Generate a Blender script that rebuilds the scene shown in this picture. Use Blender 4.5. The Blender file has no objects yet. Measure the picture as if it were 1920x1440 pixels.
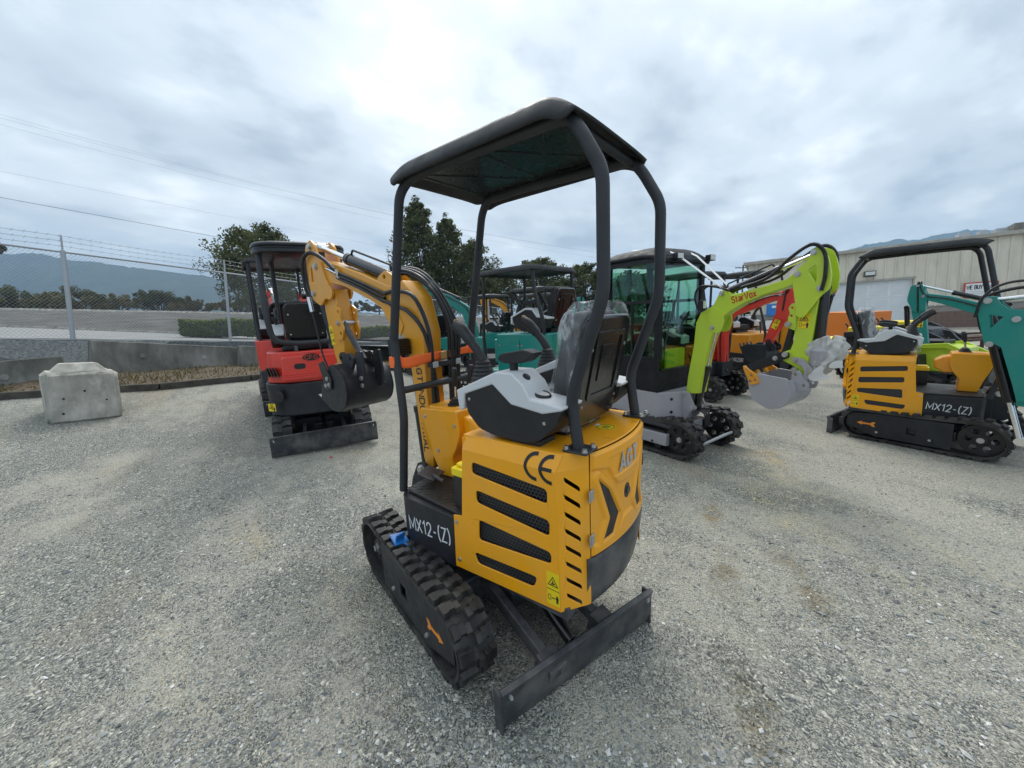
import bpy, bmesh, math, random
import numpy as np
from mathutils import Matrix, Vector
from mathutils.geometry import tessellate_polygon
S = bpy.context.scene
COL = S.collection
R = math.radians
random.seed(7)

# ---------------------------------------------------------------- camera
# World z is plumb. The gravel yard is a plane tilted about 5.5 degrees that carries the machines (matrix YARD).
CAM = Vector((-2.0581, 1.1359, 1.4649))
CR = Vector((-0.540206, -0.841354, -0.017381)); CU = Vector((0.066925, -0.063540, 0.995733)); CF = Vector((0.838868, -0.536737, -0.090633))
FPX = 720.6
cd = bpy.data.cameras.new('camera'); cam = bpy.data.objects.new('camera', cd); COL.objects.link(cam)
cd.sensor_width = 36.0; cd.lens = FPX / 1920 * 36.0; cd.clip_start = 0.05; cd.clip_end = 12000
cam.matrix_world = Matrix(((CR.x, CU.x, -CF.x, CAM.x), (CR.y, CU.y, -CF.y, CAM.y), (CR.z, CU.z, -CF.z, CAM.z), (0, 0, 0, 1)))
S.camera = cam
YARD = Matrix(((0.998328, 0.004434, -0.057637, 0), (0.0, 0.997054, 0.076709, 0), (0.057807, -0.076581, 0.995386, 0), (0, 0, 0, 1)))
def at(px, py, d):
    'survey point: direction of a photo pixel (1920x1440), d metres ahead'
    return CAM + d * (CF + CR * ((px - 960) / FPX) - CU * ((py - 720) / FPX))

# ---------------------------------------------------------------- world, sun, exposure
SUN_EL, SUN_AZ = R(58), math.atan2(CF.y, CF.x) + R(8)      # bright patch of cloud ahead of the camera, high
w = bpy.data.worlds.new('World'); S.world = w; w.use_nodes = True
nt = w.node_tree; nt.nodes.clear(); N = nt.nodes.new; LK = nt.links.new
out = N('ShaderNodeOutputWorld'); bg = N('ShaderNodeBackground'); LK(bg.outputs[0], out.inputs[0])
sky = N('ShaderNodeTexSky'); sky.sky_type = 'NISHITA'; sky.sun_disc = False
sky.sun_elevation = SUN_EL; sky.sun_rotation = math.pi / 2 - SUN_AZ
sky.air_density = 1.2; sky.dust_density = 3.0
skm = N('ShaderNodeMix'); skm.data_type = 'RGBA'; skm.blend_type = 'MULTIPLY'; skm.inputs[0].default_value = 1
LK(sky.outputs[0], skm.inputs[6]); skm.inputs[7].default_value = (0.085, 0.085, 0.085, 1)
tc = N('ShaderNodeTexCoord'); sp = N('ShaderNodeSeparateXYZ'); LK(tc.outputs['Generated'], sp.inputs[0])
def wm(op, a, b=None):
    n = N('ShaderNodeMath'); n.operation = op
    for i, q in enumerate((a, b)):
        if q is None: continue
        if isinstance(q, (int, float)): n.inputs[i].default_value = q
        else: LK(q, n.inputs[i])
    return n.outputs[0]
zc = wm('ADD', wm('MAXIMUM', sp.outputs[2], 0.0), 0.16)
cb = N('ShaderNodeCombineXYZ'); LK(wm('DIVIDE', sp.outputs[0], zc), cb.inputs[0]); LK(wm('DIVIDE', sp.outputs[1], zc), cb.inputs[1])
def wnoise(scale, detail, rough, dist, off):
    mp = N('ShaderNodeMapping'); mp.inputs['Location'].default_value = off; mp.inputs['Rotation'].default_value = (0, 0, R(25)); mp.inputs['Scale'].default_value = (1, 0.72, 1)
    LK(cb.outputs[0], mp.inputs[0])
    n = N('ShaderNodeTexNoise'); LK(mp.outputs[0], n.inputs['Vector'])
    n.inputs['Scale'].default_value = scale; n.inputs['Detail'].default_value = detail; n.inputs['Roughness'].default_value = rough; n.inputs['Distortion'].default_value = dist
    return n.outputs[0]
def wramp(v, stops):
    r = N('ShaderNodeValToRGB'); LK(v, r.inputs[0]); e = r.color_ramp.elements; r.color_ramp.interpolation = 'EASE'
    e[0].position, e[0].color = stops[0]; e[1].position, e[1].color = stops[-1]
    for p, c in stops[1:-1]: q = e.new(p); q.color = c
    return r.outputs[0]
c1 = wramp(wnoise(0.95, 4, 0.55, 0.0, (3.1, 1.7, 0)), [(0.30, (0.35, 0.39, 0.42, 1)), (0.46, (0.44, 0.48, 0.505, 1)), (0.58, (0.54, 0.575, 0.592, 1)), (0.78, (0.62, 0.64, 0.65, 1))])
c2 = wramp(wnoise(3.4, 5, 0.55, 0.0, (0.4, 5.2, 0)), [(0.30, (0.68, 0.71, 0.75, 1)), (0.50, (0.95, 0.955, 0.965, 1)), (0.70, (1.22, 1.20, 1.17, 1))])
mm = N('ShaderNodeMix'); mm.data_type = 'RGBA'; mm.blend_type = 'MULTIPLY'; mm.inputs[0].default_value = 1; LK(c1, mm.inputs[6]); LK(c2, mm.inputs[7])
mx = N('ShaderNodeMix'); mx.data_type = 'RGBA'; mx.inputs[0].default_value = 0.93      # nearly closed cloud over the clear sky
LK(skm.outputs[2], mx.inputs[6]); LK(mm.outputs[2], mx.inputs[7])
gr = wm('MULTIPLY_ADD', wm('MAXIMUM', sp.outputs[2], 0.0), 0.70); gr.node.inputs[2].default_value = 0.94     # overcast: brighter towards the zenith
vm = N('ShaderNodeVectorMath'); vm.operation = 'SCALE'; LK(mx.outputs[2], vm.inputs[0]); LK(gr, vm.inputs['Scale'])
LK(vm.outputs[0], bg.inputs[0]); bg.inputs[1].default_value = 1.0
sd = bpy.data.lights.new('sun', 'SUN'); sd.energy = 1.5; sd.angle = R(28); sd.color = (1.0, 0.97, 0.93)
sun = bpy.data.objects.new('sun', sd); COL.objects.link(sun)
sv = Vector((math.cos(SUN_EL) * math.cos(SUN_AZ), math.cos(SUN_EL) * math.sin(SUN_AZ), math.sin(SUN_EL)))
sun.rotation_euler = sv.to_track_quat('Z', 'Y').to_euler()
S.view_settings.view_transform = 'Standard'; S.view_settings.look = 'None'; S.view_settings.exposure = 0.70; S.view_settings.gamma = 1
S.render.engine = 'CYCLES'; S.cycles.max_bounces = 6; S.cycles.diffuse_bounces = 3; S.cycles.glossy_bounces = 3; S.cycles.transparent_max_bounces = 16; S.cycles.volume_bounces = 0
# ---------------------------------------------------------------- materials
MATS = {}
def nodes(name):
    m = bpy.data.materials.new(name); m.use_nodes = True; t = m.node_tree; p = t.nodes['Principled BSDF']; MATS[name] = m
    return m, t, p
def tnoise(t, scale, detail=4, rough=0.6, vec=None, obj=True):
    n = t.nodes.new('ShaderNodeTexNoise'); n.inputs['Scale'].default_value = scale; n.inputs['Detail'].default_value = detail; n.inputs['Roughness'].default_value = rough
    if vec is None:
        tc = t.nodes.new('ShaderNodeTexCoord'); vec = tc.outputs['Object' if obj else 'Generated']
    t.links.new(vec, n.inputs['Vector']); return n.outputs[0]
def tramp(t, v, stops):
    r = t.nodes.new('ShaderNodeValToRGB'); t.links.new(v, r.inputs[0]); e = r.color_ramp.elements
    e[0].position, e[0].color = stops[0]; e[1].position, e[1].color = stops[-1]
    for p, c in stops[1:-1]: q = e.new(p); q.color = c
    return r.outputs[0]
def tmix(t, f, a, b, mode='MIX'):
    n = t.nodes.new('ShaderNodeMix'); n.data_type = 'RGBA'; n.blend_type = mode
    for i, q in ((0, f), (6, a), (7, b)):
        if isinstance(q, (int, float)): n.inputs[i].default_value = q
        elif isinstance(q, tuple): n.inputs[i].default_value = q if len(q) == 4 else (*q, 1)
        else: t.links.new(q, n.inputs[i])
    return n.outputs[2]
def tbump(t, p, h, strength, dist):
    b = t.nodes.new('ShaderNodeBump'); b.inputs['Strength'].default_value = strength; b.inputs['Distance'].default_value = dist
    t.links.new(h, b.inputs['Height']); t.links.new(b.outputs[0], p.inputs['Normal'])
def paint(name, c, rough=0.38, coat=0.25, metal=0.0, dust=0.10, bump=0.0, bs=400, spec=0.5, dustc=(0.30, 0.28, 0.25)):
    m, t, p = nodes(name)
    tc = t.nodes.new('ShaderNodeTexCoord'); v = tc.outputs['Object']
    d = tramp(t, tnoise(t, 5, 6, 0.65, v), [(0.42, (0, 0, 0, 1)), (0.75, (dust, dust, dust, 1))])
    var = tmix(t, tnoise(t, 2.3, 3, 0.5, v), tuple(x * 0.93 for x in c), tuple(min(1, x * 1.06) for x in c))
    t.links.new(tmix(t, d, var, dustc), p.inputs['Base Color'])
    rr = tramp(t, tnoise(t, 14, 5, 0.6, v), [(0.3, (rough * 0.8,) * 3 + (1,)), (0.7, (min(1, rough * 1.3),) * 3 + (1,))])
    t.links.new(rr, p.inputs['Roughness'])
    p.inputs['Metallic'].default_value = metal; p.inputs['Coat Weight'].default_value = coat; p.inputs['Coat Roughness'].default_value = 0.12; p.inputs['Specular IOR Level'].default_value = spec
    if bump: tbump(t, p, tnoise(t, bs, 2, 0.5, v), bump, 0.002)
    return m
paint('yellow', (0.92, 0.385, 0.004), 0.32, 0.22, spec=0.4, bump=0.08, bs=250, dust=0.16, dustc=(0.42, 0.33, 0.20))
paint('gold', (0.76, 0.335, 0.016), 0.34, 0.35)
paint('amber', (0.76, 0.31, 0.010), 0.4)
paint('teal', (0.0, 0.23, 0.19), 0.36, 0.3)
paint('red', (0.70, 0.034, 0.016), 0.34, 0.35)
paint('lime', (0.50, 0.66, 0.030), 0.38, 0.3)
paint('orange', (0.72, 0.19, 0.01), 0.4)
paint('graphite', (0.014, 0.0155, 0.020), 0.45, 0.05, spec=0.4, bump=0.1, bs=300, dust=0.06)
paint('post', (0.027, 0.029, 0.034), 0.48, 0.05, dust=0.05, spec=0.35)
paint('cab_paint', (0.012, 0.013, 0.016), 0.55, 0.0, dust=0.05, spec=0.22)
paint('mesh_grey', (0.060, 0.062, 0.066), 0.5, 0.0)
paint('slate', (0.038, 0.040, 0.047), 0.46, 0.05, spec=0.4, dust=0.45, bump=0.1, bs=300)
paint('black', (0.008, 0.008, 0.009), 0.38, 0.1, dust=0.03)
paint('gloss_black', (0.006, 0.006, 0.007), 0.22, 0.25, dust=0.015)
paint('plastic', (0.011, 0.011, 0.012), 0.5, 0.0, dust=0.05, bump=0.25, bs=900)
paint('plastic_roof', (0.020, 0.021, 0.023), 0.5, 0.0, spec=0.4, dust=0.10, bump=0.3, bs=700)
paint('lining', (0.006, 0.007, 0.007), 0.27, 0.0, dust=0.02, spec=0.45)
paint('grey_shell', (0.62, 0.63, 0.64), 0.45, 0.0, dust=0.05, bump=0.2, bs=900)
paint('silver_grey', (0.36, 0.35, 0.37), 0.42, 0.15, dust=0.15)
paint('rubber', (0.014, 0.0135, 0.013), 0.52, 0.0, dust=0.55, bump=0.4, bs=120, dustc=(0.15, 0.142, 0.125))
paint('hose', (0.010, 0.010, 0.011), 0.42, 0.0, dust=0.04, bump=0.3, bs=200)
paint('steel', (0.55, 0.55, 0.54), 0.32, 0.0, metal=0.9, dust=0.08)
paint('chrome', (0.80, 0.80, 0.80), 0.14, 0.0, metal=1.0, dust=0.0)
paint('galv', (0.42, 0.44, 0.46), 0.5, 0.0, metal=0.35, dust=0.15)
paint('decal_yellow', (0.85, 0.62, 0.005), 0.4, 0.1, dust=0.02)
paint('decal_black', (0.012, 0.012, 0.013), 0.45, 0.0, dust=0.0)
paint('decal_grey', (0.42, 0.42, 0.42), 0.45, 0.0, dust=0.0)
paint('decal_dark', (0.028, 0.025, 0.02), 0.5, 0.0, dust=0.0)
paint('decal_white', (0.72, 0.73, 0.74), 0.45, 0.0, dust=0.0)
paint('decal_orange', (0.85, 0.27, 0.03), 0.45, 0.0, dust=0.03)
paint('decal_red', (0.50, 0.045, 0.01), 0.45, 0.0, dust=0.0)
paint('mat_rubber', (0.020, 0.019, 0.018), 0.5, 0.0, dust=0.15, dustc=(0.12, 0.11, 0.10))
paint('yellow_plastic', (0.86, 0.66, 0.006), 0.35, 0.1, dust=0.02)
paint('blue_plastic', (0.01, 0.16, 0.48), 0.35, 0.1, dust=0.05)
paint('orange_strap', (1.0, 0.17, 0.03), 0.7, 0.0, dust=0.0, bump=0.5, bs=160)
paint('brass', (0.42, 0.25, 0.09), 0.4, 0.0, metal=0.7)
paint('rust', (0.07, 0.032, 0.020), 0.8, 0.0, dust=0.3)
paint('white_paint', (0.72, 0.72, 0.71), 0.45, 0.05)
paint('bark', (0.060, 0.048, 0.038), 0.9, 0.0, dust=0.3)
paint('wire', (0.30, 0.31, 0.32), 0.5, 0.0, metal=0.4)
paint('cable', (0.02, 0.02, 0.022), 0.7, 0.0)
paint('lamp_lens', (0.62, 0.62, 0.58), 0.15, 0.3, dust=0.0)
paint('red_light', (0.45, 0.01, 0.008), 0.2, 0.5, dust=0.0)
def glass(name, tint, refl=0.12):
    m, t, p = nodes(name); t.nodes.remove(p); o = t.nodes['Material Output']
    tr = t.nodes.new('ShaderNodeBsdfTransparent'); tr.inputs[0].default_value = (*tint, 1)
    gl = t.nodes.new('ShaderNodeBsdfGlossy'); gl.inputs['Roughness'].default_value = 0.02; gl.inputs[0].default_value = (0.9, 0.95, 0.92, 1)
    mxs = t.nodes.new('ShaderNodeMixShader'); mxs.inputs[0].default_value = refl; t.links.new(tr.outputs[0], mxs.inputs[1]); t.links.new(gl.outputs[0], mxs.inputs[2]); t.links.new(mxs.outputs[0], o.inputs[0])
    return m
glass('green_glass', (0.66, 0.83, 0.71), 0.05)
glass('front_glass', (0.74, 0.89, 0.80), 0.09)
glass('clear_glass', (0.85, 0.9, 0.9), 0.05)
def film(name, alpha, c, sc=10):
    m, t, p = nodes(name); tc = t.nodes.new('ShaderNodeTexCoord'); v = tc.outputs['Object']
    p.inputs['Base Color'].default_value = (*c, 1); p.inputs['Roughness'].default_value = 0.22; p.inputs['Specular IOR Level'].default_value = 0.8
    mp = t.nodes.new('ShaderNodeMapping'); mp.inputs['Scale'].default_value = (1, 1, 0.35); t.links.new(v, mp.inputs[0])
    n = tnoise(t, sc, 4, 0.55, mp.outputs[0])
    t.links.new(tramp(t, n, [(0.38, (alpha * 0.25,) * 3 + (1,)), (0.52, (alpha * 0.7,) * 3 + (1,)), (0.60, (min(1, alpha * 2.4),) * 3 + (1,)), (0.66, (alpha,) * 3 + (1,))]), p.inputs['Alpha'])
    tbump(t, p, n, 1.0, 0.02)
    return m
film('film', 0.24, (0.74, 0.76, 0.78), 11)
paint('wrap', (0.52, 0.505, 0.47), 0.32, 0.2, dust=0.25, bump=0.6, bs=30)
MATS['wrap'].node_tree.nodes['Principled BSDF'].inputs['Alpha'].default_value = 0.93

def hexmat():
    m, t, p = nodes('hexmesh'); tc = t.nodes.new('ShaderNodeTexCoord')
    v = t.nodes.new('ShaderNodeTexVoronoi'); v.inputs['Scale'].default_value = 95; v.inputs['Randomness'].default_value = 0.12; t.links.new(tc.outputs['Object'], v.inputs['Vector'])
    t.links.new(tramp(t, v.outputs['Distance'], [(0.30, (0.002, 0.002, 0.002, 1)), (0.45, (0.03, 0.031, 0.035, 1))]), p.inputs['Base Color']); p.inputs['Roughness'].default_value = 0.5
    tbump(t, p, v.outputs['Distance'], 0.6, 0.004)
hexmat()
# ---------------------------------------------------------------- mesh builder
def fillet(pts, r, n=5, closed=False):
    'round the corners of a polyline (2D or 3D)'
    P = [Vector(p) for p in pts]; o = []
    k = len(P)
    for i in range(k):
        if not closed and i in (0, k - 1): o.append(P[i]); continue
        a, b, c = P[i - 1], P[i], P[(i + 1) % k]
        rr = r[i] if isinstance(r, (list, tuple)) else r
        u = (a - b); v = (c - b)
        d = min(rr, u.length * 0.48, v.length * 0.48)
        if d < 1e-5: o.append(b); continue
        s, e = b + u.normalized() * d, b + v.normalized() * d
        for j in range(n + 1):
            q = j / n; o.append(s * (1 - q) ** 2 + b * 2 * q * (1 - q) + e * q * q)
    return o
def strip2d(pts, wid):
    'outline of a thick 2D polyline; wid = half width at each point'
    P = [Vector((p[0], p[1])) for p in pts]; lf, rt = [], []
    for i, p in enumerate(P):
        d = (P[min(i + 1, len(P) - 1)] - P[max(i - 1, 0)]).normalized(); nrm = Vector((-d.y, d.x))
        lf.append(p + nrm * wid[i]); rt.append(p - nrm * wid[i])
    return lf + rt[::-1]
def circ2d(cx, cy, r, n=16): return [(cx + r * math.cos(2 * math.pi * i / n), cy + r * math.sin(2 * math.pi * i / n)) for i in range(n)]
def slot2d(q, r, n=4): return [(v.x, v.y) for v in fillet([Vector((a, b, 0)) for a, b in q], r, n, True)]
PL = {'xz': lambda a, b, c: (a, c, b), 'yz': lambda a, b, c: (c, a, b), 'xy': lambda a, b, c: (a, b, c)}
class MB:
    def __init__(s): s.v = []; s.f = []
    def add(s, vs, fs, M=None):
        o = len(s.v)
        s.v += [tuple(M @ Vector(p)) if M else tuple(p) for p in vs]; s.f += [[i + o for i in f] for f in fs]; return s
    def box(s, x0, x1, y0, y1, z0, z1, M=None):
        v = [(x, y, z) for z in (z0, z1) for y in (y0, y1) for x in (x0, x1)]
        return s.add(v, [(0, 2, 3, 1), (4, 5, 7, 6), (0, 1, 5, 4), (2, 6, 7, 3), (0, 4, 6, 2), (1, 3, 7, 5)], M)
    def plate(s, outer, holes, plane, a, b, M=None):
        fn = PL[plane]; loops = [[(p[0], p[1]) for p in l] for l in [outer] + list(holes)]
        flat = [p for l in loops for p in l]; n = len(flat)
        tri = tessellate_polygon([[Vector((p[0], p[1], 0)) for p in l] for l in loops])
        vs = [fn(p[0], p[1], a) for p in flat] + [fn(p[0], p[1], b) for p in flat]
        fs = [tuple(t) for t in tri] + [tuple(i + n for i in reversed(t)) for t in tri]; o = 0
        for l in loops:
            k = len(l)
            for i in range(k): j = (i + 1) % k; fs.append((o + i, o + j, o + j + n, o + i + n))
            o += k
        return s.add(vs, fs, M)
    def prism(s, poly, plane, a, b, M=None):
        fn = PL[plane]; n = len(poly)
        vs = [fn(p[0], p[1], a) for p in poly] + [fn(p[0], p[1], b) for p in poly]
        return s.add(vs, [tuple(range(n)), tuple(range(2 * n - 1, n - 1, -1))] + [(i, (i + 1) % n, (i + 1) % n + n, i + n) for i in range(n)], M)
    def tube(s, path, r, n=8, closed=False, caps=True, M=None, flat=1.0):
        P = [Vector(p) for p in path]; k = len(P); vs = []; fs = []; up = None
        for i in range(k):
            d = (P[(i + 1) % k if closed else min(i + 1, k - 1)] - P[i - 1 if (closed or i) else 0]).normalized()
            if up is None: up = Vector((0, 0, 1)) if abs(d.z) < 0.9 else Vector((1, 0, 0))
            u = d.cross(up)
            if u.length < 1e-6: u = d.orthogonal()
            u.normalize(); up = u.cross(d).normalized(); rr = r[i] if isinstance(r, (list, tuple)) else r
            for j in range(n):
                t = 2 * math.pi * j / n; vs.append(P[i] + u * rr * math.cos(t) + up * rr * flat * math.sin(t))
        for i in range(k if closed else k - 1):
            for j in range(n):
                a = i * n + j; b = i * n + (j + 1) % n; c = ((i + 1) % k) * n
                fs.append((a, b, c + (j + 1) % n, c + j))
        if caps and not closed: fs += [tuple(range(n - 1, -1, -1)), tuple((k - 1) * n + j for j in range(n))]
        return s.add(vs, fs, M)
    def cyl(s, a, b, r, n=14, r2=None, M=None): return s.tube([a, b], [r, r if r2 is None else r2], n, M=M)
    def grid(s, fn, nu, nv, M=None, closeu=False):
        vs = [fn(i / nu, j / nv) for j in range(nv + 1) for i in range(nu + (0 if closeu else 1))]; w_ = nu if closeu else nu + 1; fs = []
        for j in range(nv):
            for i in range(nu): a = j * w_ + i; b = j * w_ + (i + 1) % w_; fs.append((a, b, b + w_, a + w_))
        return s.add(vs, fs, M)
    def lathe(s, prof, n=20, M=None):
        'prof = (r, z) around local z'
        k = len(prof); vs = [(r * math.cos(2 * math.pi * j / n), r * math.sin(2 * math.pi * j / n), z) for r, z in prof for j in range(n)]; fs = []
        for i in range(k - 1):
            for j in range(n): fs.append((i * n + j, i * n + (j + 1) % n, (i + 1) * n + (j + 1) % n, (i + 1) * n + j))
        fs += [tuple(range(n - 1, -1, -1)), tuple((k - 1) * n + j for j in range(n))]
        return s.add(vs, fs, M)
    def mesh(s, name, mat, ang=35):
        me = bpy.data.meshes.new(name); me.from_pydata(s.v, [], s.f); me.validate(verbose=False)
        bm = bmesh.new(); bm.from_mesh(me); bmesh.ops.recalc_face_normals(bm, faces=bm.faces); bm.to_mesh(me); bm.free()
        me.materials.append(MATS[mat] if isinstance(mat, str) else mat)
        if ang: me.polygons.foreach_set('use_smooth', [True] * len(me.polygons)); me.set_sharp_from_angle(angle=R(ang))
        me.update(); return me
    def build(s, name, mat, parent=None, M=None, bevel=0, seg=2, ang=35, solid=0):
        o = bpy.data.objects.new(name, s.mesh(name, mat, ang)); COL.objects.link(o)
        if parent: o.parent = parent
        if M is not None: o.matrix_basis = M
        if solid: m = o.modifiers.new('thickness', 'SOLIDIFY'); m.thickness = solid; m.offset = 0
        if bevel: m = o.modifiers.new('edge', 'BEVEL'); m.width = bevel; m.segments = seg; m.limit_method = 'ANGLE'; m.angle_limit = R(40); m.harden_normals = False
        return o
def tag(o, label, cat, group=None, kind=None):
    if label: o['label'] = label
    if cat: o['category'] = cat
    if group: o['group'] = group
    if kind: o['kind'] = kind
    return o
def thing(name, label, cat, M=None, group=None):
    o = bpy.data.objects.new(name, None); COL.objects.link(o); o.empty_display_size = 0.2
    if M is not None: o.matrix_world = M
    return tag(o, label, cat, group)
def struct(o): o['kind'] = 'structure'; return o
def link(name, me, parent=None, M=None):
    o = bpy.data.objects.new(name, me); COL.objects.link(o)
    if parent: o.parent = parent
    if M is not None: o.matrix_basis = M
    return o
def TR(x, y, z): return Matrix.Translation((x, y, z))
def RX(a): return Matrix.Rotation(a, 4, 'X')
def RY(a): return Matrix.Rotation(a, 4, 'Y')
def RZ(a): return Matrix.Rotation(a, 4, 'Z')
def SC(s): return Matrix.Scale(s, 4)
def basis(o, ex, ey):
    ex = Vector(ex).normalized(); ez = ex.cross(Vector(ey)).normalized(); ey = ez.cross(ex)
    return Matrix(((ex.x, ey.x, ez.x, o[0]), (ex.y, ey.y, ez.y, o[1]), (ex.z, ey.z, ez.z, o[2]), (0, 0, 0, 1)))
GL = {  # plain sans capitals as centre-line strokes: width, strokes
 'M': (.86, [[(0,0),(0,1),(.43,.22),(.86,1),(.86,0)]]), 'X': (.70, [[(0,0),(.70,1)],[(0,1),(.70,0)]]), '1': (.34, [[(0,.76),(.26,1),(.26,0)]]),
 '2': (.60, [[(.02,.74),(.07,.90),(.19,.99),(.31,1),(.45,.98),(.55,.88),(.58,.74),(.54,.58),(.02,0),(.62,0)]]), '-': (.46, [[(.06,.42),(.40,.42)]]),
 '(': (.26, [[(.26,1.12),(.12,.90),(.06,.66),(.06,.34),(.12,.10),(.26,-.12)]]), ')': (.26, [[(0,1.12),(.14,.90),(.20,.66),(.20,.34),(.14,.10),(0,-.12)]]),
 'Z': (.62, [[(0,1),(.60,1),(0,0),(.63,0)]]), 'A': (.74, [[(0,0),(.37,1),(.74,0)],[(.15,.32),(.59,.32)]]), 'T': (.64, [[(0,1),(.64,1)],[(.32,1),(.32,0)]]),
 'G': (.70, [[(.66,.78),(.57,.92),(.36,1),(.14,.90),(.02,.66),(.02,.34),(.14,.10),(.36,0),(.58,.08),(.67,.22),(.67,.46),(.38,.46)]]), '.': (.2, [[(.06,.45),(.15,.45)]]), ' ': (.3, []),
 'I': (.14, [[(.07,0),(.07,1)]]), 'N': (.66, [[(0,0),(0,1),(.66,0),(.66,1)]]), 'D': (.66, [[(0,0),(0,1),(.30,1),(.52,.90),(.63,.66),(.63,.34),(.52,.10),(.30,0),(0,0)]]),
 'U': (.64, [[(0,1),(0,.30),(.09,.08),(.32,0),(.55,.08),(.64,.30),(.64,1)]]), 'S': (.58, [[(.56,.80),(.48,.95),(.29,1),(.10,.95),(.02,.77),(.09,.60),(.29,.52),(.50,.44),(.57,.24),(.48,.06),(.29,0),(.09,.06),(0,.22)]]),
 'R': (.64, [[(0,0),(0,1),(.38,1),(.56,.93),(.61,.75),(.55,.56),(.36,.49),(0,.49)],[(.34,.49),(.64,0)]]), 'L': (.54, [[(0,1),(0,0),(.54,0)]]), 'C': (.66, [[(.64,.78),(.55,.93),(.36,1),(.14,.90),(.02,.66),(.02,.34),(.14,.10),(.36,0),(.55,.07),(.64,.22)]]),
 'F': (.54, [[(0,0),(0,1),(.54,1)],[(0,.52),(.46,.52)]]), 'V': (.72, [[(0,1),(.36,0),(.72,1)]]), 'W': (1.0, [[(0,1),(.24,0),(.5,.86),(.76,0),(1,1)]]), 'E': (.56, [[(.56,1),(0,1),(0,0),(.56,0)],[(0,.52),(.50,.52)]]),
 'B': (.62, [[(0,0),(0,1),(.36,1),(.54,.92),(.57,.75),(.50,.58),(.34,.52),(0,.52)],[(.34,.52),(.54,.44),(.61,.26),(.54,.07),(.36,0),(0,0)]]), 'Y': (.68, [[(0,1),(.34,.46),(.68,1)],[(.34,.46),(.34,0)]]), 'K': (.66, [[(0,0),(0,1)],[(.62,1),(.02,.40)],[(.20,.56),(.66,0)]]),
 '0': (.60, [[(.30,1),(.10,.92),(.02,.66),(.02,.34),(.10,.08),(.30,0),(.50,.08),(.58,.34),(.58,.66),(.50,.92),(.30,1)]]), '5': (.58, [[(.54,1),(.10,1),(.05,.54),(.28,.62),(.48,.56),(.57,.34),(.50,.10),(.28,0),(.08,.06),(0,.20)]]),
 't': (.34, [[(.14,.92),(.14,.12),(.22,.02),(.34,.02)],[(0,.68),(.34,.68)]]), 'a': (.50, [[(.05,.60),(.22,.70),(.40,.66),(.46,.52),(.46,0)],[(.46,.40),(.20,.38),(.04,.26),(.06,.08),(.22,0),(.40,.08),(.46,.20)]]), 'r': (.34, [[(0,0),(0,.70)],[(0,.46),(.12,.66),(.34,.70)]]),
 'o': (.54, [[(.27,.70),(.09,.64),(.02,.46),(.02,.24),(.09,.06),(.27,0),(.45,.06),(.52,.24),(.52,.46),(.45,.64),(.27,.70)]]), 'x': (.50, [[(0,0),(.50,.70)],[(0,.70),(.50,0)]]) }
def text(name, body, size, mat, parent, M, bold=0.0, width=None, weight=0.15):
    'flat printed lettering as a thin mesh; local x runs along the line, local z out of the surface; size = cap height'
    k = MB(); x = 0.0; gap = 0.24; hw = weight / 2; n_ = 0; tot = sum(GL[c][0] + gap for c in body) - gap; sx = (width / tot) if width else size
    for c in body:
        w_, st = GL[c]
        for s in st:
            P = [Vector(((x + a) * sx - tot * sx / 2, (b - 0.5) * size)) for a, b in s]; closed = (P[0] - P[-1]).length < 1e-6; h = hw * (sx + size) / 2; lf, rt = [], []; m = len(P)
            for i, p in enumerate(P):
                a = P[i - 1] if i else (P[-2] if closed else None); b = P[i + 1] if i < m - 1 else (P[1] if closed else None)
                d0 = (p - a).normalized() if a is not None else (b - p).normalized(); d1 = (b - p).normalized() if b is not None else d0
                n0 = Vector((-d0.y, d0.x)); n1 = Vector((-d1.y, d1.x)); nn = (n0 + n1); nn = nn.normalized() if nn.length > 1e-6 else n0; q = min(2.2, 1 / max(0.3, nn.dot(n0)))
                e = Vector((0, 0)) if (closed or 0 < i < m - 1) else (d0 if i else -d1) * h * 0.0
                lf.append(p + nn * h * q + e); rt.append(p - nn * h * q + e)
            z = 0.0004 + 0.0002 * (n_ % 3); n_ += 1; o = len(k.v); k.v += [(q.x, q.y, z) for q in lf] + [(q.x, q.y, z) for q in rt]; k.f += [[o + i, o + i + 1, o + m + i + 1, o + m + i] for i in range(m - 1)]
        x += w_ + gap
    me = bpy.data.meshes.new(name); me.from_pydata(k.v, [], k.f)
    bm = bmesh.new(); bm.from_mesh(me)
    for f in bm.faces:
        f.normal_update()
        if f.normal.z < 0: f.normal_flip()
    bm.to_mesh(me); bm.free(); me.materials.append(MATS[mat]); return link(name, me, parent, M)
def hexbolt(name, parent, p, d, r=0.009, h=0.007, mat='steel'):
    d = Vector(d).normalized(); p = Vector(p); b = MB()
    b.cyl(p, p + d * h * 0.3, r * 1.3, 12); b.cyl(p + d * h * 0.3, p + d * h, r, 6)
    return b.build(name, mat, parent)
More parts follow.
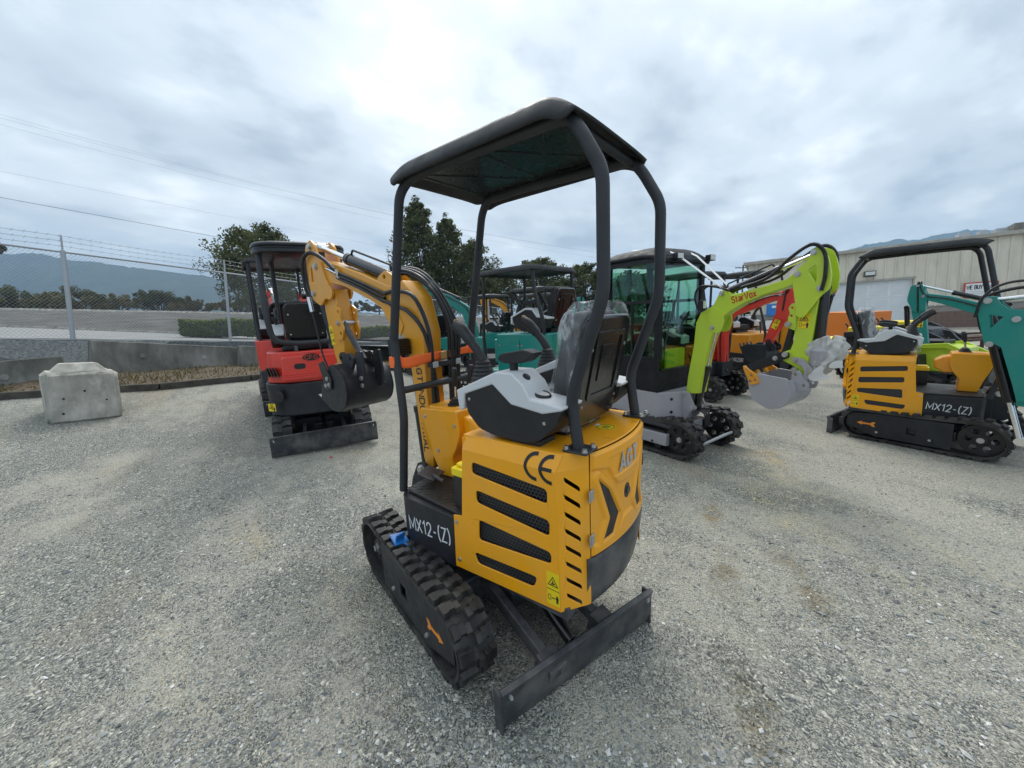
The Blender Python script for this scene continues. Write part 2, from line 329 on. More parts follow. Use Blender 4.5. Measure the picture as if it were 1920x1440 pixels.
# ---------------------------------------------------------------- shared excavator parts
def sidebasis(x, y, z, sg, tilt=0):
    M = basis((x, y, z), (-sg, 0, 0), (0, 0, 1)); return M @ RZ(tilt)
def annulus(cx, cz, r0, r1, a0, a1, n=18):
    o = [(cx + r1 * math.cos(a0 + (a1 - a0) * i / n), cz + r1 * math.sin(a0 + (a1 - a0) * i / n)) for i in range(n + 1)]
    return o + [(cx + r0 * math.cos(a1 + (a0 - a1) * i / n), cz + r0 * math.sin(a1 + (a0 - a1) * i / n)) for i in range(n + 1)]
def warn_sticker(parent, M, w=0.075, h=0.15, simple=False):
    b = MB(); b.box(-w / 2, w / 2, -h / 2, h / 2, 0, 0.0012); o = b.build('warning_sticker', 'decal_yellow', parent, M)
    k = MB(); z0, z1 = 0.0013, 0.0022
    t = w * 0.42; cy = h * 0.22
    tri = [(-t, cy - t * 0.75), (t, cy - t * 0.75), (0, cy + t * 0.95)]; q = 0.78; ty = cy - t * 0.12
    k.plate(tri, [[(x * q, ty + (y - ty) * q) for x, y in tri]], 'xy', z0, z1)
    k.plate([(-t * 0.1, ty + t * 0.35), (t * 0.12, ty + t * 0.35), (t * 0.05, ty), (t * 0.4, ty - t * 0.15), (t * 0.35, ty - t * 0.3), (-t * 0.4, ty - t * 0.42), (-t * 0.42, ty - t * 0.3), (-t * 0.1, ty - t * 0.1)], [], 'xy', z0, z1)
    if not simple:
        k.box(-w / 2, w / 2, -h * 0.035, -h * 0.02, z0, z1)
        y0 = -h * 0.28; e = w * 0.03
        k.plate([(-w * 0.4, y0 - w * 0.2), (-w * 0.18, y0 - w * 0.2), (-w * 0.18, y0 + w * 0.2), (-w * 0.4, y0 + w * 0.2)], [[(-w * 0.37, y0 - w * 0.17), (-w * 0.21, y0 - w * 0.17), (-w * 0.21, y0 + w * 0.17), (-w * 0.37, y0 + w * 0.17)]], 'xy', z0, z1)
    y0 = -h * 0.28
    k.plate([(-w * 0.12, y0), (-w * 0.03, y0 + w * 0.07), (-w * 0.03, y0 + w * 0.02), (w * 0.05, y0 + w * 0.02), (w * 0.05, y0 + w * 0.07), (w * 0.13, y0), (w * 0.05, y0 - w * 0.07), (w * 0.05, y0 - w * 0.02), (-w * 0.03, y0 - w * 0.02), (-w * 0.03, y0 - w * 0.07)], [], 'xy', z0, z1)
    k.plate([(w * 0.2, y0 + w * 0.14), (w * 0.42, y0 + w * 0.14), (w * 0.42, y0 - w * 0.05), (w * 0.38, y0 - w * 0.05), (w * 0.38, y0 - w * 0.3), (w * 0.24, y0 - w * 0.3), (w * 0.24, y0 - w * 0.05), (w * 0.2, y0 - w * 0.05)], [], 'xy', z0, z1)
    k.plate(circ2d(w * 0.31, y0 + w * 0.21, w * 0.06, 10), [], 'xy', z0, z1)
    k.build('pictogram', 'decal_black', o); return o
def arrow_decal(parent, M, L=0.16, mat='decal_orange'):
    b = MB(); t = L * 0.10
    b.plate([(L / 2, 0), (L * 0.2, t * 1.5), (L * 0.24, t * 0.6), (-L * 0.22, t * 0.55), (-L * 0.34, t * 1.6), (-L / 2, t * 1.6), (-L * 0.4, 0), (-L / 2, -t * 1.6), (-L * 0.34, -t * 1.6), (-L * 0.22, -t * 0.55), (L * 0.24, -t * 0.6), (L * 0.2, -t * 1.5)], [], 'xy', 0, 0.0012)
    return b.build('arrow_decal', mat, parent, M)
LUGS = {}
def belt_path(xf, rf, xr, rr, zoff=0.0):
    'closed loop round a front and a rear wheel standing on z=0, arc-length sampled; returns fn(s) and length'
    zf, zr = rf, rr; d = xf - xr; al = math.asin((rf - rr) / math.hypot(d, zf - zr)) ; base = math.atan2(zf - zr, d)
    P = []
    a0 = -math.pi / 2
    a_top = math.pi / 2 + base + al
    # bottom rear -> bottom front -> round front -> top -> round rear
    for i in range(25): t = i / 24; P.append((xr + d * t, 0.0))
    for i in range(1, 33): t = -math.pi / 2 + (a_top + math.pi / 2) * i / 32; P.append((xf + rf * math.cos(t), zf + rf * math.sin(t)))
    p1 = (xr + rr * math.cos(a_top), zr + rr * math.sin(a_top)); p0 = P[-1]
    for i in range(1, 25):
        t = i / 24; sag = -0.010 * math.sin(math.pi * t); P.append((p0[0] + (p1[0] - p0[0]) * t, p0[1] + (p1[1] - p0[1]) * t + sag))
    for i in range(1, 33): t = a_top + (1.5 * math.pi - a_top) * i / 32; P.append((xr + rr * math.cos(t), zr + rr * math.sin(t)))
    P = np.array(P); seg = np.hypot(*np.diff(np.vstack([P, P[:1]]), axis=0).T); cum = np.concatenate([[0], np.cumsum(seg)]); Lt = cum[-1]; PP = np.vstack([P, P[:1]])
    def fn(s):
        s = s % Lt; q = np.array([np.interp(s, cum, PP[:, k]) for k in (0, 1)]); e = 0.012
        a = np.array([np.interp((s - e) % Lt, cum, PP[:, k]) for k in (0, 1)]); b = np.array([np.interp((s + e) % Lt, cum, PP[:, k]) for k in (0, 1)])
        t = (b - a) / np.hypot(*(b - a)); return q, t
    return fn, Lt
def make_track(parent, M, sg, yo, w, xf, rf, xr, rr, nlug=38, each=True, cover='graphite', wheel='black', spr_front=True, box_cover=None):
    'one rubber track: belt (> tread_lug), wheels, rollers, side cover. yo = outer y (positive), sg = side'
    y0, y1 = sg * (yo - w), sg * yo; lo, hi = min(y0, y1), max(y0, y1); yc = (lo + hi) / 2
    fn, Lt = belt_path(xf, rf, xr, rr); n = 110; th = 0.020; lh = 0.026
    def pt(s, off):
        q, t = fn(s); nx, nz = t[1], -t[0]          # outward for a loop run bottom-forward
        return (q[0] + nx * off, q[1] + nz * off + lh + th)
    b = MB(); vs = []; fs = []
    for i in range(n):
        s = Lt * i / n; a = pt(s, 0); o = pt(s, th); vs += [(a[0], lo, a[1]), (a[0], hi, a[1]), (o[0], hi, o[1]), (o[0], hi - w * 0.46, o[1]), (o[0], hi - w * 0.5, o[1]), (o[0], lo + w * 0.46, o[1]), (o[0], lo, o[1])]
    for i in range(n):
        j = (i + 1) % n
        for k in range(7): fs.append((i * 7 + k, i * 7 + (k + 1) % 7, j * 7 + (k + 1) % 7, j * 7 + k))
    b.add(vs, fs); track = b.build('track', 'rubber', parent, M, ang=30)
    # tread lugs: two staggered rows, notched block
    key = round(w, 3)
    if key not in LUGS:
        l = MB(); hw = w * 0.235; p = Lt / nlug
        prof = [(-p * 0.40, 0), (p * 0.40, 0), (p * 0.31, lh), (-p * 0.31, lh)]
        l.prism(prof, 'xz', hw * 0.35, hw); l.prism([(x * 0.8, z) for x, z in prof], 'xz', -hw * 0.35, hw * 0.349); l.prism([(x * 0.72 + p * 0.12, z * 0.92) for x, z in prof], 'xz', -hw, -hw * 0.351)
        LUGS[key] = l.mesh('tread_lug', 'rubber', 30)
        LUGS[key, 'b'] = l
    big = MB()
    for row, yy in enumerate((hi - w * 0.25, lo + w * 0.25)):
        for i in range(nlug):
            s = Lt * (i + 0.5 * row) / nlug; o = pt(s, th - 0.001); q, t = fn(s)
            ex = Vector((t[0], 0, t[1])); nz = Vector((t[1], 0, -t[0])); fl = 1 if row == 0 else -1
            Mx = Matrix(((ex.x, 0, nz.x, o[0]), (0, fl, 0, yy), (ex.z, 0, nz.z, o[1]), (0, 0, 0, 1)))
            if each: link('tread_lug', LUGS[key], track, Mx)
            else: big.add(LUGS[key, 'b'].v, LUGS[key, 'b'].f, Mx)
    if not each: tag(big.build('tread_lugs', 'rubber', track, ang=30), None, None, kind='stuff')
    zb = lh + th
    def wheel_part(name, x, r, yy0, yy1):
        k = MB(); a, c = min(yy0, yy1), max(yy0, yy1)
        k.plate(circ2d(x, r + zb, r - 0.004, 28), [circ2d(x + r * 0.56 * math.cos(t), r + zb + r * 0.56 * math.sin(t), r * 0.17, 10) for t in [i * math.pi / 3 for i in range(6)]], 'xz', a, c)
        k.cyl((x, a - 0.012, r + zb), (x, c + 0.012, r + zb), r * 0.34, 18)
        wo = k.build(name, wheel, parent, M, bevel=0.004); hexbolt('axle_nut', wo, (x, sg * (abs(yc) + (c - a) / 2 + 0.012), r + zb), (0, sg, 0), r * 0.13, 0.02); return wo
    wheel_part('sprocket' if spr_front else 'idler_wheel', xf, rf, yc - w * 0.22, yc + w * 0.22)
    wheel_part('idler_wheel' if spr_front else 'sprocket', xr, rr, yc - w * 0.22, yc + w * 0.22)
    for i in range(3):
        x = xr + (xf - xr) * (0.27 + 0.23 * i); k = MB(); k.cyl((x, yc - w * 0.3, 0.055 + zb), (x, yc + w * 0.3, 0.055 + zb), 0.05, 16); k.build('track_roller', wheel, parent, M)
    # frame between the wheels with the outer cover plate
    ys = sg * (yo - 0.012); k = MB()
    zt = min(rf, rr) * 2 - 0.045
    k.box(xr + rr * 0.3, xf - rf * 1.0, yc - w * 0.3, yc + w * 0.3, 0.11 + zb, zt); k.build('track_frame', wheel, parent, M, bevel=0.006)
    ca, cbx = xr - rr * 0.25, xf - rf * 1.1
    if box_cover is None:
        hx = (ca + cbx) / 2 + 0.05
        ca = xr - rr * 0.80; ztp = zb + 2 * rr - 0.012
        outl = [(ca, zb + 0.115), (ca + 0.26, zb + 0.02), (cbx, zb + 0.02), (cbx, ztp + (rf - rr) * 0.9), (ca + 0.17, ztp), (ca + 0.06, ztp - 0.018), (ca, ztp - 0.05)]
        k = MB(); k.plate(outl, [[(hx, zb + 0.11), (hx + 0.075, zb + 0.11), (hx + 0.075, zb + 0.185), (hx, zb + 0.185)]], 'xz', ys - 0.006, ys + 0.006)
        cov = k.build('track_cover', cover, parent, M, bevel=0.002)
        arrow_decal(cov, sidebasis(ca + 0.18, ys + sg * 0.0065, zb + 0.16, sg) @ RZ(R(0 if sg > 0 else 180)), 0.17)
        for xx, zz in ((ca + 0.28, zb + 0.075), (cbx - 0.16, zb + 0.085)): hexbolt('bolt', cov, (xx, ys + sg * 0.006, zz), (0, sg, 0), 0.010, 0.012)
    else:
        k = MB(); k.box(ca + 0.1, cbx + rf * 0.35, min(sg * (yo + 0.0), sg * (yo - w * 0.5)), max(sg * (yo + 0.0), sg * (yo - w * 0.5)), zb + 0.075, zt - 0.02); cov = k.build('track_cover', box_cover, parent, M, bevel=0.008)
        hexbolt('bolt', cov, (cbx - 0.12, sg * yo, zb + 0.10), (0, sg, 0), 0.010, 0.012, 'black')
    return track
def make_blade(parent, M, xb, hw, h, attach_x, ya, mat='slate', yaw=0.0):
    'dozer blade behind the tracks (local -x)'
    Mb = M @ TR(xb, 0, 0) @ RZ(yaw)
    prof = [(0.035, 0.0), (0.012, 0.03), (0.000, h * 0.4), (0.002, h * 0.72), (-0.012, h * 0.97), (-0.018, h), (0.006, h + 0.006), (0.020, h * 0.97), (0.024, h * 0.72), (0.022, h * 0.4), (0.034, 0.035), (0.052, 0.0)]
    b = MB(); b.prism([(x, z) for x, z in prof], 'xz', -hw, hw)
    o = b.build('dozer_blade', mat, parent, Mb, bevel=0.003)
    for sg in (1, -1):
        k = MB(); k.plate(slot2d([(sg * (hw - 0.046), h * 0.76), (sg * (hw - 0.032), h * 0.80), (sg * (hw - 0.032), h * 0.90), (sg * (hw - 0.046), h * 0.86)], 0.006), [], 'yz', -0.0155, 0.004); k.build('blade_hole', 'galv', o)
        k = MB(); k.box(0.0, 0.055, sg * hw - 0.006, sg * hw + 0.006, 0.012, h * 0.94); k.build('end_plate', mat, o, bevel=0.003)
        a = Vector((xb + 0.01, sg * ya * 1.05, h * 0.52)); c = Vector((attach_x, sg * ya, 0.26))
        k = MB(); d = c - a; L_ = d.length; Ma = M @ basis(a, d, (0, 1, 0))
        k.box(0, L_, -0.022, 0.022, -0.035, 0.035, Ma); k.box(0, 0.10, -0.05, 0.05, -0.05, 0.05, Ma); k.build('blade_arm', mat, parent, bevel=0.004)
    k = MB(); k.cyl(M @ Vector((xb + 0.10, 0, h * 0.5)), M @ Vector((attach_x - 0.02, 0, 0.34)), 0.03, 16); k.build('blade_cylinder', 'gloss_black', parent)
    k = MB(); k.cyl(M @ Vector((xb + 0.03, 0, h * 0.45)), M @ Vector((xb + 0.14, 0, h * 0.53)), 0.016, 12); k.build('cylinder_rod', 'chrome', parent)
    k = MB(); k.cyl(M @ Vector((xb + 0.05, -0.05, h * 0.42)), M @ Vector((xb + 0.05, 0.05, h * 0.42)), 0.028, 14); k.build('cylinder_pin', mat, parent)
    return o
def cylinder_set(parent, a, b, r, y=0.0, frac=0.55, guard=False, rodmat='chrome'):
    'hydraulic cylinder from a (barrel end) to b (rod end) in the xz plane at y'
    A = Vector((a[0], y, a[1])); B_ = Vector((b[0], y, b[1])); m = A.lerp(B_, frac); d = (B_ - A).normalized()
    k = MB(); k.cyl(A, m, r, 18); k.cyl(m - d * 0.03, m + d * 0.012, r * 1.12, 18); k.cyl((A.x, y - r * 0.9, A.z), (A.x, y + r * 0.9, A.z), r * 0.95, 16); cy = k.build('hydraulic_cylinder', 'gloss_black', parent)
    k = MB(); k.cyl(m, B_, r * 0.52, 14); k.cyl((B_.x, y - r * 0.8, B_.z), (B_.x, y + r * 0.8, B_.z), r * 0.85, 16); k.build('piston_rod', rodmat, cy)
    if guard:
        n_ = Vector((-d.z, 0, d.x)); n_ = n_ if n_.z > 0 else -n_
        q = [A + d * 0.02 + n_ * r, A + d * 0.03 + n_ * (r + 0.035), m - d * 0.04 + n_ * (r + 0.035), m - d * 0.03 + n_ * r]; k = MB(); k.tube(fillet(q, 0.03), 0.008, 8); k.build('oil_pipe', 'black', cy)
    return cy
def pin(parent, x, z, y0, y1, r=0.022, mat='steel'):
    k = MB(); k.cyl((x, y0, z), (x, y1, z), r, 18); o = k.build('pivot_pin', mat, parent)
    for y, s in ((y0, -1), (y1, 1)): hexbolt('bolt', o, (x, y, z), (0, s, 0), r * 0.72, 0.012)
    return o
def hose(parent, pts, r=0.011, n=8, rad=0.25, name='hose', mat='hose', rib=False):
    P = [Vector(p) for p in pts]
    # Catmull-Rom through the points
    o = []; Q = [P[0] * 2 - P[1]] + P + [P[-1] * 2 - P[-2]]
    for i in range(1, len(Q) - 2):
        for j in range(10):
            t = j / 10; a, b, c, d = Q[i - 1:i + 3]; o.append(0.5 * (2 * b + (c - a) * t + (2 * a - 5 * b + 4 * c - d) * t * t + (-a + 3 * b - 3 * c + d) * t ** 3))
    o.append(P[-1])
    rr = [r * (1.18 if (k % 2) else 0.95) for k in range(len(o) * 3)] if rib else r
    if rib:
        o2 = []
        for i in range(len(o) - 1):
            for j in range(3): o2.append(o[i].lerp(o[i + 1], j / 3))
        o = o2; rr = rr[:len(o)]
    k = MB(); k.tube(o, rr, n); return k.build(name, mat, parent, ang=60)
def bucket(parent, c, ang, w, s=1.0, mat='graphite', teeth=None, plates=True, mir=1, y=0.0):
    'digging bucket: profile in xz about its hinge c (x,z), rotated by ang; opening faces local +x'
    prof = [(0.0, 0.02), (-0.10, 0.0), (-0.20, -0.07), (-0.24, -0.19), (-0.20, -0.31), (-0.09, -0.385), (0.03, -0.40), (0.23, -0.33)]
    M = TR(c[0], y, c[1]) @ RY(-ang) @ Matrix.Diagonal((s * mir, 1, s, 1))
    P = [Vector((x, z)) for x, z in [(v.x, v.y) for v in fillet([Vector((a, b, 0)) for a, b in prof], 0.05, 4)]]
    b = MB(); inner = []
    for i, p in enumerate(P):
        d = (P[min(i + 1, len(P) - 1)] - P[max(i - 1, 0)]).normalized(); inner.append(p + Vector((d.y, -d.x)) * -0.014 if False else p + Vector((-d.y, d.x)) * 0.014)
    b.prism([(p.x, p.y) for p in P + inner[::-1]], 'xz', -w / 2, w / 2, M); o = b.build('bucket', mat, parent, bevel=0.003)
    for sg in (1, -1):
        k = MB(); y0 = sg * (w / 2 - 0.008); k.prism([(0.02, 0.02)] + [(p.x, p.y) for p in P] + [(0.20, -0.20)], 'xz', y0 - 0.009, y0 + 0.009 + 0.002, M); k.build('side_plate', mat, o, bevel=0.003)
    for sg in (1, -1):
        k = MB(); y0 = sg * w * 0.22; k.plate(slot2d([(-0.12, -0.03), (0.0, -0.01), (0.09, 0.06), (0.05, 0.12), (-0.03, 0.10), (-0.10, 0.13), (-0.17, 0.07)], 0.03), [circ2d(0.035, 0.06, 0.016, 10), circ2d(-0.105, 0.07, 0.016, 10)], 'xz', y0 - 0.011, y0 + 0.011, M); e = k.build('bucket_ear', mat, o, bevel=0.003)
    if teeth:
        for i in range(3):
            yy = (i - 1) * w * 0.40; k = MB(); k.prism([(0.20, -0.345), (0.215, -0.31), (0.30, -0.305), (0.36, -0.315), (0.30, -0.335)], 'xz', yy - 0.03, yy + 0.03, M); tt = k.build('bucket_tooth', teeth, o, bevel=0.004)
        if plates:
            for sg in (1, -1):
                k = MB(); y0 = sg * (w / 2 + 0.006); k.plate([(0.12, -0.34), (0.10, -0.24), (0.20, -0.22), (0.33, -0.28), (0.33, -0.31)], [circ2d(0.15, -0.265, 0.014, 10), circ2d(0.16, -0.315, 0.014, 10), circ2d(0.215, -0.275, 0.014, 10)], 'xz', y0 - 0.009, y0 + 0.009, M); k.build('side_cutter', teeth, o, bevel=0.003)
    else:
        for i in range(4): k = MB(); yy = (i - 1.5) * w * 0.29; k.prism([(0.20, -0.35), (0.21, -0.325), (0.30, -0.30), (0.305, -0.308)], 'xz', yy - 0.022, yy + 0.022, M); k.build('bucket_tooth', mat, o, bevel=0.002)
    return o
def seat(parent, M, wrap=True):
    'operator seat; local origin at the middle of the back shell foot, x forward'
    w = 0.42
    def back(u, v):
        y = (u - 0.5) * w; e = abs(u - 0.5) * 2; t = v
        rnd = 1 - max(0, (t - 0.80) / 0.20) ** 2 * 0.22
        return (-0.10 * t * t - 0.0 - 0.012 * math.cos(e * 1.4), y * (0.93 + 0.07 * math.sin(t * 2.2)) * rnd, 0.50 * t)
    k = MB(); P = []
    outl = slot2d([(-0.20, -0.02), (0.20, -0.02), (0.215, 0.30), (0.20, 0.47), (-0.20, 0.47), (-0.215, 0.30)], 0.07, 6)
    def lean(b):
        b.v = [(x - 0.22 * max(0, z) , y, z) for x, y, z in b.v]; return b
    sh = lean(MB().prism(outl, 'yz', -0.035, 0.015)); so = sh.build('seat_shell', 'gloss_black', parent, M, bevel=0.016, seg=3)
    pn = lean(MB().plate(slot2d([(-0.14, 0.10), (0.14, 0.10), (0.14, 0.40), (-0.14, 0.40)], 0.02), [slot2d([(-0.115, 0.125), (0.115, 0.125), (0.115, 0.375), (-0.115, 0.375)], 0.015)], 'yz', -0.044, -0.030)); pn.build('shell_rib', 'gloss_black', so, bevel=0.004)
    pn = lean(MB().plate(slot2d([(-0.07, 0.18), (0.07, 0.18), (0.07, 0.34), (-0.07, 0.34)], 0.01), [], 'yz', -0.042, -0.030)); pn.build('shell_panel', 'gloss_black', so, bevel=0.004)
    for yy in (-0.165, 0.165):
        for zz in (0.08, 0.33): hexbolt('screw', so, (-0.037 - 0.22 * zz, yy, zz), (-1, 0, 0), 0.007, 0.004)
    cu = lean(MB().prism(slot2d([(-0.19, 0.0), (0.19, 0.0), (0.205, 0.30), (0.18, 0.49), (-0.18, 0.49), (-0.205, 0.30)], 0.08, 6), 'yz', 0.016, 0.11)); cu.build('back_cushion', 'plastic', parent, M, bevel=0.03, seg=4)
    sc = MB().prism(slot2d([(0.02, -0.215), (0.44, -0.20), (0.46, 0.0), (0.44, 0.20), (0.02, 0.215)], 0.05, 5), 'xy', -0.02, 0.09); sc.build('seat_cushion', 'plastic', parent, M, bevel=0.03, seg=4)
    mt = MB(); mt.box(0.02, 0.40, -0.17, 0.17, -0.10, -0.02); mt.build('seat_base', 'black', parent, M, bevel=0.006)
    if wrap:
        rnd = random.Random(5)
        def jit(b, a):
            b.v = [(x + rnd.uniform(-a, a), y + rnd.uniform(-a, a), z + rnd.uniform(-a, a)) for x, y, z in b.v]; return b
        def film_back(u, v):
            t = 2 * math.pi * u; zz = -0.02 + 0.55 * v; cap = 1 - 0.45 * max(0, (v - 0.85) / 0.15) ** 2
            yy = 0.228 * math.copysign(abs(math.cos(t)) ** 0.45, math.cos(t)) * cap; xx = 0.045 + 0.088 * math.copysign(abs(math.sin(t)) ** 0.6, math.sin(t))
            if math.sin(t) < -0.3: xx = max(xx, 0.0)
            return (xx - 0.22 * zz + 0.006 * math.sin(14 * v + 5 * t), yy + 0.004 * math.sin(23 * v + t * 3), zz)
        fb = MB().grid(film_back, 40, 22, closeu=True); jit(fb, 0.0028); fb.build('plastic_cover', 'film', parent, M, ang=80)
        def film_seat(u, v):
            t = 2 * math.pi * u; r_ = 1.0 if v < 0.75 else 1 - (v - 0.75) * 3.2
            xx = 0.24 + 0.25 * r_ * math.copysign(abs(math.cos(t)) ** 0.4, math.cos(t)); yy = 0.23 * r_ * math.copysign(abs(math.sin(t)) ** 0.4, math.sin(t))
            return (xx, yy, -0.03 + 0.135 * min(1, v / 0.7) + 0.004 * math.sin(30 * xx + 20 * yy))
        fs = MB().grid(film_seat, 36, 14, closeu=True); jit(fs, 0.004); fs.build('plastic_cover', 'film', parent, M, ang=80)
    return so
def joystick(parent, x, y, z, lean=(0.10, 0.02), s=1.0):
    k = MB(); prof = []
    for i in range(6): r0 = 0.062 - 0.006 * i; zz = 0.018 * i; prof += [(r0 * s, zz * s), ((r0 + 0.004) * s, (zz + 0.007) * s), ((r0 - 0.006) * s, (zz + 0.0175) * s)]
    o = k.lathe(prof, 22, TR(x, y, z)).build('joystick_boot', 'plastic', parent, ang=50)
    d = Vector((lean[0], lean[1], 0)); b0 = Vector((x, y, z + 0.10 * s))
    P = [b0, b0 + d * 0.25 * s + Vector((0, 0, 0.05 * s)), b0 + d * 0.7 * s + Vector((0, 0, 0.10 * s)), b0 + d * 1.1 * s + Vector((0, 0, 0.15 * s)), b0 + d * 1.5 * s + Vector((0, 0, 0.172 * s))]
    k = MB(); k.tube(fillet(P, 0.04), [0.022 * s + (0.006 * s if i > 8 else 0) for i in range(40)][:len(fillet(P, 0.04))], 12); g = k.build('joystick_grip', 'plastic', parent, ang=60)
    k = MB(); e = P[-1]; k.box(e.x - 0.012, e.x + 0.006, e.y - 0.008, e.y + 0.008, e.z + 0.012, e.z + 0.028); k.build('thumb_button', 'brass', g, bevel=0.002)
    return o
def canopy(parent, x0, x1, hw, ztop, name='canopy', mat='plastic_roof', drop=0.085, rear=0.10, front=0.05, thick=0.012, ribs=True, corner=0.10):
    def top(u, v):
        a = (u - 0.5) * 2; b = (v - 0.5) * 2                      # a along x, b along y
        # rounded-rectangle plan
        L_ = (x1 - x0) / 2; xx = a * L_; yy = b * hw
        ax, by = abs(xx), abs(yy)
        if ax > L_ - corner and by > hw - corner:
            dx, dy = ax - (L_ - corner), by - (hw - corner); m = max(dx, dy); r_ = math.hypot(dx, dy)
            if r_ > 1e-9: ax = L_ - corner + dx * m / r_; by = hw - corner + dy * m / r_
        xx, yy = math.copysign(ax, xx), math.copysign(by, yy)
        X = (x0 + x1) / 2 + xx
        z = ztop - 0.014 * (by / hw) ** 4 - (drop - 0.014) * max(0, (by / hw - 0.92) / 0.08) ** 1.5
        tr = max(0, (x0 + 0.15 - X) / 0.15); z -= rear * tr ** 1.8
        tf = max(0, (X - (x1 - 0.22)) / 0.22); z -= front * tf ** 3
        return (X, yy, z)
    b = MB(); b.grid(top, 60, 72); o = b.build(name, mat, parent, ang=60, solid=thick)
    if ribs:
        k = MB(); zb = ztop - 0.055; xa, xb = x0 + 0.16, x1 - 0.12; xm = (xa + xb) / 2; hh = hw - 0.085
        k.box(xa, xb, -hh, hh, zb + 0.012, zb + 0.02); pn = k.build('roof_lining', 'lining', o)
        k = MB()
        for (p, q) in (((xa, -hh), (xm, hh)), ((xa, hh), (xm, -hh)), ((xm, -hh), (xb, hh)), ((xm, hh), (xb, -hh)), ((xm, -hh), (xm, hh)), ((xa, -hh), (xb, -hh)), ((xa, hh), (xb, hh)), ((xa, -hh), (xa, hh)), ((xb, -hh), (xb, hh))):
            d = Vector((q[0] - p[0], q[1] - p[1], 0)); Mq = basis((p[0], p[1], zb + 0.004), d, (0, 0, 1)); k.box(0, d.length, 0.004, 0.010, -0.012, 0.012, Mq)
        k.build('lining_rib', 'lining', o, bevel=0.004)
        for xx in (xa + 0.02, xb - 0.02):
            for yy in (-hh - 0.012, hh + 0.012): hexbolt('roof_bolt', o, (xx, yy, zb + 0.005), (0, 0, -1), 0.010, 0.022)
    return o
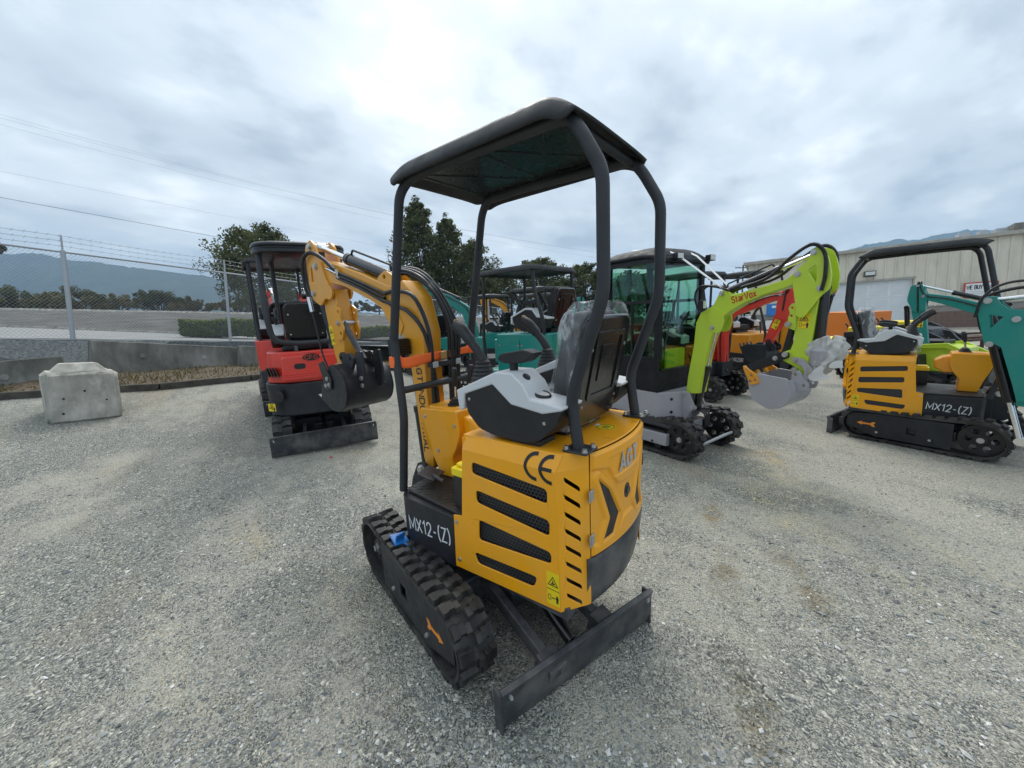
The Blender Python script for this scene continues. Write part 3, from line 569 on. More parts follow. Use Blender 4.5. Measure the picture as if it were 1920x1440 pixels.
# ---------------------------------------------------------------- yellow open-canopy excavator (two of them)
def mx12(root, track_M, blade_yaw=0.0, blade_off=(0, 0), det=True, boom_style='curled', knee=0.300):
    # --- undercarriage
    for sg in (1, -1): make_track(root, track_M, sg, 0.465, 0.185, 0.455, 0.165, -0.475, 0.150, 32, each=det)
    k = MB(); k.box(-0.30, 0.30, -0.27, 0.27, 0.14, 0.28, track_M); k.box(-0.5, 0.45, -0.06, 0.06, 0.15, 0.25, track_M); k.build('car_body', 'slate', root, bevel=0.01)
    k = MB(); k.cyl(track_M @ Vector((0, 0, 0.28)), track_M @ Vector((0, 0, 0.375)), 0.21, 32); k.build('slewing_ring', 'black', root)
    make_blade(root, track_M @ TR(blade_off[0], blade_off[1], 0), -0.895, 0.465, 0.215, -0.33, 0.17, yaw=blade_yaw)
    # --- platform
    k = MB(); pl = [(0.340, -0.34), (0.340, 0.34), (0.28, 0.400), (-0.142, 0.400), (-0.142, -0.400), (0.28, -0.400)]
    k.prism([(v.x, v.y) for v in fillet([Vector((a, b, 0)) for a, b in pl], [0.05, 0.05, 0.05, 0, 0, 0.05], 5, True)], 'xy', 0.372, 0.662); plat = k.build('platform', 'graphite', root, bevel=0.004)
    k = MB(); k.box(-0.80, -0.139, -0.385, 0.385, 0.385, 0.44); k.build('base_plate', 'slate', root, bevel=0.004)
    for sg in (1, -1):
        text('model_lettering', 'MX12-(Z)', 0.078, 'decal_white', plat, sidebasis(0.062, sg * 0.4005, 0.525, sg, R(4 * sg)), width=0.345, weight=0.13)
    k = MB(); fo = slot2d([(-0.24, -0.385), (0.31, -0.35), (0.325, -0.2), (0.325, 0.2), (0.31, 0.35), (-0.24, 0.385)], 0.04, 5); k.prism(fo, 'xy', 0.664, 0.682); mat_ = k.build('floor_mat', 'mat_rubber', root, bevel=0.004)
    if det:
        k = MB()
        for i in range(19):
            for j in range(26):
                x = -0.20 + i * 0.028; y = -0.34 + j * 0.027
                if abs(y) > 0.345: continue
                a = R(45 if (i + j) % 2 else -45); k.box(-0.011, 0.011, -0.003, 0.003, 0, 0.0025, TR(x, y, 0.6822) @ RZ(a))
        tag(k.build('tread_pattern', 'mat_rubber', mat_), None, None, kind='stuff')
    # --- engine cover
    out_ = [(-0.249, 1.045), (-0.774, 1.045), (-0.774, 0.425), (-0.137, 0.385), (-0.150, 0.678), (-0.212, 0.690)]
    S4 = [slot2d([(-0.308, 0.994), (-0.728, 0.963), (-0.726, 0.899), (-0.304, 0.935)], 0.022), slot2d([(-0.323, 0.857), (-0.735, 0.829), (-0.731, 0.758), (-0.321, 0.793)], 0.022),
          slot2d([(-0.33, 0.707), (-0.737, 0.687), (-0.736, 0.634), (-0.320, 0.598)], 0.022), slot2d([(-0.282, 0.519), (-0.661, 0.542), (-0.639, 0.484), (-0.301, 0.463)], 0.022)]
    def fold(b, sg):
        b.v = [(x, sg * (y - max(0, z - 1.045) * 0.42), z) for x, y, z in b.v]; return b
    for sg in (1, -1):
        k = MB(); k.plate(out_, S4, 'xz', 0.392, 0.400); k.plate([(-0.245, 1.112), (-0.785, 1.112), (-0.774, 1.0452), (-0.249, 1.0452)], [], 'xz', 0.392, 0.400)
        fold(k, sg); side = k.build('side_panel', 'yellow', root, bevel=0.0025)
        for q in S4:
            xs = [p[0] for p in q]; zs = [p[1] for p in q]; k = MB(); x0, x1, z0, z1 = min(xs) - 0.01, max(xs) + 0.01, min(zs) - 0.01, max(zs) + 0.01
            if det and sg > 0:
                h = 0.021; cols = int((x1 - x0) / (h * 0.866)) + 1; rows = int((z1 - z0) / (h * 0.75 * 1.0)) + 1
                for r_ in range(rows):
                    for c_ in range(cols):
                        cx = x0 + c_ * h * 0.866 + (h * 0.433 if r_ % 2 else 0); cz = z0 + r_ * h * 0.75
                        ring = [[(cx + rr * math.sin(t), 0.386, cz + rr * math.cos(t)) for t in [i * math.pi / 3 for i in range(6)]] for rr in (h * 0.5, h * 0.395)]
                        k.add(ring[0] + ring[1], [(i, (i + 1) % 6, (i + 1) % 6 + 6, i + 6) for i in range(6)])
                k.build('hex_screen', 'mesh_grey', side, ang=0)
                k = MB(); k.box(x0, x1, 0.355, 0.358, z0, z1); k.build('baffle', 'black', side)
            else:
                k.box(x0, x1, sg * 0.38 - 0.003, sg * 0.38 + 0.003, z0, z1); k.build('hex_screen', 'hexmesh', side)
        for zz in (0.645, 0.435): hexbolt('bolt', side, (-0.170, sg * 0.400, zz), (0, sg, 0), 0.009, 0.006)
        warn_sticker(side, sidebasis(-0.742, sg * 0.4008, 0.523, sg), 0.062, 0.152)
        # CE mark
        if sg > 0:
            k = MB()
            for cx in (-0.674, -0.748): k.plate(annulus(cx, 1.048, 0.044, 0.059, R(-95), R(95)), [], 'xz', 0.4006, 0.4018)
            k.box(-0.752, -0.700, 0.4006, 0.4018, 1.041, 1.055)
            fold(k, 1); k.build('ce_mark', 'decal_black', side)
        # corner chamfer with eight slots
        L_ = math.hypot(0.079, 0.115); e = Vector((-0.079, -0.115, 0)).normalized()
        k = MB(); holes = []
        for i in range(8):
            zc = 1.004 - i * 0.0735; holes.append(slot2d([(0.028, zc + 0.022), (0.100, zc - 0.036), (0.100, zc - 0.060), (0.028, zc - 0.002)], 0.010, 3))
        k.plate([(0, 0.425), (L_, 0.425), (L_, 1.045), (0, 1.045)], holes, 'xz', -0.004, 0.004); k.plate([(0, 1.0452), (L_, 1.0452), (L_, 1.112), (0, 1.112)], [], 'xz', -0.004, 0.004)
        k.v = [(-0.774 + e.x * x + 0.028 * max(0, z - 1.045) / 0.067 * 0.0, 0.396 + e.y * x + y - 0.028 * max(0, (z - 1.045)) / 0.067 * (1 - x / L_), z) for x, y, z in k.v]
        if sg < 0: k.v = [(x, -y, z) for x, y, z in k.v]
        ch = k.build('corner_panel', 'yellow', root, bevel=0.0025)
    k = MB(); k.prism([(-0.24, 0.376), (-0.24, -0.376), (-0.774, -0.370), (-0.853, -0.281)] + [(-0.853 - 0.040 * (1 - ((i - 6) / 6) ** 2), (i - 6) / 6 * 0.281) for i in range(1, 12)] + [(-0.853, 0.281), (-0.774, 0.370)], 'xy', 1.104, 1.1125)
    deck = k.build('deck_panel', 'yellow', root, bevel=0.003)
    k = MB(); k.box(-0.252, -0.244, -0.388, 0.388, 0.69, 1.10); k.build('front_bulkhead', 'yellow', root)
    k = MB(); k.box(-0.76, -0.26, -0.33, 0.33, 0.46, 1.02); k.build('engine', 'black', root)
    k = MB(); k.cyl((-0.775, -0.045, 1.1128), (-0.775, -0.045, 1.1138), 0.045, 28); dk = k.build('round_sticker', 'decal_yellow', deck)
    k = MB(); k.plate(circ2d(-0.775, -0.045, 0.041, 28), [circ2d(-0.775, -0.045, 0.037, 28)], 'xy', 1.1139, 1.1143)
    for i in range(3): k.box(-0.79 + 0.012 * i, -0.784 + 0.012 * i, -0.068, -0.022, 1.1139, 1.1143)
    k.build('sticker_print', 'decal_dark', dk)
    k = MB(); k.box(-0.735, -0.715, -0.075, -0.045, 1.1128, 1.1135); k.build('paper_tag', 'decal_white', deck)
    # --- rear door with relief
    V1 = [(0.240, 0.985), (0.165, 0.915), (0.085, 0.775), (0.135, 0.695), (0.215, 0.690), (0.165, 0.785)]
    def bulge(y): return -(0.853 + 0.040 * (1 - (y / 0.281) ** 2))
    def segd(p, a, b):
        ax, az = a; bx, bz = b; t = max(0, min(1, ((p[0] - ax) * (bx - ax) + (p[1] - az) * (bz - az)) / ((bx - ax) ** 2 + (bz - az) ** 2))); return math.hypot(p[0] - ax - t * (bx - ax), p[1] - az - t * (bz - az))
    def polyd(p, Q): return min(segd(p, Q[i], Q[(i + 1) % len(Q)]) for i in range(len(Q)))
    def inside(p, Q):
        c = False
        for i in range(len(Q)):
            (x1, z1), (x2, z2) = Q[i], Q[i - 1]
            if (z1 > p[1]) != (z2 > p[1]) and p[0] < (x2 - x1) * (p[1] - z1) / (z2 - z1) + x1: c = not c
        return c
    def sst(a, b, x): t = max(0, min(1, (x - a) / (b - a))); return t * t * (3 - 2 * t)
    def lineabove(y, pts): return np.interp(abs(y), [p[0] for p in pts], [p[1] for p in pts])
    G1 = [(0, 0.908), (0.10, 0.915), (0.175, 1.010), (0.285, 1.035)]; G2 = [(0, 0.745), (0.055, 0.742), (0.125, 0.672), (0.285, 0.700)]
    def relief(y, z):
        d = 0.012 * sst(-0.008, 0.008, z - lineabove(y, G1)) + 0.012 * sst(-0.008, 0.008, lineabove(y, G2) - z)
        q = (abs(y), z); dd = polyd(q, V1); s_ = -dd if inside(q, V1) else dd
        if s_ < 0.05: d = max(d, 0.011 * sst(0.036, 0.022, s_)) ; d -= 0.014 * sst(0.004, -0.004, s_)
        d *= sst(0, 0.012, min(0.281 - abs(y), z - 0.645, 1.1 - z))
        if 0.955 < z < 1.055 and abs(y) < 0.135 + (z - 0.955) * 0.4: d -= 0.005
        return d
    def door(u, v): y = (u - 0.5) * 0.558; z = 0.645 + 0.457 * v; return (bulge(y) - 0.003 - relief(y, z), y, z)
    n1, n2 = (110, 90) if det else (40, 34)
    dr = MB().grid(door, n1, n2).build('rear_door', 'yellow', root, ang=28)
    for sg in (1, -1):
        k = MB(); q = [(sg * (0.162 + (a - 0.162) * 0.94), 0.82 + (b - 0.82) * 0.97) for a, b in V1]; k.plate(q, [], 'yz', 0, 0.002)
        k.v = [(x + bulge(y) - 0.0050, y, z) for x, y, z in k.v]; k.build('vent_screen', 'hexmesh', dr, ang=0)
    k = MB(); k.prism([(0.029 * math.cos(i * math.pi / 12), 0.845 + 0.036 * math.sin(i * math.pi / 12)) for i in range(24)], 'yz', bulge(0) - 0.0045, bulge(0) + 0.01); k.build('exhaust_opening', 'black', dr); k = MB(); k.cyl((bulge(0) + 0.0, -0.008, 0.842), (bulge(0) - 0.010, -0.008, 0.842), 0.017, 18); k.build('exhaust_pipe', 'slate', dr)
    text('badge_lettering', 'AGT', 0.072, 'decal_grey', dr, basis((bulge(0) - 0.0125, 0, 1.005), (0, -1, 0), (0, 0, 1)), width=0.185, weight=0.24)
    for zz in (0.925, 0.728):
        k = MB(); k.box(-0.866, -0.860, 0.262, 0.282, zz - 0.024, zz + 0.024); k.cyl((-0.864, 0.287, zz - 0.024), (-0.864, 0.287, zz + 0.024), 0.006, 10); k.box(-0.006, 0.0, -0.0, 0.022, zz - 0.024, zz + 0.024, TR(-0.853, 0.290, 0) @ RZ(R(34))); h = k.build('hinge', 'steel', dr, bevel=0.0015)
        for dz in (-0.012, 0.012): hexbolt('screw', h, (-0.866, 0.272, zz + dz), (-1, 0, 0), 0.004, 0.002)
    k = MB(); k.box(-0.866, -0.852, -0.292, -0.276, 0.86, 0.92); k.build('door_lock', 'black', dr, bevel=0.003)
    def cw(u, v): y = (u - 0.5) * 0.60; z = 0.405 + 0.237 * v; return (bulge(max(-0.3, min(0.3, y))) - 0.004 + 0.030 * (1 - v) ** 2, y * (1 - 0.02 * (1 - v)), z)
    cwb = MB().grid(cw, 30, 8); cwb.build('counterweight', 'slate', root, ang=60, solid=0.012)
    # --- roll bars
    r_ = 0.0240
    for sg in (1, -1):
        y = sg * 0.297
        path = [(-0.818, y, 1.118), (-0.788, y, 1.323), (-0.930, y, 1.715), (-0.930, y, 2.122), (-0.848, sg * 0.295, 2.268), (-0.80, sg * 0.285, 2.330), (-0.20, sg * 0.28, 2.350), (0.10, sg * 0.285, 2.345), (0.168, sg * 0.304, 2.28), (0.338, sg * 0.308, 1.547)]
        k = MB(); k.tube(fillet(path, [0, .05, .06, .05, .03, .06, .05, .05, .08, 0], 5), r_, 14); k.build('rear_post', 'post', root, ang=60)
        k = MB(); k.tube(fillet([(0.338, sg * 0.308, 1.58), (0.338, sg * 0.308, 1.547), (knee, sg * 0.32, 1.115 if knee < 0.4 else 1.26), (0.345, sg * 0.345, 0.66)], [0, .03, .05, 0], 5), r_, 14); k.build('front_post', 'post', root, ang=60)
        k = MB(); k.prism(slot2d([(-0.875, y - 0.06), (-0.765, y - 0.06), (-0.765, y + 0.045), (-0.875, y + 0.045)], 0.012), 'xy', 1.113, 1.123); pt = k.build('foot_plate', 'post', root, bevel=0.003)
        for dx, dy in ((-0.86, -0.04), (-0.78, -0.045), (-0.86, 0.03), (-0.78, 0.03)): hexbolt('bolt', pt, (dx, y + dy, 1.123), (0, 0, 1), 0.010, 0.014)
    k = MB(); k.cyl((0.315, 0.31, 1.262), (0.315, -0.31, 1.262), 0.021, 14); k.build('cross_bar', 'post', root)
    k = MB(); k.cyl((-0.80, 0.29, 2.315), (-0.80, -0.29, 2.315), 0.02, 12); k.build('roof_bar', 'post', root)
    canopy(root, -0.862, 0.205, 0.352, 2.403, rear=0.082, drop=0.078, corner=0.07)
    # --- seat and consoles
    seat(root, TR(-0.70, -0.01, 1.17))
    blk = [(-0.257, 1.307), (-0.435, 1.366), (-0.535, 1.286), (-0.695, 1.264), (-0.783, 1.285), (-0.757, 1.220), (-0.675, 1.147), (-0.612, 1.127), (-0.438, 1.130), (-0.339, 1.150), (-0.268, 1.217)]
    cap = [(-0.205, 1.321), (-0.455, 1.421), (-0.545, 1.421), (-0.605, 1.373), (-0.635, 1.318), (-0.79, 1.297), (-0.783, 1.284), (-0.695, 1.263), (-0.535, 1.285), (-0.435, 1.365), (-0.257, 1.306), (-0.247, 1.232), (-0.217, 1.222)]
    for sg in (1, -1):
        a, b_ = sorted((sg * 0.205, sg * 0.362)); k = MB(); k.prism([(p[0], p[1]) for p in fillet([Vector((x, z, 0)) for x, z in blk], 0.02, 3, True)], 'xz', a, b_); cs = k.build('console', 'plastic', root, bevel=0.008, seg=3)
        a, b_ = sorted((sg * 0.200, sg * 0.366)); k = MB(); k.prism(cap, 'xz', a, b_); cp = k.build('console_cap', 'grey_shell', cs, bevel=0.007, seg=3)
        for xx, zz in ((-0.285, 1.285), (-0.70, 1.225)): hexbolt('screw', cs, (xx, sg * 0.362, zz), (0, sg, 0), 0.006, 0.003)
        k = MB(); k.box(-0.66, -0.50, sg * 0.28 - 0.06, sg * 0.28 + 0.06, 1.105, 1.135); k.build('console_foot', 'black', cs, bevel=0.004)
        joystick(root, -0.305, sg * 0.275, 1.350, (0.11, 0.0))
        k = MB(); k.cyl((-0.500, sg * 0.285, 1.40), (-0.497, sg * 0.285, 1.455), 0.019, 14); st = k.build('armrest_post', 'plastic', root)
        k = MB(); k.prism([(v.x, v.y) for v in fillet([Vector((x, z, 0)) for x, z in [(-0.47, 1.452), (-0.43, 1.470), (-0.45, 1.495), (-0.58, 1.515), (-0.635, 1.498), (-0.58, 1.458)]], 0.02, 4, True)], 'xz', sg * 0.285 - 0.036, sg * 0.285 + 0.036); k.build('armrest', 'plastic', root, bevel=0.014, seg=3)
        if sg > 0:
            k = MB(); Mk = basis((-0.596, 0.285, 1.385), (-0.55, 0, -0.835), (0, 1, 0)); k.lathe([(0.018, 0), (0.020, 0.006), (0.018, 0.02), (0.012, 0.024)], 12, TR(-0.566, 0.30, 1.385) @ RY(R(-40))); k.build('throttle_knob', 'plastic', cs)
            k = MB(); k.lathe([(0.036, 0), (0.040, 0.010), (0.034, 0.016), (0.032, 0.010)], 24, TR(-0.640, 0.282, 1.316) @ RY(R(-14))); g = k.build('gauge', 'black', cs); k = MB(); k.lathe([(0.031, 0.0), (0.031, 0.0115)], 24, TR(-0.640, 0.282, 1.316) @ RY(R(-14))); k.build('gauge_face', 'decal_grey', g)
    # --- control pedestal
    ped = [(0.125, 0.684), (0.285, 0.684), (0.318, 0.84), (0.355, 0.95), (0.378, 1.08), (0.378, 1.118), (0.045, 1.135), (0.030, 1.00), (0.075, 0.90), (0.130, 0.83)]
    k = MB(); k.prism([(v.x, v.y) for v in fillet([Vector((x, z, 0)) for x, z in ped], [0.01, 0.01, 0.03, 0.05, 0.02, 0.02, 0.02, 0.04, 0.05, 0.03], 4, True)], 'xz', -0.145, 0.150)
    k.v = [(x, y * (1 - 0.32 * max(0, (0.90 - z) / 0.22)), z) for x, y, z in k.v]; pe = k.build('control_pedestal', 'yellow', root, bevel=0.018, seg=4)
    k = MB(); k.prism(slot2d([(0.07, -0.115), (0.345, -0.115), (0.345, 0.120), (0.07, 0.120)], 0.05, 5), 'xy', 1.10, 1.145); k.v = [(x, y, z - 0.045 * (x - 0.05)) for x, y, z in k.v]; k.build('pedestal_lid', 'yellow', pe, bevel=0.010, seg=3)
    k = MB(); k.prism([(-0.085, 0.955), (-0.085, 1.035), (-0.02, 1.085), (0.07, 1.10), (0.09, 0.90), (0.0, 0.89)], 'xz', -0.085, 0.105); k.build('pedestal_nose', 'yellow', pe, bevel=0.015, seg=3)
    for xx, yy, zz, dd in ((0.33, 0.150, 1.07, (0, 1, 0)), (0.07, 0.150, 1.045, (0, 1, 0)), (0.25, 0.137, 0.86, (0, 1, 0))): hexbolt('bolt', pe, (xx, yy, zz), dd, 0.009, 0.006)
    for yy in (0.05, -0.05):
        k = MB(); prof = [(0.05, 0), (0.052, 0.012), (0.038, 0.016), (0.040, 0.028), (0.028, 0.032), (0.029, 0.044), (0.016, 0.05)]; k.lathe(prof, 16, TR(0.15, yy, 1.137)); lb = k.build('lever_boot', 'plastic', root, ang=50)
        k = MB(); k.cyl((0.15, yy, 1.17), (0.135, yy * 1.2, 1.27), 0.006, 8); k.build('lever_rod', 'chrome', lb)
        k = MB(); k.tube([(0.137, yy * 1.2, 1.26), (0.130, yy * 1.3, 1.30), (0.122, yy * 1.4, 1.355), (0.120, yy * 1.4, 1.37)], [0.014, 0.017, 0.020, 0.012], 12); k.build('lever_grip', 'plastic', lb, ang=60)
    # pedals and battery box
    for yy, xx in ((0.215, 0.255),):
        k = MB(); k.box(-0.05, 0.07, -0.06, 0.06, 0, 0.010, TR(xx - 0.02, yy - 0.005, 0.735) @ RY(R(-14)) @ RZ(R(15))); k.cyl((xx - 0.05, yy + 0.0, 0.70), (xx + 0.01, yy, 0.735), 0.012, 8); k.tube([(0.10, 0.24, 0.735), (0.17, 0.235, 0.745), (0.215, 0.22, 0.742)], 0.011, 8); k.build('foot_pedal', 'slate', root, bevel=0.003)
    k = MB(); k.box(-0.235, -0.105, 0.22, 0.345, 0.684, 0.86); bb = k.build('battery', 'black', root, bevel=0.006)
    k = MB(); k.box(-0.238, -0.100, 0.215, 0.35, 0.8605, 0.905); k.box(-0.22, -0.12, 0.235, 0.33, 0.9052, 0.925); k.build('battery_lid', 'yellow_plastic', bb, bevel=0.006)
    # --- swing bracket and boom (in the plane y=0, local)
    k = MB(); k.box(0.335, 0.41, -0.16, 0.16, 0.38, 0.64); k.build('swing_mount', 'graphite', root, bevel=0.008)
    for sg in (1, -1):
        k = MB(); k.plate(slot2d([(0.36, 0.40), (0.50, 0.38), (0.60, 0.47), (0.56, 0.60), (0.48, 0.735), (0.40, 0.735), (0.36, 0.62)], 0.03, 4), [circ2d(0.445, 0.685, 0.012, 8), circ2d(0.55, 0.50, 0.012, 8)], 'xz', sg * 0.115 - 0.011, sg * 0.115 + 0.011); br = k.build('swing_bracket', 'graphite', root, bevel=0.004)
        hexbolt('bracket_bolt', br, (0.445, sg * 0.126, 0.690), (0, sg, 0), 0.026, 0.022); hexbolt('bracket_bolt', br, (0.55, sg * 0.126, 0.50), (0, sg, 0), 0.024, 0.020)
    hexm = 'gold'
    if boom_style == 'curled':
        bo = [(0.395, 0.70), (0.385, 0.77), (0.392, 1.18), (0.388, 1.38), (0.372, 1.58), (0.430, 1.80), (0.538, 1.905), (0.60, 1.880), (0.701, 1.885), (1.00, 1.995), (1.30, 2.085), (1.56, 2.150), (1.60, 2.09), (1.575, 2.02), (1.45, 1.968), (1.24, 1.925), (0.90, 1.800), (0.72, 1.710), (0.632, 1.640), (0.575, 1.540), (0.535, 1.40), (0.512, 1.16), (0.485, 0.75), (0.468, 0.68), (0.43, 0.665)]
        k = MB(); k.prism(bo, 'xz', -0.070, 0.070); bm_ = k.build('boom', hexm, root, bevel=0.005)
        for sg in (1, -1):
            k = MB(); k.plate([(0.60, 1.70), (0.56, 1.62), (0.60, 1.56), (0.70, 1.64), (0.78, 1.745), (0.70, 1.765)], [], 'xz', sg * 0.0705, sg * 0.078); k.build('boom_gusset', hexm, bm_, bevel=0.002)
            k = MB(); k.plate(slot2d([(0.54, 1.86), (0.60, 1.84), (0.84, 1.90), (0.80, 1.955), (0.72, 1.985), (0.64, 1.945)], 0.02), [circ2d(0.735, 1.945, 0.016, 10)], 'xz', sg * 0.055 - 0.008, sg * 0.055 + 0.008); k.build('cylinder_bracket', hexm, bm_, bevel=0.003)
        # arm head and arm
        k = MB()
        for sg in (1, -1): k.plate(slot2d([(1.735, 2.275), (1.64, 2.315), (1.575, 2.26), (1.53, 2.13), (1.46, 1.98), (1.385, 1.90), (1.44, 1.835), (1.52, 1.86), (1.60, 1.80), (1.70, 1.845), (1.745, 1.90), (1.755, 2.12)], 0.03, 4), [slot2d([(1.665, 2.12), (1.69, 2.10), (1.705, 1.99), (1.665, 1.985)], 0.02)], 'xz', sg * 0.078 - 0.009, sg * 0.078 + 0.009)
        ah = k.build('arm_head', hexm, root, bevel=0.003)
        k = MB(); k.prism([(1.63, 1.92), (1.42, 1.92), (1.375, 1.60), (1.385, 1.42), (1.42, 1.34), (1.50, 1.315), (1.545, 1.40), (1.585, 1.62)], 'xz', -0.055, 0.055); arm = k.build('arm', hexm, root, bevel=0.005)
        k = MB(); k.cyl((1.65, -0.06, 2.11), (1.65, 0.06, 2.11), 0.05, 18); k.box(1.60, 1.74, -0.068, 0.068, 1.88, 1.93); k.build('head_boss', hexm, ah)
        for (x, z) in ((1.655, 2.262), (1.600, 2.105), (1.690, 1.905)): pin(ah, x, z, -0.092, 0.092, 0.026)
        for sg in (1, -1):
            k = MB(); k.plate(slot2d([(1.46, 1.80), (1.40, 1.80), (1.335, 1.76), (1.355, 1.68), (1.325, 1.61), (1.36, 1.53), (1.45, 1.53)], 0.02), [circ2d(1.375, 1.745, 0.016, 10), circ2d(1.375, 1.58, 0.016, 10)], 'xz', sg * 0.064 - 0.008, sg * 0.064 + 0.008); tb = k.build('thumb_bracket', hexm, arm, bevel=0.003)
        pin(arm, 1.385, 1.66, -0.08, 0.08, 0.02)
        warn_sticker(arm, sidebasis(1.548, 0.0556, 1.565, 1, R(7)), 0.055, 0.15)
        cylinder_set(root, (0.735, 1.945), (1.655, 2.262), 0.040, 0.0, 0.56, guard=True)
        cylinder_set(root, (1.735, 1.88), (1.555, 1.20), 0.036, 0.0, 0.60)                     # bucket cylinder in front of the arm
        k = MB(); k.tube(fillet([(1.385, 0.03, 1.66), (1.26, 0.03, 1.50), (1.15, 0.03, 1.38)], 0.05), 0.022, 10); k.build('thumb_link', 'slate', root)
        for sg in (1, -1):
            k = MB(); k.plate(slot2d([(1.18, 1.44), (1.10, 1.45), (1.085, 1.30), (1.095, 1.17), (1.16, 1.16), (1.19, 1.25)], 0.015), [], 'xz', sg * 0.075 - 0.010, sg * 0.075 + 0.010); tl = k.build('thumb_ear', 'graphite', root, bevel=0.003)
            for zz in (1.16, 1.215): hexbolt('bolt', tl, (1.125, sg * 0.085, zz + 0.03), (0, sg, 0), 0.016, 0.012)
        bucket(root, (1.335, 1.335), R(6), 0.40, 0.88, 'graphite')
        k = MB(); k.plate([(1.50, 1.36), (1.43, 1.38), (1.33, 1.24), (1.34, 1.17), (1.43, 1.15)], [], 'xz', 0.205, 0.22); ce = k.build('side_cutter', 'black', root, bevel=0.003)
        for x, z in ((1.37, 1.20), (1.42, 1.19), (1.39, 1.245)): hexbolt('bolt', ce, (x, 0.22, z), (0, 1, 0), 0.014, 0.008)
        pin(root, 1.43, 1.325, -0.11, 0.11, 0.024)
        # boom cylinder in front, work lamp, hoses, clamp
        cylinder_set(root, (0.53, 0.52), (0.60, 1.50), 0.040, 0.0, 0.56)
        text('boom_lettering', 'AGT', 0.050, 'decal_dark', bm_, sidebasis(0.450, 0.0707, 1.335, 1) @ RZ(R(-90)), width=0.135, weight=0.2); text('boom_lettering', 'INDUSTRIAL', 0.050, 'decal_dark', bm_, sidebasis(0.447, 0.0707, 1.01, 1) @ RZ(R(-90)), width=0.44, weight=0.17)
        k = MB(); k.box(0.505, 0.60, 0.078, 0.18, 1.44, 1.545); wl = k.build('work_lamp', 'black', root, bevel=0.006)
        k = MB()
        for i in range(6): k.box(0.497, 0.505, 0.08, 0.178, 1.448 + i * 0.016, 1.456 + i * 0.016)
        k.build('cooling_fins', 'black', wl)
        k = MB(); k.box(0.53, 0.57, 0.072, 0.14, 1.41, 1.418); k.box(0.545, 0.555, 0.105, 0.115, 1.418, 1.45); k.build('lamp_bracket', 'black', wl)
        for i in range(6):
            yy = -0.075 - 0.028 * (i % 3) ; xo = 0.02 * (i // 3)
            hose(root, [(0.36 - xo, yy, 0.72), (0.335 - xo, yy, 1.0), (0.330 - xo, yy - 0.01, 1.35), (0.32 - xo, yy - 0.01, 1.62), (0.40 + 0.02 * i, yy + 0.02, 1.83 + 0.02 * i), (0.62 + 0.03 * i, yy * 0.7, 1.955 + 0.012 * i), (0.80 + 0.03 * i, yy * 0.5, 1.965)], 0.0125)
        hose(root, [(0.36, 0.06, 0.72), (0.345, 0.055, 1.2), (0.325, 0.06, 1.55), (0.40, 0.085, 1.78), (0.55, 0.092, 1.84), (0.70, 0.085, 1.84)], 0.0125)
        hose(root, [(0.36, 0.03, 0.72), (0.340, 0.03, 1.2), (0.345, 0.075, 1.55), (0.46, 0.092, 1.70), (0.60, 0.090, 1.75), (0.76, 0.085, 1.80)], 0.0125)
        for q in range(3): hose(root, [(0.70 + 0.02 * q, 0.082, 1.83 - 0.022 * q), (1.0, 0.084, 1.935 - 0.022 * q), (1.30, 0.084, 2.035 - 0.022 * q)], 0.010)
        k = MB(); k.cyl((1.26, 0.085, 2.01), (1.42, 0.090, 2.07), 0.013, 10); k.cyl((1.28, 0.078, 1.985), (1.27, 0.095, 2.05), 0.016, 10); k.build('hose_fitting', 'chrome', root)
        hose(root, [(1.30, 0.095, 2.045), (1.45, 0.105, 2.15), (1.62, 0.11, 2.21), (1.76, 0.11, 2.16), (1.80, 0.10, 2.0), (1.77, 0.095, 1.86)], 0.013, rib=True)
        k = MB(); k.cyl((1.775, 0.095, 1.88), (1.75, 0.095, 1.76), 0.017, 12); k.build('hose_fitting', 'chrome', root)
        hose(root, [(1.75, 0.095, 1.77), (1.70, 0.10, 1.60), (1.64, 0.11, 1.42), (1.58, 0.10, 1.28)], 0.008)
        k = MB(); k.box(0.30, 0.345, -0.16, 0.085, 1.365, 1.395); cl = k.build('hose_clamp', 'black', root, bevel=0.003)
        for yy in (0.06, -0.13): k = MB(); k.box(0.29, 0.30, yy - 0.02, yy + 0.02, 1.362, 1.398); k.build('clamp_plate', 'galv', cl, bevel=0.003)
    else:
        bo = [(0.395, 0.70), (0.42, 0.90), (0.52, 1.22), (0.66, 1.42), (0.80, 1.36), (0.68, 1.18), (0.56, 0.88), (0.485, 0.70)]
        k = MB(); k.prism(bo + [], 'xz', -0.070, 0.070); bm_ = k.build('boom', hexm, root, bevel=0.005)
        k = MB(); k.prism([(0.67, 1.41), (1.4, 1.62), (2.0, 1.60), (2.0, 1.48), (1.4, 1.47), (0.80, 1.33)], 'xz', -0.068, 0.068); k.build('boom', hexm, root, bevel=0.005)
        cylinder_set(root, (0.55, 0.50), (0.84, 1.33), 0.040, 0.0, 0.56)
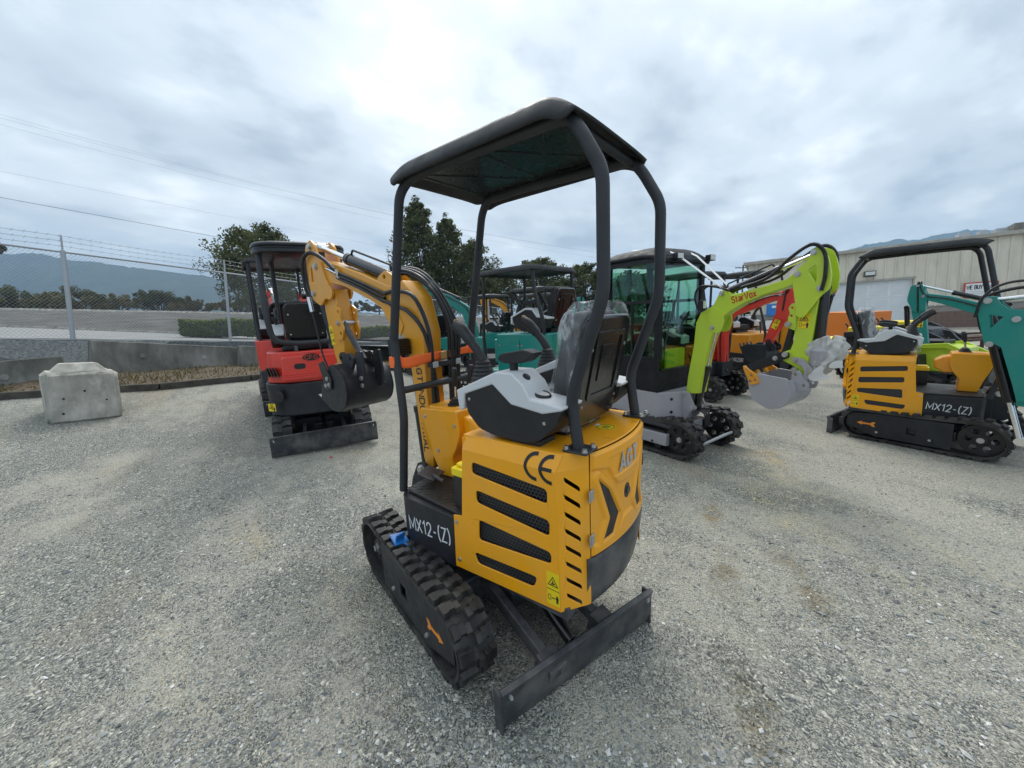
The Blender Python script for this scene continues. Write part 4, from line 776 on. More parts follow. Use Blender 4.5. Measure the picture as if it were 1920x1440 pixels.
# ---------------------------------------------------------------- ground
PATCH = [(0.2, 1.55, 4.2, 0.10, 22, (1.16, 1.13, 1.06), 0.7), (0.1, 1.95, 4.2, 0.10, 22, (1.16, 1.13, 1.06), 0.7), (-0.8, -2.2, 3.6, 0.12, -24, (1.14, 1.10, 1.02), 0.7), (-0.9, -2.75, 3.6, 0.12, -24, (1.14, 1.10, 1.02), 0.7), (-1.15, -1.45, 0.42, 0.17, -50, (0.68, 0.62, 0.52), 0.85), (-0.85, -1.25, 0.30, 0.13, -50, (0.62, 0.57, 0.50), 0.8), (-0.40, -1.80, 0.20, 0.12, -45, (0.80, 0.66, 0.47), 0.8), (-0.15, -3.35, 0.40, 0.2, -40, (1.15, 0.98, 0.72), 0.8), (-0.5, -2.6, 0.9, 0.4, -45, (1.10, 1.04, 0.88), 0.7), (-1.36, -0.46, 0.22, 0.09, -40, (0.72, 0.66, 0.56), 0.85), (-1.50, -0.30, 0.16, 0.05, -70, (0.66, 0.60, 0.52), 0.8), (0.35, 0.75, 0.9, 0.3, 25, (1.16, 1.10, 0.96), 0.6), (1.5, 1.3, 0.5, 0.25, 10, (1.18, 1.06, 0.86), 0.6)]
RUT = [(-1.42, -0.42, 0.55, 0.10, -40), (-1.72, -0.10, 0.50, 0.09, -38), (-0.55, 0.75, 0.7, 0.09, 14), (1.9, 1.45, 0.9, 0.10, 12)]
def gravel_mat():
    m, t, p = nodes('gravel'); tc = t.nodes.new('ShaderNodeTexCoord'); v = tc.outputs['Object']
    wn = t.nodes.new('ShaderNodeTexNoise'); wn.inputs['Scale'].default_value = 30; wn.inputs['Detail'].default_value = 0; t.links.new(v, wn.inputs['Vector'])
    va = t.nodes.new('ShaderNodeVectorMath'); va.operation = 'MULTIPLY_ADD'; va.inputs[1].default_value = (0.02, 0.02, 0.02); t.links.new(wn.outputs['Color'], va.inputs[0]); t.links.new(v, va.inputs[2])
    def vor(sc, feat='F1'):
        n = t.nodes.new('ShaderNodeTexVoronoi'); n.inputs['Scale'].default_value = sc; n.feature = feat; t.links.new(va.outputs[0], n.inputs['Vector']); return n
    a, b, e = vor(88), vor(200), vor(380)
    def bw(c):
        n = t.nodes.new('ShaderNodeSeparateColor'); t.links.new(c, n.inputs[0]); return n.outputs[0]
    stone = [(0.0, (0.055, 0.066, 0.074, 1)), (0.35, (0.145, 0.163, 0.168, 1)), (0.62, (0.25, 0.268, 0.262, 1)), (0.86, (0.38, 0.395, 0.38, 1)), (0.97, (0.55, 0.56, 0.53, 1)), (1.0, (0.70, 0.70, 0.66, 1))]
    ca = tramp(t, bw(a.outputs['Color']), stone); cb_ = tramp(t, bw(b.outputs['Color']), stone)
    coarse = tmix(t, 1.0, tmix(t, tramp(t, tnoise(t, 9, 2, 0.6, v), [(0.42, (0, 0, 0, 1)), (0.58, (1, 1, 1, 1))]), ca, cb_), (0.90, 0.88, 0.845), 'MULTIPLY')
    fine = tmix(t, bw(e.outputs['Color']), (0.32, 0.308, 0.270), (0.48, 0.462, 0.405))
    fine = tmix(t, tramp(t, bw(a.outputs['Color']), [(0.60, (0.08, 0.08, 0.08, 1)), (0.80, (0.85, 0.85, 0.85, 1))]), fine, cb_)
    # where fines cover the stones: broad patches streaked along the traffic direction
    mp = t.nodes.new('ShaderNodeMapping'); mp.inputs['Rotation'].default_value = (0, 0, R(-18)); mp.inputs['Scale'].default_value = (0.55, 1.0, 1); t.links.new(v, mp.inputs[0])
    n1 = tnoise(t, 0.75, 4, 0.66, mp.outputs[0]); n2 = tnoise(t, 3.2, 3, 0.6, v)
    sx = t.nodes.new('ShaderNodeSeparateXYZ'); t.links.new(v, sx.inputs[0])
    bias = t.nodes.new('ShaderNodeMapRange'); bias.inputs[1].default_value = 2.5; bias.inputs[2].default_value = -4.0; bias.inputs[3].default_value = -0.06; bias.inputs[4].default_value = 0.055; t.links.new(sx.outputs[1], bias.inputs[0])
    ad = t.nodes.new('ShaderNodeMath'); ad.operation = 'ADD'; t.links.new(n1, ad.inputs[0]); t.links.new(bias.outputs[0], ad.inputs[1])
    a2 = t.nodes.new('ShaderNodeMath'); a2.operation = 'MULTIPLY_ADD'; a2.inputs[1].default_value = 0.30; t.links.new(n2, a2.inputs[0]); t.links.new(ad.outputs[0], a2.inputs[2])
    a3 = t.nodes.new('ShaderNodeMath'); a3.operation = 'MULTIPLY_ADD'; a3.inputs[1].default_value = 0.16; t.links.new(bw(b.outputs['Color']), a3.inputs[0]); t.links.new(a2.outputs[0], a3.inputs[2])
    fm = tramp(t, a3.outputs[0], [(0.64, (0, 0, 0, 1)), (0.79, (0.90, 0.90, 0.90, 1))])
    col = tmix(t, fm, coarse, fine)
    # stained and damp patches with their own outlines (yard x, y, half axes, turn)
    wv = t.nodes.new('ShaderNodeTexNoise'); wv.inputs['Scale'].default_value = 2.2; wv.inputs['Detail'].default_value = 3; t.links.new(v, wv.inputs['Vector'])
    wa = t.nodes.new('ShaderNodeVectorMath'); wa.operation = 'MULTIPLY_ADD'; wa.inputs[1].default_value = (0.55, 0.55, 0); t.links.new(wv.outputs['Color'], wa.inputs[0]); t.links.new(v, wa.inputs[2])
    blot = tramp(t, tnoise(t, 7, 4, 0.65, v), [(0.40, (0.15, 0.15, 0.15, 1)), (0.58, (1.25, 1.25, 1.25, 1))])
    for (x, y, rx, ry, tn, c, k_) in PATCH:
        q = t.nodes.new('ShaderNodeMapping'); q.vector_type = 'TEXTURE'; q.inputs['Location'].default_value = (x + 0.27, y + 0.27, 0); q.inputs['Rotation'].default_value = (0, 0, R(tn)); q.inputs['Scale'].default_value = (rx, ry, 1000); t.links.new(wa.outputs[0], q.inputs[0])
        ln = t.nodes.new('ShaderNodeVectorMath'); ln.operation = 'LENGTH'; t.links.new(q.outputs[0], ln.inputs[0])
        col = tmix(t, tmix(t, 1.0, tramp(t, ln.outputs['Value'], [(0.25, (k_, k_, k_, 1)), (1.15, (0, 0, 0, 1))]), blot, 'MULTIPLY'), col, tmix(t, 1.0, col, c, 'MULTIPLY'))
    for (x, y, rx, ry, tn) in RUT:      # cleat prints pressed by rubber tracks
        q = t.nodes.new('ShaderNodeMapping'); q.vector_type = 'TEXTURE'; q.inputs['Location'].default_value = (x, y, 0); q.inputs['Rotation'].default_value = (0, 0, R(tn)); q.inputs['Scale'].default_value = (rx, ry, 1000); t.links.new(v, q.inputs[0])
        ln = t.nodes.new('ShaderNodeVectorMath'); ln.operation = 'LENGTH'; t.links.new(q.outputs[0], ln.inputs[0]); sp_ = t.nodes.new('ShaderNodeSeparateXYZ'); t.links.new(q.outputs[0], sp_.inputs[0])
        sn = t.nodes.new('ShaderNodeMath'); sn.operation = 'MULTIPLY_ADD'; sn.inputs[1].default_value = rx * 2 * math.pi / 0.075; t.links.new(sp_.outputs[0], sn.inputs[0]); t.links.new(n2, sn.inputs[2]); s2 = t.nodes.new('ShaderNodeMath'); s2.operation = 'SINE'; t.links.new(sn.outputs[0], s2.inputs[0])
        wb = tramp(t, s2.outputs[0], [(0.25, (0, 0, 0, 1)), (0.75, (1, 1, 1, 1))]); mk = tmix(t, 1.0, tmix(t, 1.0, tramp(t, ln.outputs['Value'], [(0.75, (0.75, 0.75, 0.75, 1)), (1.0, (0, 0, 0, 1))]), wb, 'MULTIPLY'), blot, 'MULTIPLY')
        col = tmix(t, mk, col, tmix(t, 1.0, col, (0.74, 0.72, 0.68), 'MULTIPLY'))
    damp = tramp(t, tnoise(t, 0.8, 3, 0.6, mp.outputs[0]), [(0.60, (0, 0, 0, 1)), (0.72, (0.55, 0.55, 0.55, 1))])
    col = tmix(t, damp, col, tmix(t, 1.0, col, (0.62, 0.57, 0.48), 'MULTIPLY'))
    tan = tramp(t, tnoise(t, 0.9, 2, 0.5, mp.outputs[0]), [(0.20, (0.6, 0.6, 0.6, 1)), (0.36, (0, 0, 0, 1))])
    col = tmix(t, tan, col, (0.33, 0.27, 0.19))
    col = tmix(t, 1.0, col, (1.26, 1.215, 1.12), 'MULTIPLY')
    t.links.new(col, p.inputs['Base Color']); p.inputs['Roughness'].default_value = 0.9; p.inputs['Specular IOR Level'].default_value = 0.25
    ha = t.nodes.new('ShaderNodeMath'); ha.operation = 'MULTIPLY'; t.links.new(a.outputs['Distance'], ha.inputs[0]); ha.inputs[1].default_value = -1.3
    hb = t.nodes.new('ShaderNodeMath'); hb.operation = 'MULTIPLY_ADD'; t.links.new(b.outputs['Distance'], hb.inputs[0]); hb.inputs[1].default_value = -0.6; t.links.new(ha.outputs[0], hb.inputs[2])
    hm = t.nodes.new('ShaderNodeMath'); hm.operation = 'MULTIPLY'; t.links.new(hb.outputs[0], hm.inputs[0]); hm.inputs[1].default_value = 0.85
    tbump(t, p, hm.outputs[0], 0.9, 0.010)
gravel_mat()
# height of the yard surface over its plane (yard coordinates): level where the machines stand, rising to the kerb on the left
def yard_pt(px, py, d): return YARD.inverted() @ at(px, py, d)
CTRL = []
for x in (-8, -5, -2.5, 0, 2.2):
    for y in (-10, -7, -4, -1.5, 1, 3.5, 6): CTRL.append((x, y, 0))
for x in (4, 6.5, 9, 12): 
    for y in (-12, -9, -6, -3.5): CTRL.append((x, y, 0))
CTRL += [(4.2, 0.0, 0.03), (4.2, 0.9, 0.05), (5.2, 0.4, 0.08), (4.6, 2.2, 0.12)]
BLK = [(90, 797, 5.6), (232, 781, 6.22)]
KERB = [(-420, 790, 5.6), (-120, 760, 6.3), (0, 749, 6.6), (300, 730, 7.5), (470, 713, 8.5), (640, 698, 10.3), (760, 690, 11.8)]
for q in BLK + KERB: CTRL.append(tuple(yard_pt(*q)))
CTRL = np.array(CTRL)
def tps(r): return np.where(r > 1e-9, r * r * np.log(r + 1e-12), 0)
_n = len(CTRL); _A = np.zeros((_n + 3, _n + 3)); _d = np.linalg.norm(CTRL[:, None, :2] - CTRL[None, :, :2], axis=2)
_A[:_n, :_n] = tps(_d) + np.eye(_n) * 0.05; _A[:_n, _n] = 1; _A[:_n, _n + 1:] = CTRL[:, :2]; _A[_n:, :_n] = _A[:_n, _n:].T
_w = np.linalg.solve(_A, np.concatenate([CTRL[:, 2], np.zeros(3)]))
def yard_h(x, y):
    x = np.asarray(x, float); y = np.asarray(y, float); r = np.hypot(x[..., None] - CTRL[:, 0], y[..., None] - CTRL[:, 1])
    h = tps(r) @ _w[:_n] + _w[_n] + _w[_n + 1] * x + _w[_n + 2] * y
    flat = np.clip((np.maximum(x - 1.2, 0) / 2.0), 0, 1) * np.clip((y + 4.0) / 2.5, 0, 1)     # dead level round the front machines
    return h * flat
def grid_obj(name, xs, ys, hf, mat, M):
    X, Y = np.meshgrid(xs, ys); Z = hf(X, Y); nx, ny = len(xs), len(ys)
    co = np.stack([X, Y, Z], -1).reshape(-1, 3); i = np.arange(nx * ny).reshape(ny, nx)
    f = np.stack([i[:-1, :-1], i[:-1, 1:], i[1:, 1:], i[1:, :-1]], -1).reshape(-1, 4)
    me = bpy.data.meshes.new(name); me.from_pydata(co.tolist(), [], f.tolist()); me.materials.append(MATS[mat]); me.polygons.foreach_set('use_smooth', [True] * len(me.polygons))
    o = bpy.data.objects.new(name, me); COL.objects.link(o); o.matrix_world = M; return o
def nz(x, y, s, k): return np.sin(x * s * 1.3 + 1.7 * np.sin(y * s * 0.9 + k)) * np.sin(y * s * 1.1 + 1.3 * np.sin(x * s * 0.7 + k * 2.1))
def yard_full(X, Y): return yard_h(X, Y) + 0.006 * nz(X, Y, 1.6, 0.3) + 0.003 * nz(X, Y, 5.3, 1.9)
ys_ = np.unique(np.concatenate([np.linspace(-40, -9, 32), np.linspace(-9, 6, 151), np.linspace(6, 30, 30)]))
xs_ = np.unique(np.concatenate([np.linspace(-12, -4, 17), np.linspace(-4, 9, 131), np.linspace(9, 45, 60)]))
yard = struct(grid_obj('ground', xs_, ys_, yard_full, 'gravel', YARD))
# loose stones lying on the yard
def pebbles():
    rg = np.random.default_rng(3); N_ = 80000
    t = rg.random(N_) ** 1.7; ang = rg.uniform(-1.0, 1.0, N_); d = 0.75 + 5.6 * t
    f2 = YARD.inverted().to_3x3() @ CF; base = YARD.inverted() @ CAM; a0 = math.atan2(f2.y, f2.x)
    x = base.x + d * np.cos(a0 + ang); y = base.y + d * np.sin(a0 + ang)
    cl = nz(x, y, 1.1, 4.0) + 0.6 * nz(x, y, 2.9, 2.0) + 0.25 * np.clip(y, -3, 3); keep = cl + rg.normal(0, 0.45, N_) > -0.05; x, y, d = x[keep], y[keep], d[keep]; n = len(x)
    z = yard_full(x, y); r = np.exp(rg.normal(math.log(0.0044), 0.42, n)); r = np.clip(r, 0.0022, 0.0145)
    # faceted pebble: squashed octahedron-like with 8 tris
    oc = np.array([(1, 0, 0), (0, 1, 0), (-1, 0, 0), (0, -1, 0), (0, 0, 1), (0, 0, -1)], float); F = np.array([(0, 1, 4), (1, 2, 4), (2, 3, 4), (3, 0, 4), (1, 0, 5), (2, 1, 5), (3, 2, 5), (0, 3, 5)])
    V = oc[None] * rg.uniform(0.6, 1.35, (n, 6, 1)); V = V * np.stack([r * rg.uniform(0.8, 1.6, n), r, r * rg.uniform(0.45, 0.8, n)], -1)[:, None]
    V = V + rg.normal(0, 0.16, V.shape) * r[:, None, None]; th = rg.uniform(0, 2 * np.pi, n); c, s = np.cos(th)[:, None], np.sin(th)[:, None]
    X = V[..., 0] * c - V[..., 1] * s + x[:, None]; Y = V[..., 0] * s + V[..., 1] * c + y[:, None]; Z = V[..., 2] + (z + r * 0.28)[:, None]
    co = np.stack([X, Y, Z], -1).reshape(-1, 3); fs = (F[None] + (np.arange(n) * 6)[:, None, None]).reshape(-1, 3)
    me = bpy.data.meshes.new('loose_gravel'); me.from_pydata(co.tolist(), [], fs.tolist())
    at_ = me.attributes.new('tone', 'FLOAT', 'POINT'); at_.data.foreach_set('value', np.repeat(rg.random(n), 6).astype(np.float32))
    m, t_, p = nodes('pebble'); an = t_.nodes.new('ShaderNodeAttribute'); an.attribute_name = 'tone'
    t_.links.new(tramp(t_, an.outputs['Fac'], [(0.0, (0.13, 0.138, 0.138, 1)), (0.35, (0.25, 0.258, 0.248, 1)), (0.7, (0.37, 0.372, 0.345, 1)), (0.9, (0.53, 0.525, 0.485, 1)), (1.0, (0.78, 0.765, 0.72, 1))]), p.inputs['Base Color']); p.inputs['Roughness'].default_value = 0.85
    me.materials.append(m); o = bpy.data.objects.new('loose_gravel', me); COL.objects.link(o); o.matrix_world = YARD
    tag(o, 'loose grey crushed stone scattered over the yard', 'gravel', kind='stuff')
pebbles()
# ---------------------------------------------------------------- other excavators
def rounded_body(name, parent, mat, x0, x1, hw, z0, z1, rr=0.12, bulge_=0.04, taper=0.0, bevel=0.02):
    P = []
    for i in range(9): t = i / 8 * 2 - 1; P.append((x0 - bulge_ * (1 - t * t), t * (hw - rr)))
    pl = [(x1, -hw), (x0 + rr, -hw)] + P + [(x0 + rr, hw), (x1, hw)]
    k = MB(); k.prism([(v.x, v.y) for v in fillet([Vector((a, b, 0)) for a, b in pl], [0.02, rr * 0.6] + [0.0] * 9 + [rr * 0.6, 0.02], 4, True)], 'xy', z0, z1)
    zm = (z0 + z1) / 2; k.v = [(x, y * (1 - taper * (z - z0) / (z1 - z0)), z) for x, y, z in k.v]
    return k.build(name, mat, parent, bevel=bevel, seg=3)
def simple_console(parent, sg, x, y, z, s=1.0):
    P = [(0.28, 0.12), (0.05, 0.20), (-0.05, 0.19), (-0.12, 0.10), (-0.28, 0.07), (-0.24, -0.04), (-0.12, -0.09), (0.10, -0.08), (0.24, -0.02)]
    k = MB(); k.prism([(x + a * s, z + b * s) for a, b in P], 'xz', y - 0.075 * s, y + 0.075 * s); c = k.build('console', 'plastic', parent, bevel=0.01)
    C = [(0.30, 0.12), (0.05, 0.22), (-0.06, 0.21), (-0.13, 0.12), (-0.28, 0.09), (-0.28, 0.07), (-0.12, 0.095), (-0.05, 0.185), (0.05, 0.195), (0.275, 0.105), (0.27, 0.02), (0.30, 0.02)]
    k = MB(); k.prism([(x + a * s, z + b * s) for a, b in C], 'xz', y - 0.08 * s, y + 0.08 * s); k.build('console_cap', 'grey_shell', c, bevel=0.006)
    joystick(parent, x + 0.20 * s, y, z + 0.15 * s, (0.09, 0.0), s)
    k = MB(); k.cyl((x - 0.02 * s, y, z + 0.2 * s), (x - 0.02 * s, y, z + 0.26 * s), 0.018, 8); k.box(x - 0.16 * s, x + 0.10 * s, y - 0.035 * s, y + 0.035 * s, z + 0.26 * s, z + 0.31 * s); k.build('armrest', 'plastic', c, bevel=0.012)
def peak_canopy(parent, x0, x1, hw, z, style='peak', mat='plastic_roof'):
    if style == 'oval': # thick padded roof with a groove round its rim
        n = 48; xm, L_ = (x0 + x1) / 2, (x1 - x0) / 2
        def ring(sc, zz): return [(xm + L_ * sc * math.copysign(abs(math.cos(2 * math.pi * i / n)) ** 0.45, math.cos(2 * math.pi * i / n)), hw * sc * math.copysign(abs(math.sin(2 * math.pi * i / n)) ** 0.45, math.sin(2 * math.pi * i / n)), zz) for i in range(n)]
        lv = [(0.97, -0.135), (1.0, -0.12), (1.0, -0.082), (0.972, -0.070), (0.972, -0.055), (1.0, -0.042), (1.0, -0.02), (0.975, 0.0), (0.90, 0.012), (0.5, 0.02), (0.02, 0.022)]
        k = MB(); vs = []; [vs.extend(ring(s_, z + d)) for s_, d in lv]; fs = []
        for a in range(len(lv) - 1):
            for i in range(n): fs.append((a * n + i, a * n + (i + 1) % n, (a + 1) * n + (i + 1) % n, (a + 1) * n + i))
        fs.append(tuple(range(n))); k.add(vs, fs); return k.build('canopy', mat, parent, ang=40)
    def top(u, v):
        a = (u - 0.5) * 2; b = (v - 0.5) * 2; m = max(abs(a), abs(b)); zz = z + 0.055 * (1 - m) - (0.06 if m > 0.985 else 0)
        return ((x0 + x1) / 2 + a * (x1 - x0) / 2, b * hw, zz)
    k = MB(); k.grid(top, 24, 20); o = k.build('canopy', mat, parent, ang=30, solid=0.012)
    k = MB(); k.box(x0 + 0.04, x1 - 0.04, -hw + 0.04, hw - 0.04, z - 0.025, z - 0.012); k.build('roof_lining', 'black', o)
    return o
def boom_pair(root, mat, bpts, bw, apts, aw, w=0.065, cyls=(), hoses_=True, bk=None, pins_=()):
    k = MB(); k.prism(strip2d(bpts, bw), 'xz', -w, w); bo = k.build('boom', mat, root, bevel=0.006)
    k = MB(); k.prism(strip2d(apts, aw), 'xz', -w * 0.85, w * 0.85); ar = k.build('arm', mat, root, bevel=0.006)
    h = Vector(bpts[-1])
    for sg in (1, -1):
        k = MB(); a0 = Vector(apts[0]); a1 = Vector(apts[1]); d = (a1 - a0).normalized(); n_ = Vector((-d.y, d.x))
        q = [a0 - d * 0.04 + n_ * aw[0] * 1.0, a0 - d * 0.05 - n_ * aw[0] * 0.6, a0 + d * 0.18 - n_ * aw[0] * 1.25, a0 + d * 0.42 - n_ * aw[0] * 0.9, a0 + d * 0.42 + n_ * aw[0] * 0.7, a0 + d * 0.2 + n_ * aw[0] * 1.6]
        k.prism([(p.x, p.y) for p in fillet([Vector((p.x, p.y, 0)) for p in q], 0.04, 4, True)], 'xz', sg * (w + 0.010) - 0.008, sg * (w + 0.010) + 0.008); k.build('arm_head', mat, ar, bevel=0.003)
    for x, z in pins_: pin(root, x, z, -w - 0.03, w + 0.03, 0.024)
    for c in cyls: cylinder_set(root, *c)
    if hoses_:
        for q in range(2):
            P = [(p[0] - 0.02 * q, (w + 0.015) * (1 if q else -1), p[1] + bw[i] * 0.35) for i, p in enumerate(bpts)]
            e = Vector(apts[0]); P.append((e.x, (w + 0.03) * (1 if q else -1), e.y + 0.08)); P.append((apts[1][0] , (w + 0.02) * (1 if q else -1), apts[1][1])); hose(root, P, 0.011, 6)
    if bk: bucket(root, *bk)
    return bo, ar
def gen_ex(root, mat, hw=0.48, body=(-0.80, -0.15, 0.42, 1.02), plat=0.42, roof=None, style='peak', boom=None, each=False, blade=True, tracks=True, seat_=True, low='graphite', posts='post', lettering=None, bentposts=True, tz=1.0):
    x0, x1, z0, z1 = body
    if tracks:
        for sg in (1, -1): make_track(root, Matrix(), sg, hw, 0.19, 0.50, 0.17, -0.52, 0.16, 30, each=False)
        k = MB(); k.box(-0.32, 0.32, -hw + 0.18, hw - 0.18, 0.14, 0.29); k.build('car_body', 'slate', root, bevel=0.01)
        k = MB(); k.cyl((0, 0, 0.28), (0, 0, 0.40), 0.22, 24); k.build('slewing_ring', 'black', root)
    if blade: make_blade(root, Matrix(), -0.95, hw, 0.24, -0.35, 0.18)
    rounded_body('engine_cover', root, mat, x0, x1, hw * 0.92, z0 + (z1 - z0) * 0.28, z1, 0.10)
    rounded_body('counterweight', root, low, x0 - 0.01, x1, hw * 0.93, z0, z0 + (z1 - z0) * 0.277, 0.10)
    k = MB(); k.box(x1 - 0.02, plat, -hw * 0.86, hw * 0.86, z0, z0 + 0.24); pf = k.build('platform', mat if lettering else low, root, bevel=0.02)
    if lettering:
        for sg in (1, -1): text('model_lettering', lettering, 0.085, 'decal_white', pf, sidebasis((x1 + plat) / 2 + 0.05, sg * (hw * 0.86 + 0.001), z0 + 0.12, sg), width=0.22, weight=0.2)
    k = MB(); k.box(0.15, 0.34, -0.13, 0.13, z0 + 0.24, z0 + 0.62); k.build('control_pedestal', mat, root, bevel=0.03)
    for yy in (0.05, -0.05):
        k = MB(); k.tube([(0.24, yy, z0 + 0.62), (0.22, yy, z0 + 0.78), (0.21, yy, z0 + 0.86)], [0.008, 0.012, 0.018], 8); k.build('travel_lever', 'plastic', root)
    if seat_:
        seat(root, TR(x0 + 0.14, 0, z1 + 0.07), wrap=False)
        for sg in (1, -1): simple_console(root, sg, x0 + 0.36, sg * 0.29, z1 + 0.10)
    if roof:
        rx0, rx1, rh, rz = roof
        for sg in (1, -1):
            y = sg * (rh - 0.06)
            if bentposts: P = [(x0 + 0.08, y, z1), (x0 + 0.10, y, z1 + 0.2), (rx0 + 0.03, y, z1 + 0.55), (rx0 + 0.04, y, rz - 0.03)]
            else: P = [(rx0 + 0.06, y, z1), (rx0 + 0.06, y, rz - 0.03)]
            k = MB(); k.tube(fillet(P, 0.06), 0.024, 10); k.build('rear_post', posts, root, ang=60)
            P = [(plat - 0.06, y, z0 + 0.24), (plat - 0.04, y, z0 + 0.7), (rx1 - 0.05, y, rz - 0.03)]
            k = MB(); k.tube(fillet(P, 0.06), 0.022, 10); k.build('front_post', posts, root, ang=60)
        peak_canopy(root, rx0, rx1, rh, rz, style)
    k = MB(); k.box(plat - 0.01, plat + 0.10, -0.13, 0.13, z0 - 0.02, z0 + 0.24); k.build('swing_bracket', low, root, bevel=0.01)
    if boom: return boom_pair(root, mat, **boom)

# --- lime cab excavator
def starvox(root):
    for sg in (1, -1): make_track(root, TR(0.05, 0, 0), sg, 0.47, 0.20, 0.50, 0.175, -0.50, 0.160, 28, each=False, box_cover='silver_grey', wheel='black', spr_front=False)
    k = MB(); k.box(-0.35, 0.40, -0.26, 0.26, 0.14, 0.30); k.build('car_body', 'silver_grey', root, bevel=0.01)
    k = MB(); k.cyl((0, 0, 0.28), (0, 0, 0.37), 0.24, 28); k.build('slewing_ring', 'black', root)
    k = MB(); k.cyl((0.74, -0.30, 0.19), (0.74, 0.30, 0.21), 0.016, 12); k.build('brace_rod', 'galv', root)
    # upper
    low = [(0.26, -0.42), (0.40, -0.20), (0.40, 0.20), (0.26, 0.42), (-0.60, 0.42), (-0.75, 0.30), (-0.75, -0.30), (-0.60, -0.42)]
    k = MB(); k.prism([(v.x, v.y) for v in fillet([Vector((a, b, 0)) for a, b in low], 0.06, 4, True)], 'xy', 0.365, 0.70); sk = k.build('skirt', 'silver_grey', root, bevel=0.006)
    for zz in (0.62, 0.47): hexbolt('skirt_bolt', sk, (0.345, -0.285, zz), (0.85, -0.53, 0), 0.014, 0.006, 'black')
    # cab: frame posts, panels, panes, roof
    cx0, cx1, hw, zb, zt = -0.52, 0.26, 0.42, 0.702, 2.20
    k = MB(); k.box(cx0, cx1, -hw, -hw + 0.03, zb, 1.10); k.box(cx0, cx1, hw - 0.03, hw, zb, 1.38); k.box(cx0, cx0 + 0.03, -hw + 0.03, hw - 0.03, zb, 1.22); k.box(cx1 - 0.03, cx1 + 0.0, -hw + 0.031, hw - 0.031, zb, 0.94); cab = k.build('cab', 'cab_paint', root, bevel=0.006)
    for x in (cx0 + 0.03, cx1 - 0.03):
        for sg in (1, -1): k = MB(); k.prism(slot2d([(x - 0.035, sg * hw - 0.035 * sg - 0.035), (x + 0.035, sg * hw - 0.035 * sg - 0.035), (x + 0.035, sg * hw - 0.035 * sg + 0.035), (x - 0.035, sg * hw - 0.035 * sg + 0.035)], 0.015), 'xy', 1.09, zt); k.build('cab_pillar', 'cab_paint', cab)
    for sg in (1, -1):
        k = MB(); k.box(cx0 + 0.06, cx1 - 0.06, sg * (hw - 0.03) - 0.012, sg * (hw - 0.03) + 0.012, 1.70, 1.735); k.box(-0.14, -0.115, sg * (hw - 0.03) - 0.012, sg * (hw - 0.03) + 0.012, 1.10, 1.70); k.build('window_frame', 'black', cab); k = MB(); k.box(cx0 + 0.06, cx1 - 0.06, sg * (hw - 0.03) - 0.018, sg * (hw - 0.03) + 0.018, 2.13, zt); k.build('window_frame', 'black', cab)
        lo_ = 1.39 if sg > 0 else 1.10
        for a, b_, c, d in ((cx0 + 0.06, -0.14, lo_, 1.70), (-0.115, cx1 - 0.06, lo_, 1.70), (cx0 + 0.06, cx1 - 0.06, 1.735, 2.13)):
            k = MB(); k.box(a, b_, sg * (hw - 0.03) - 0.003, sg * (hw - 0.03) + 0.003, c, d); k.build('window_pane', 'green_glass', cab)
    k = MB(); k.box(cx1 - 0.02, cx1 - 0.014, -hw + 0.06, hw - 0.06, 0.955, 2.10); k.build('windshield', 'front_glass', cab)
    k = MB(); k.box(cx1 - 0.03, cx1 + 0.0, -hw + 0.06, hw - 0.06, 0.941, 0.956); k.build('windshield_frame', 'black', cab); k = MB(); k.box(cx1 - 0.035, cx1 + 0.002, -hw + 0.06, hw - 0.06, 2.10, zt); k.build('windshield_frame', 'black', cab)
    k = MB(); k.box(cx0 + 0.005, cx0 + 0.011, -hw + 0.06, hw - 0.06, 1.25, 2.10); k.build('rear_pane', 'green_glass', cab)
    k = MB(); k.box(cx0 - 0.005, cx0 + 0.03, -0.02, 0.02, 1.23, 2.14); k.build('rear_frame', 'black', cab)
    k = MB(); k.prism(slot2d([(-0.20, 0.90), (0.14, 0.90), (0.14, 1.17), (-0.20, 1.17)], 0.03), 'yz', cx1 - 0.075, cx1 - 0.05); k.build('kick_panel', 'lime', cab)
    def roof(u, v):
        a = (u - 0.5) * 2; b = (v - 0.5) * 2; e = max(abs(a), abs(b)); zz = 2.315 - 0.11 * e ** 5 - 0.01 * e * e - 0.07 * max(0, a) ** 3; f_ = 1 - 0.05 * max(0, e - 0.9) * 0
        return (-0.13 + a * 0.425, b * 0.44, zz)
    k = MB(); k.box(cx0 + 0.02, cx1 - 0.03, -hw + 0.03, hw - 0.03, 2.15, 2.17); k.build('headliner', 'black', cab)
    rf = MB().grid(roof, 30, 30).build('cab_roof', 'cab_paint', cab, ang=50, solid=0.02)
    for yy in (-0.21, 0.40):
        k = MB(); k.tube([(0.18, yy * 0.95, 2.10), (0.28, yy, 2.12), (0.33, yy, 2.155)], 0.010, 8); k.box(0.30, 0.36, yy - 0.055, yy + 0.055, 2.150, 2.215); wl = k.build('work_lamp', 'black', cab, bevel=0.005)
        k = MB(); k.box(0.36, 0.366, yy - 0.047, yy + 0.047, 2.157, 2.208); k.build('lamp_lens', 'lamp_lens', wl)
    k = MB(); k.tube(fillet([(cx0 - 0.02, -0.36, 2.02), (cx0 - 0.10, -0.40, 2.0), (cx0 - 0.10, -0.40, 1.92)], 0.03), 0.008, 6); k.plate(slot2d([(-0.045, -0.08), (0.045, -0.08), (0.045, 0.08), (-0.045, 0.08)], 0.03), [], 'yz', -0.01, 0.01, TR(cx0 - 0.05, -0.38, 1.93)); k.build('mirror', 'black', cab)
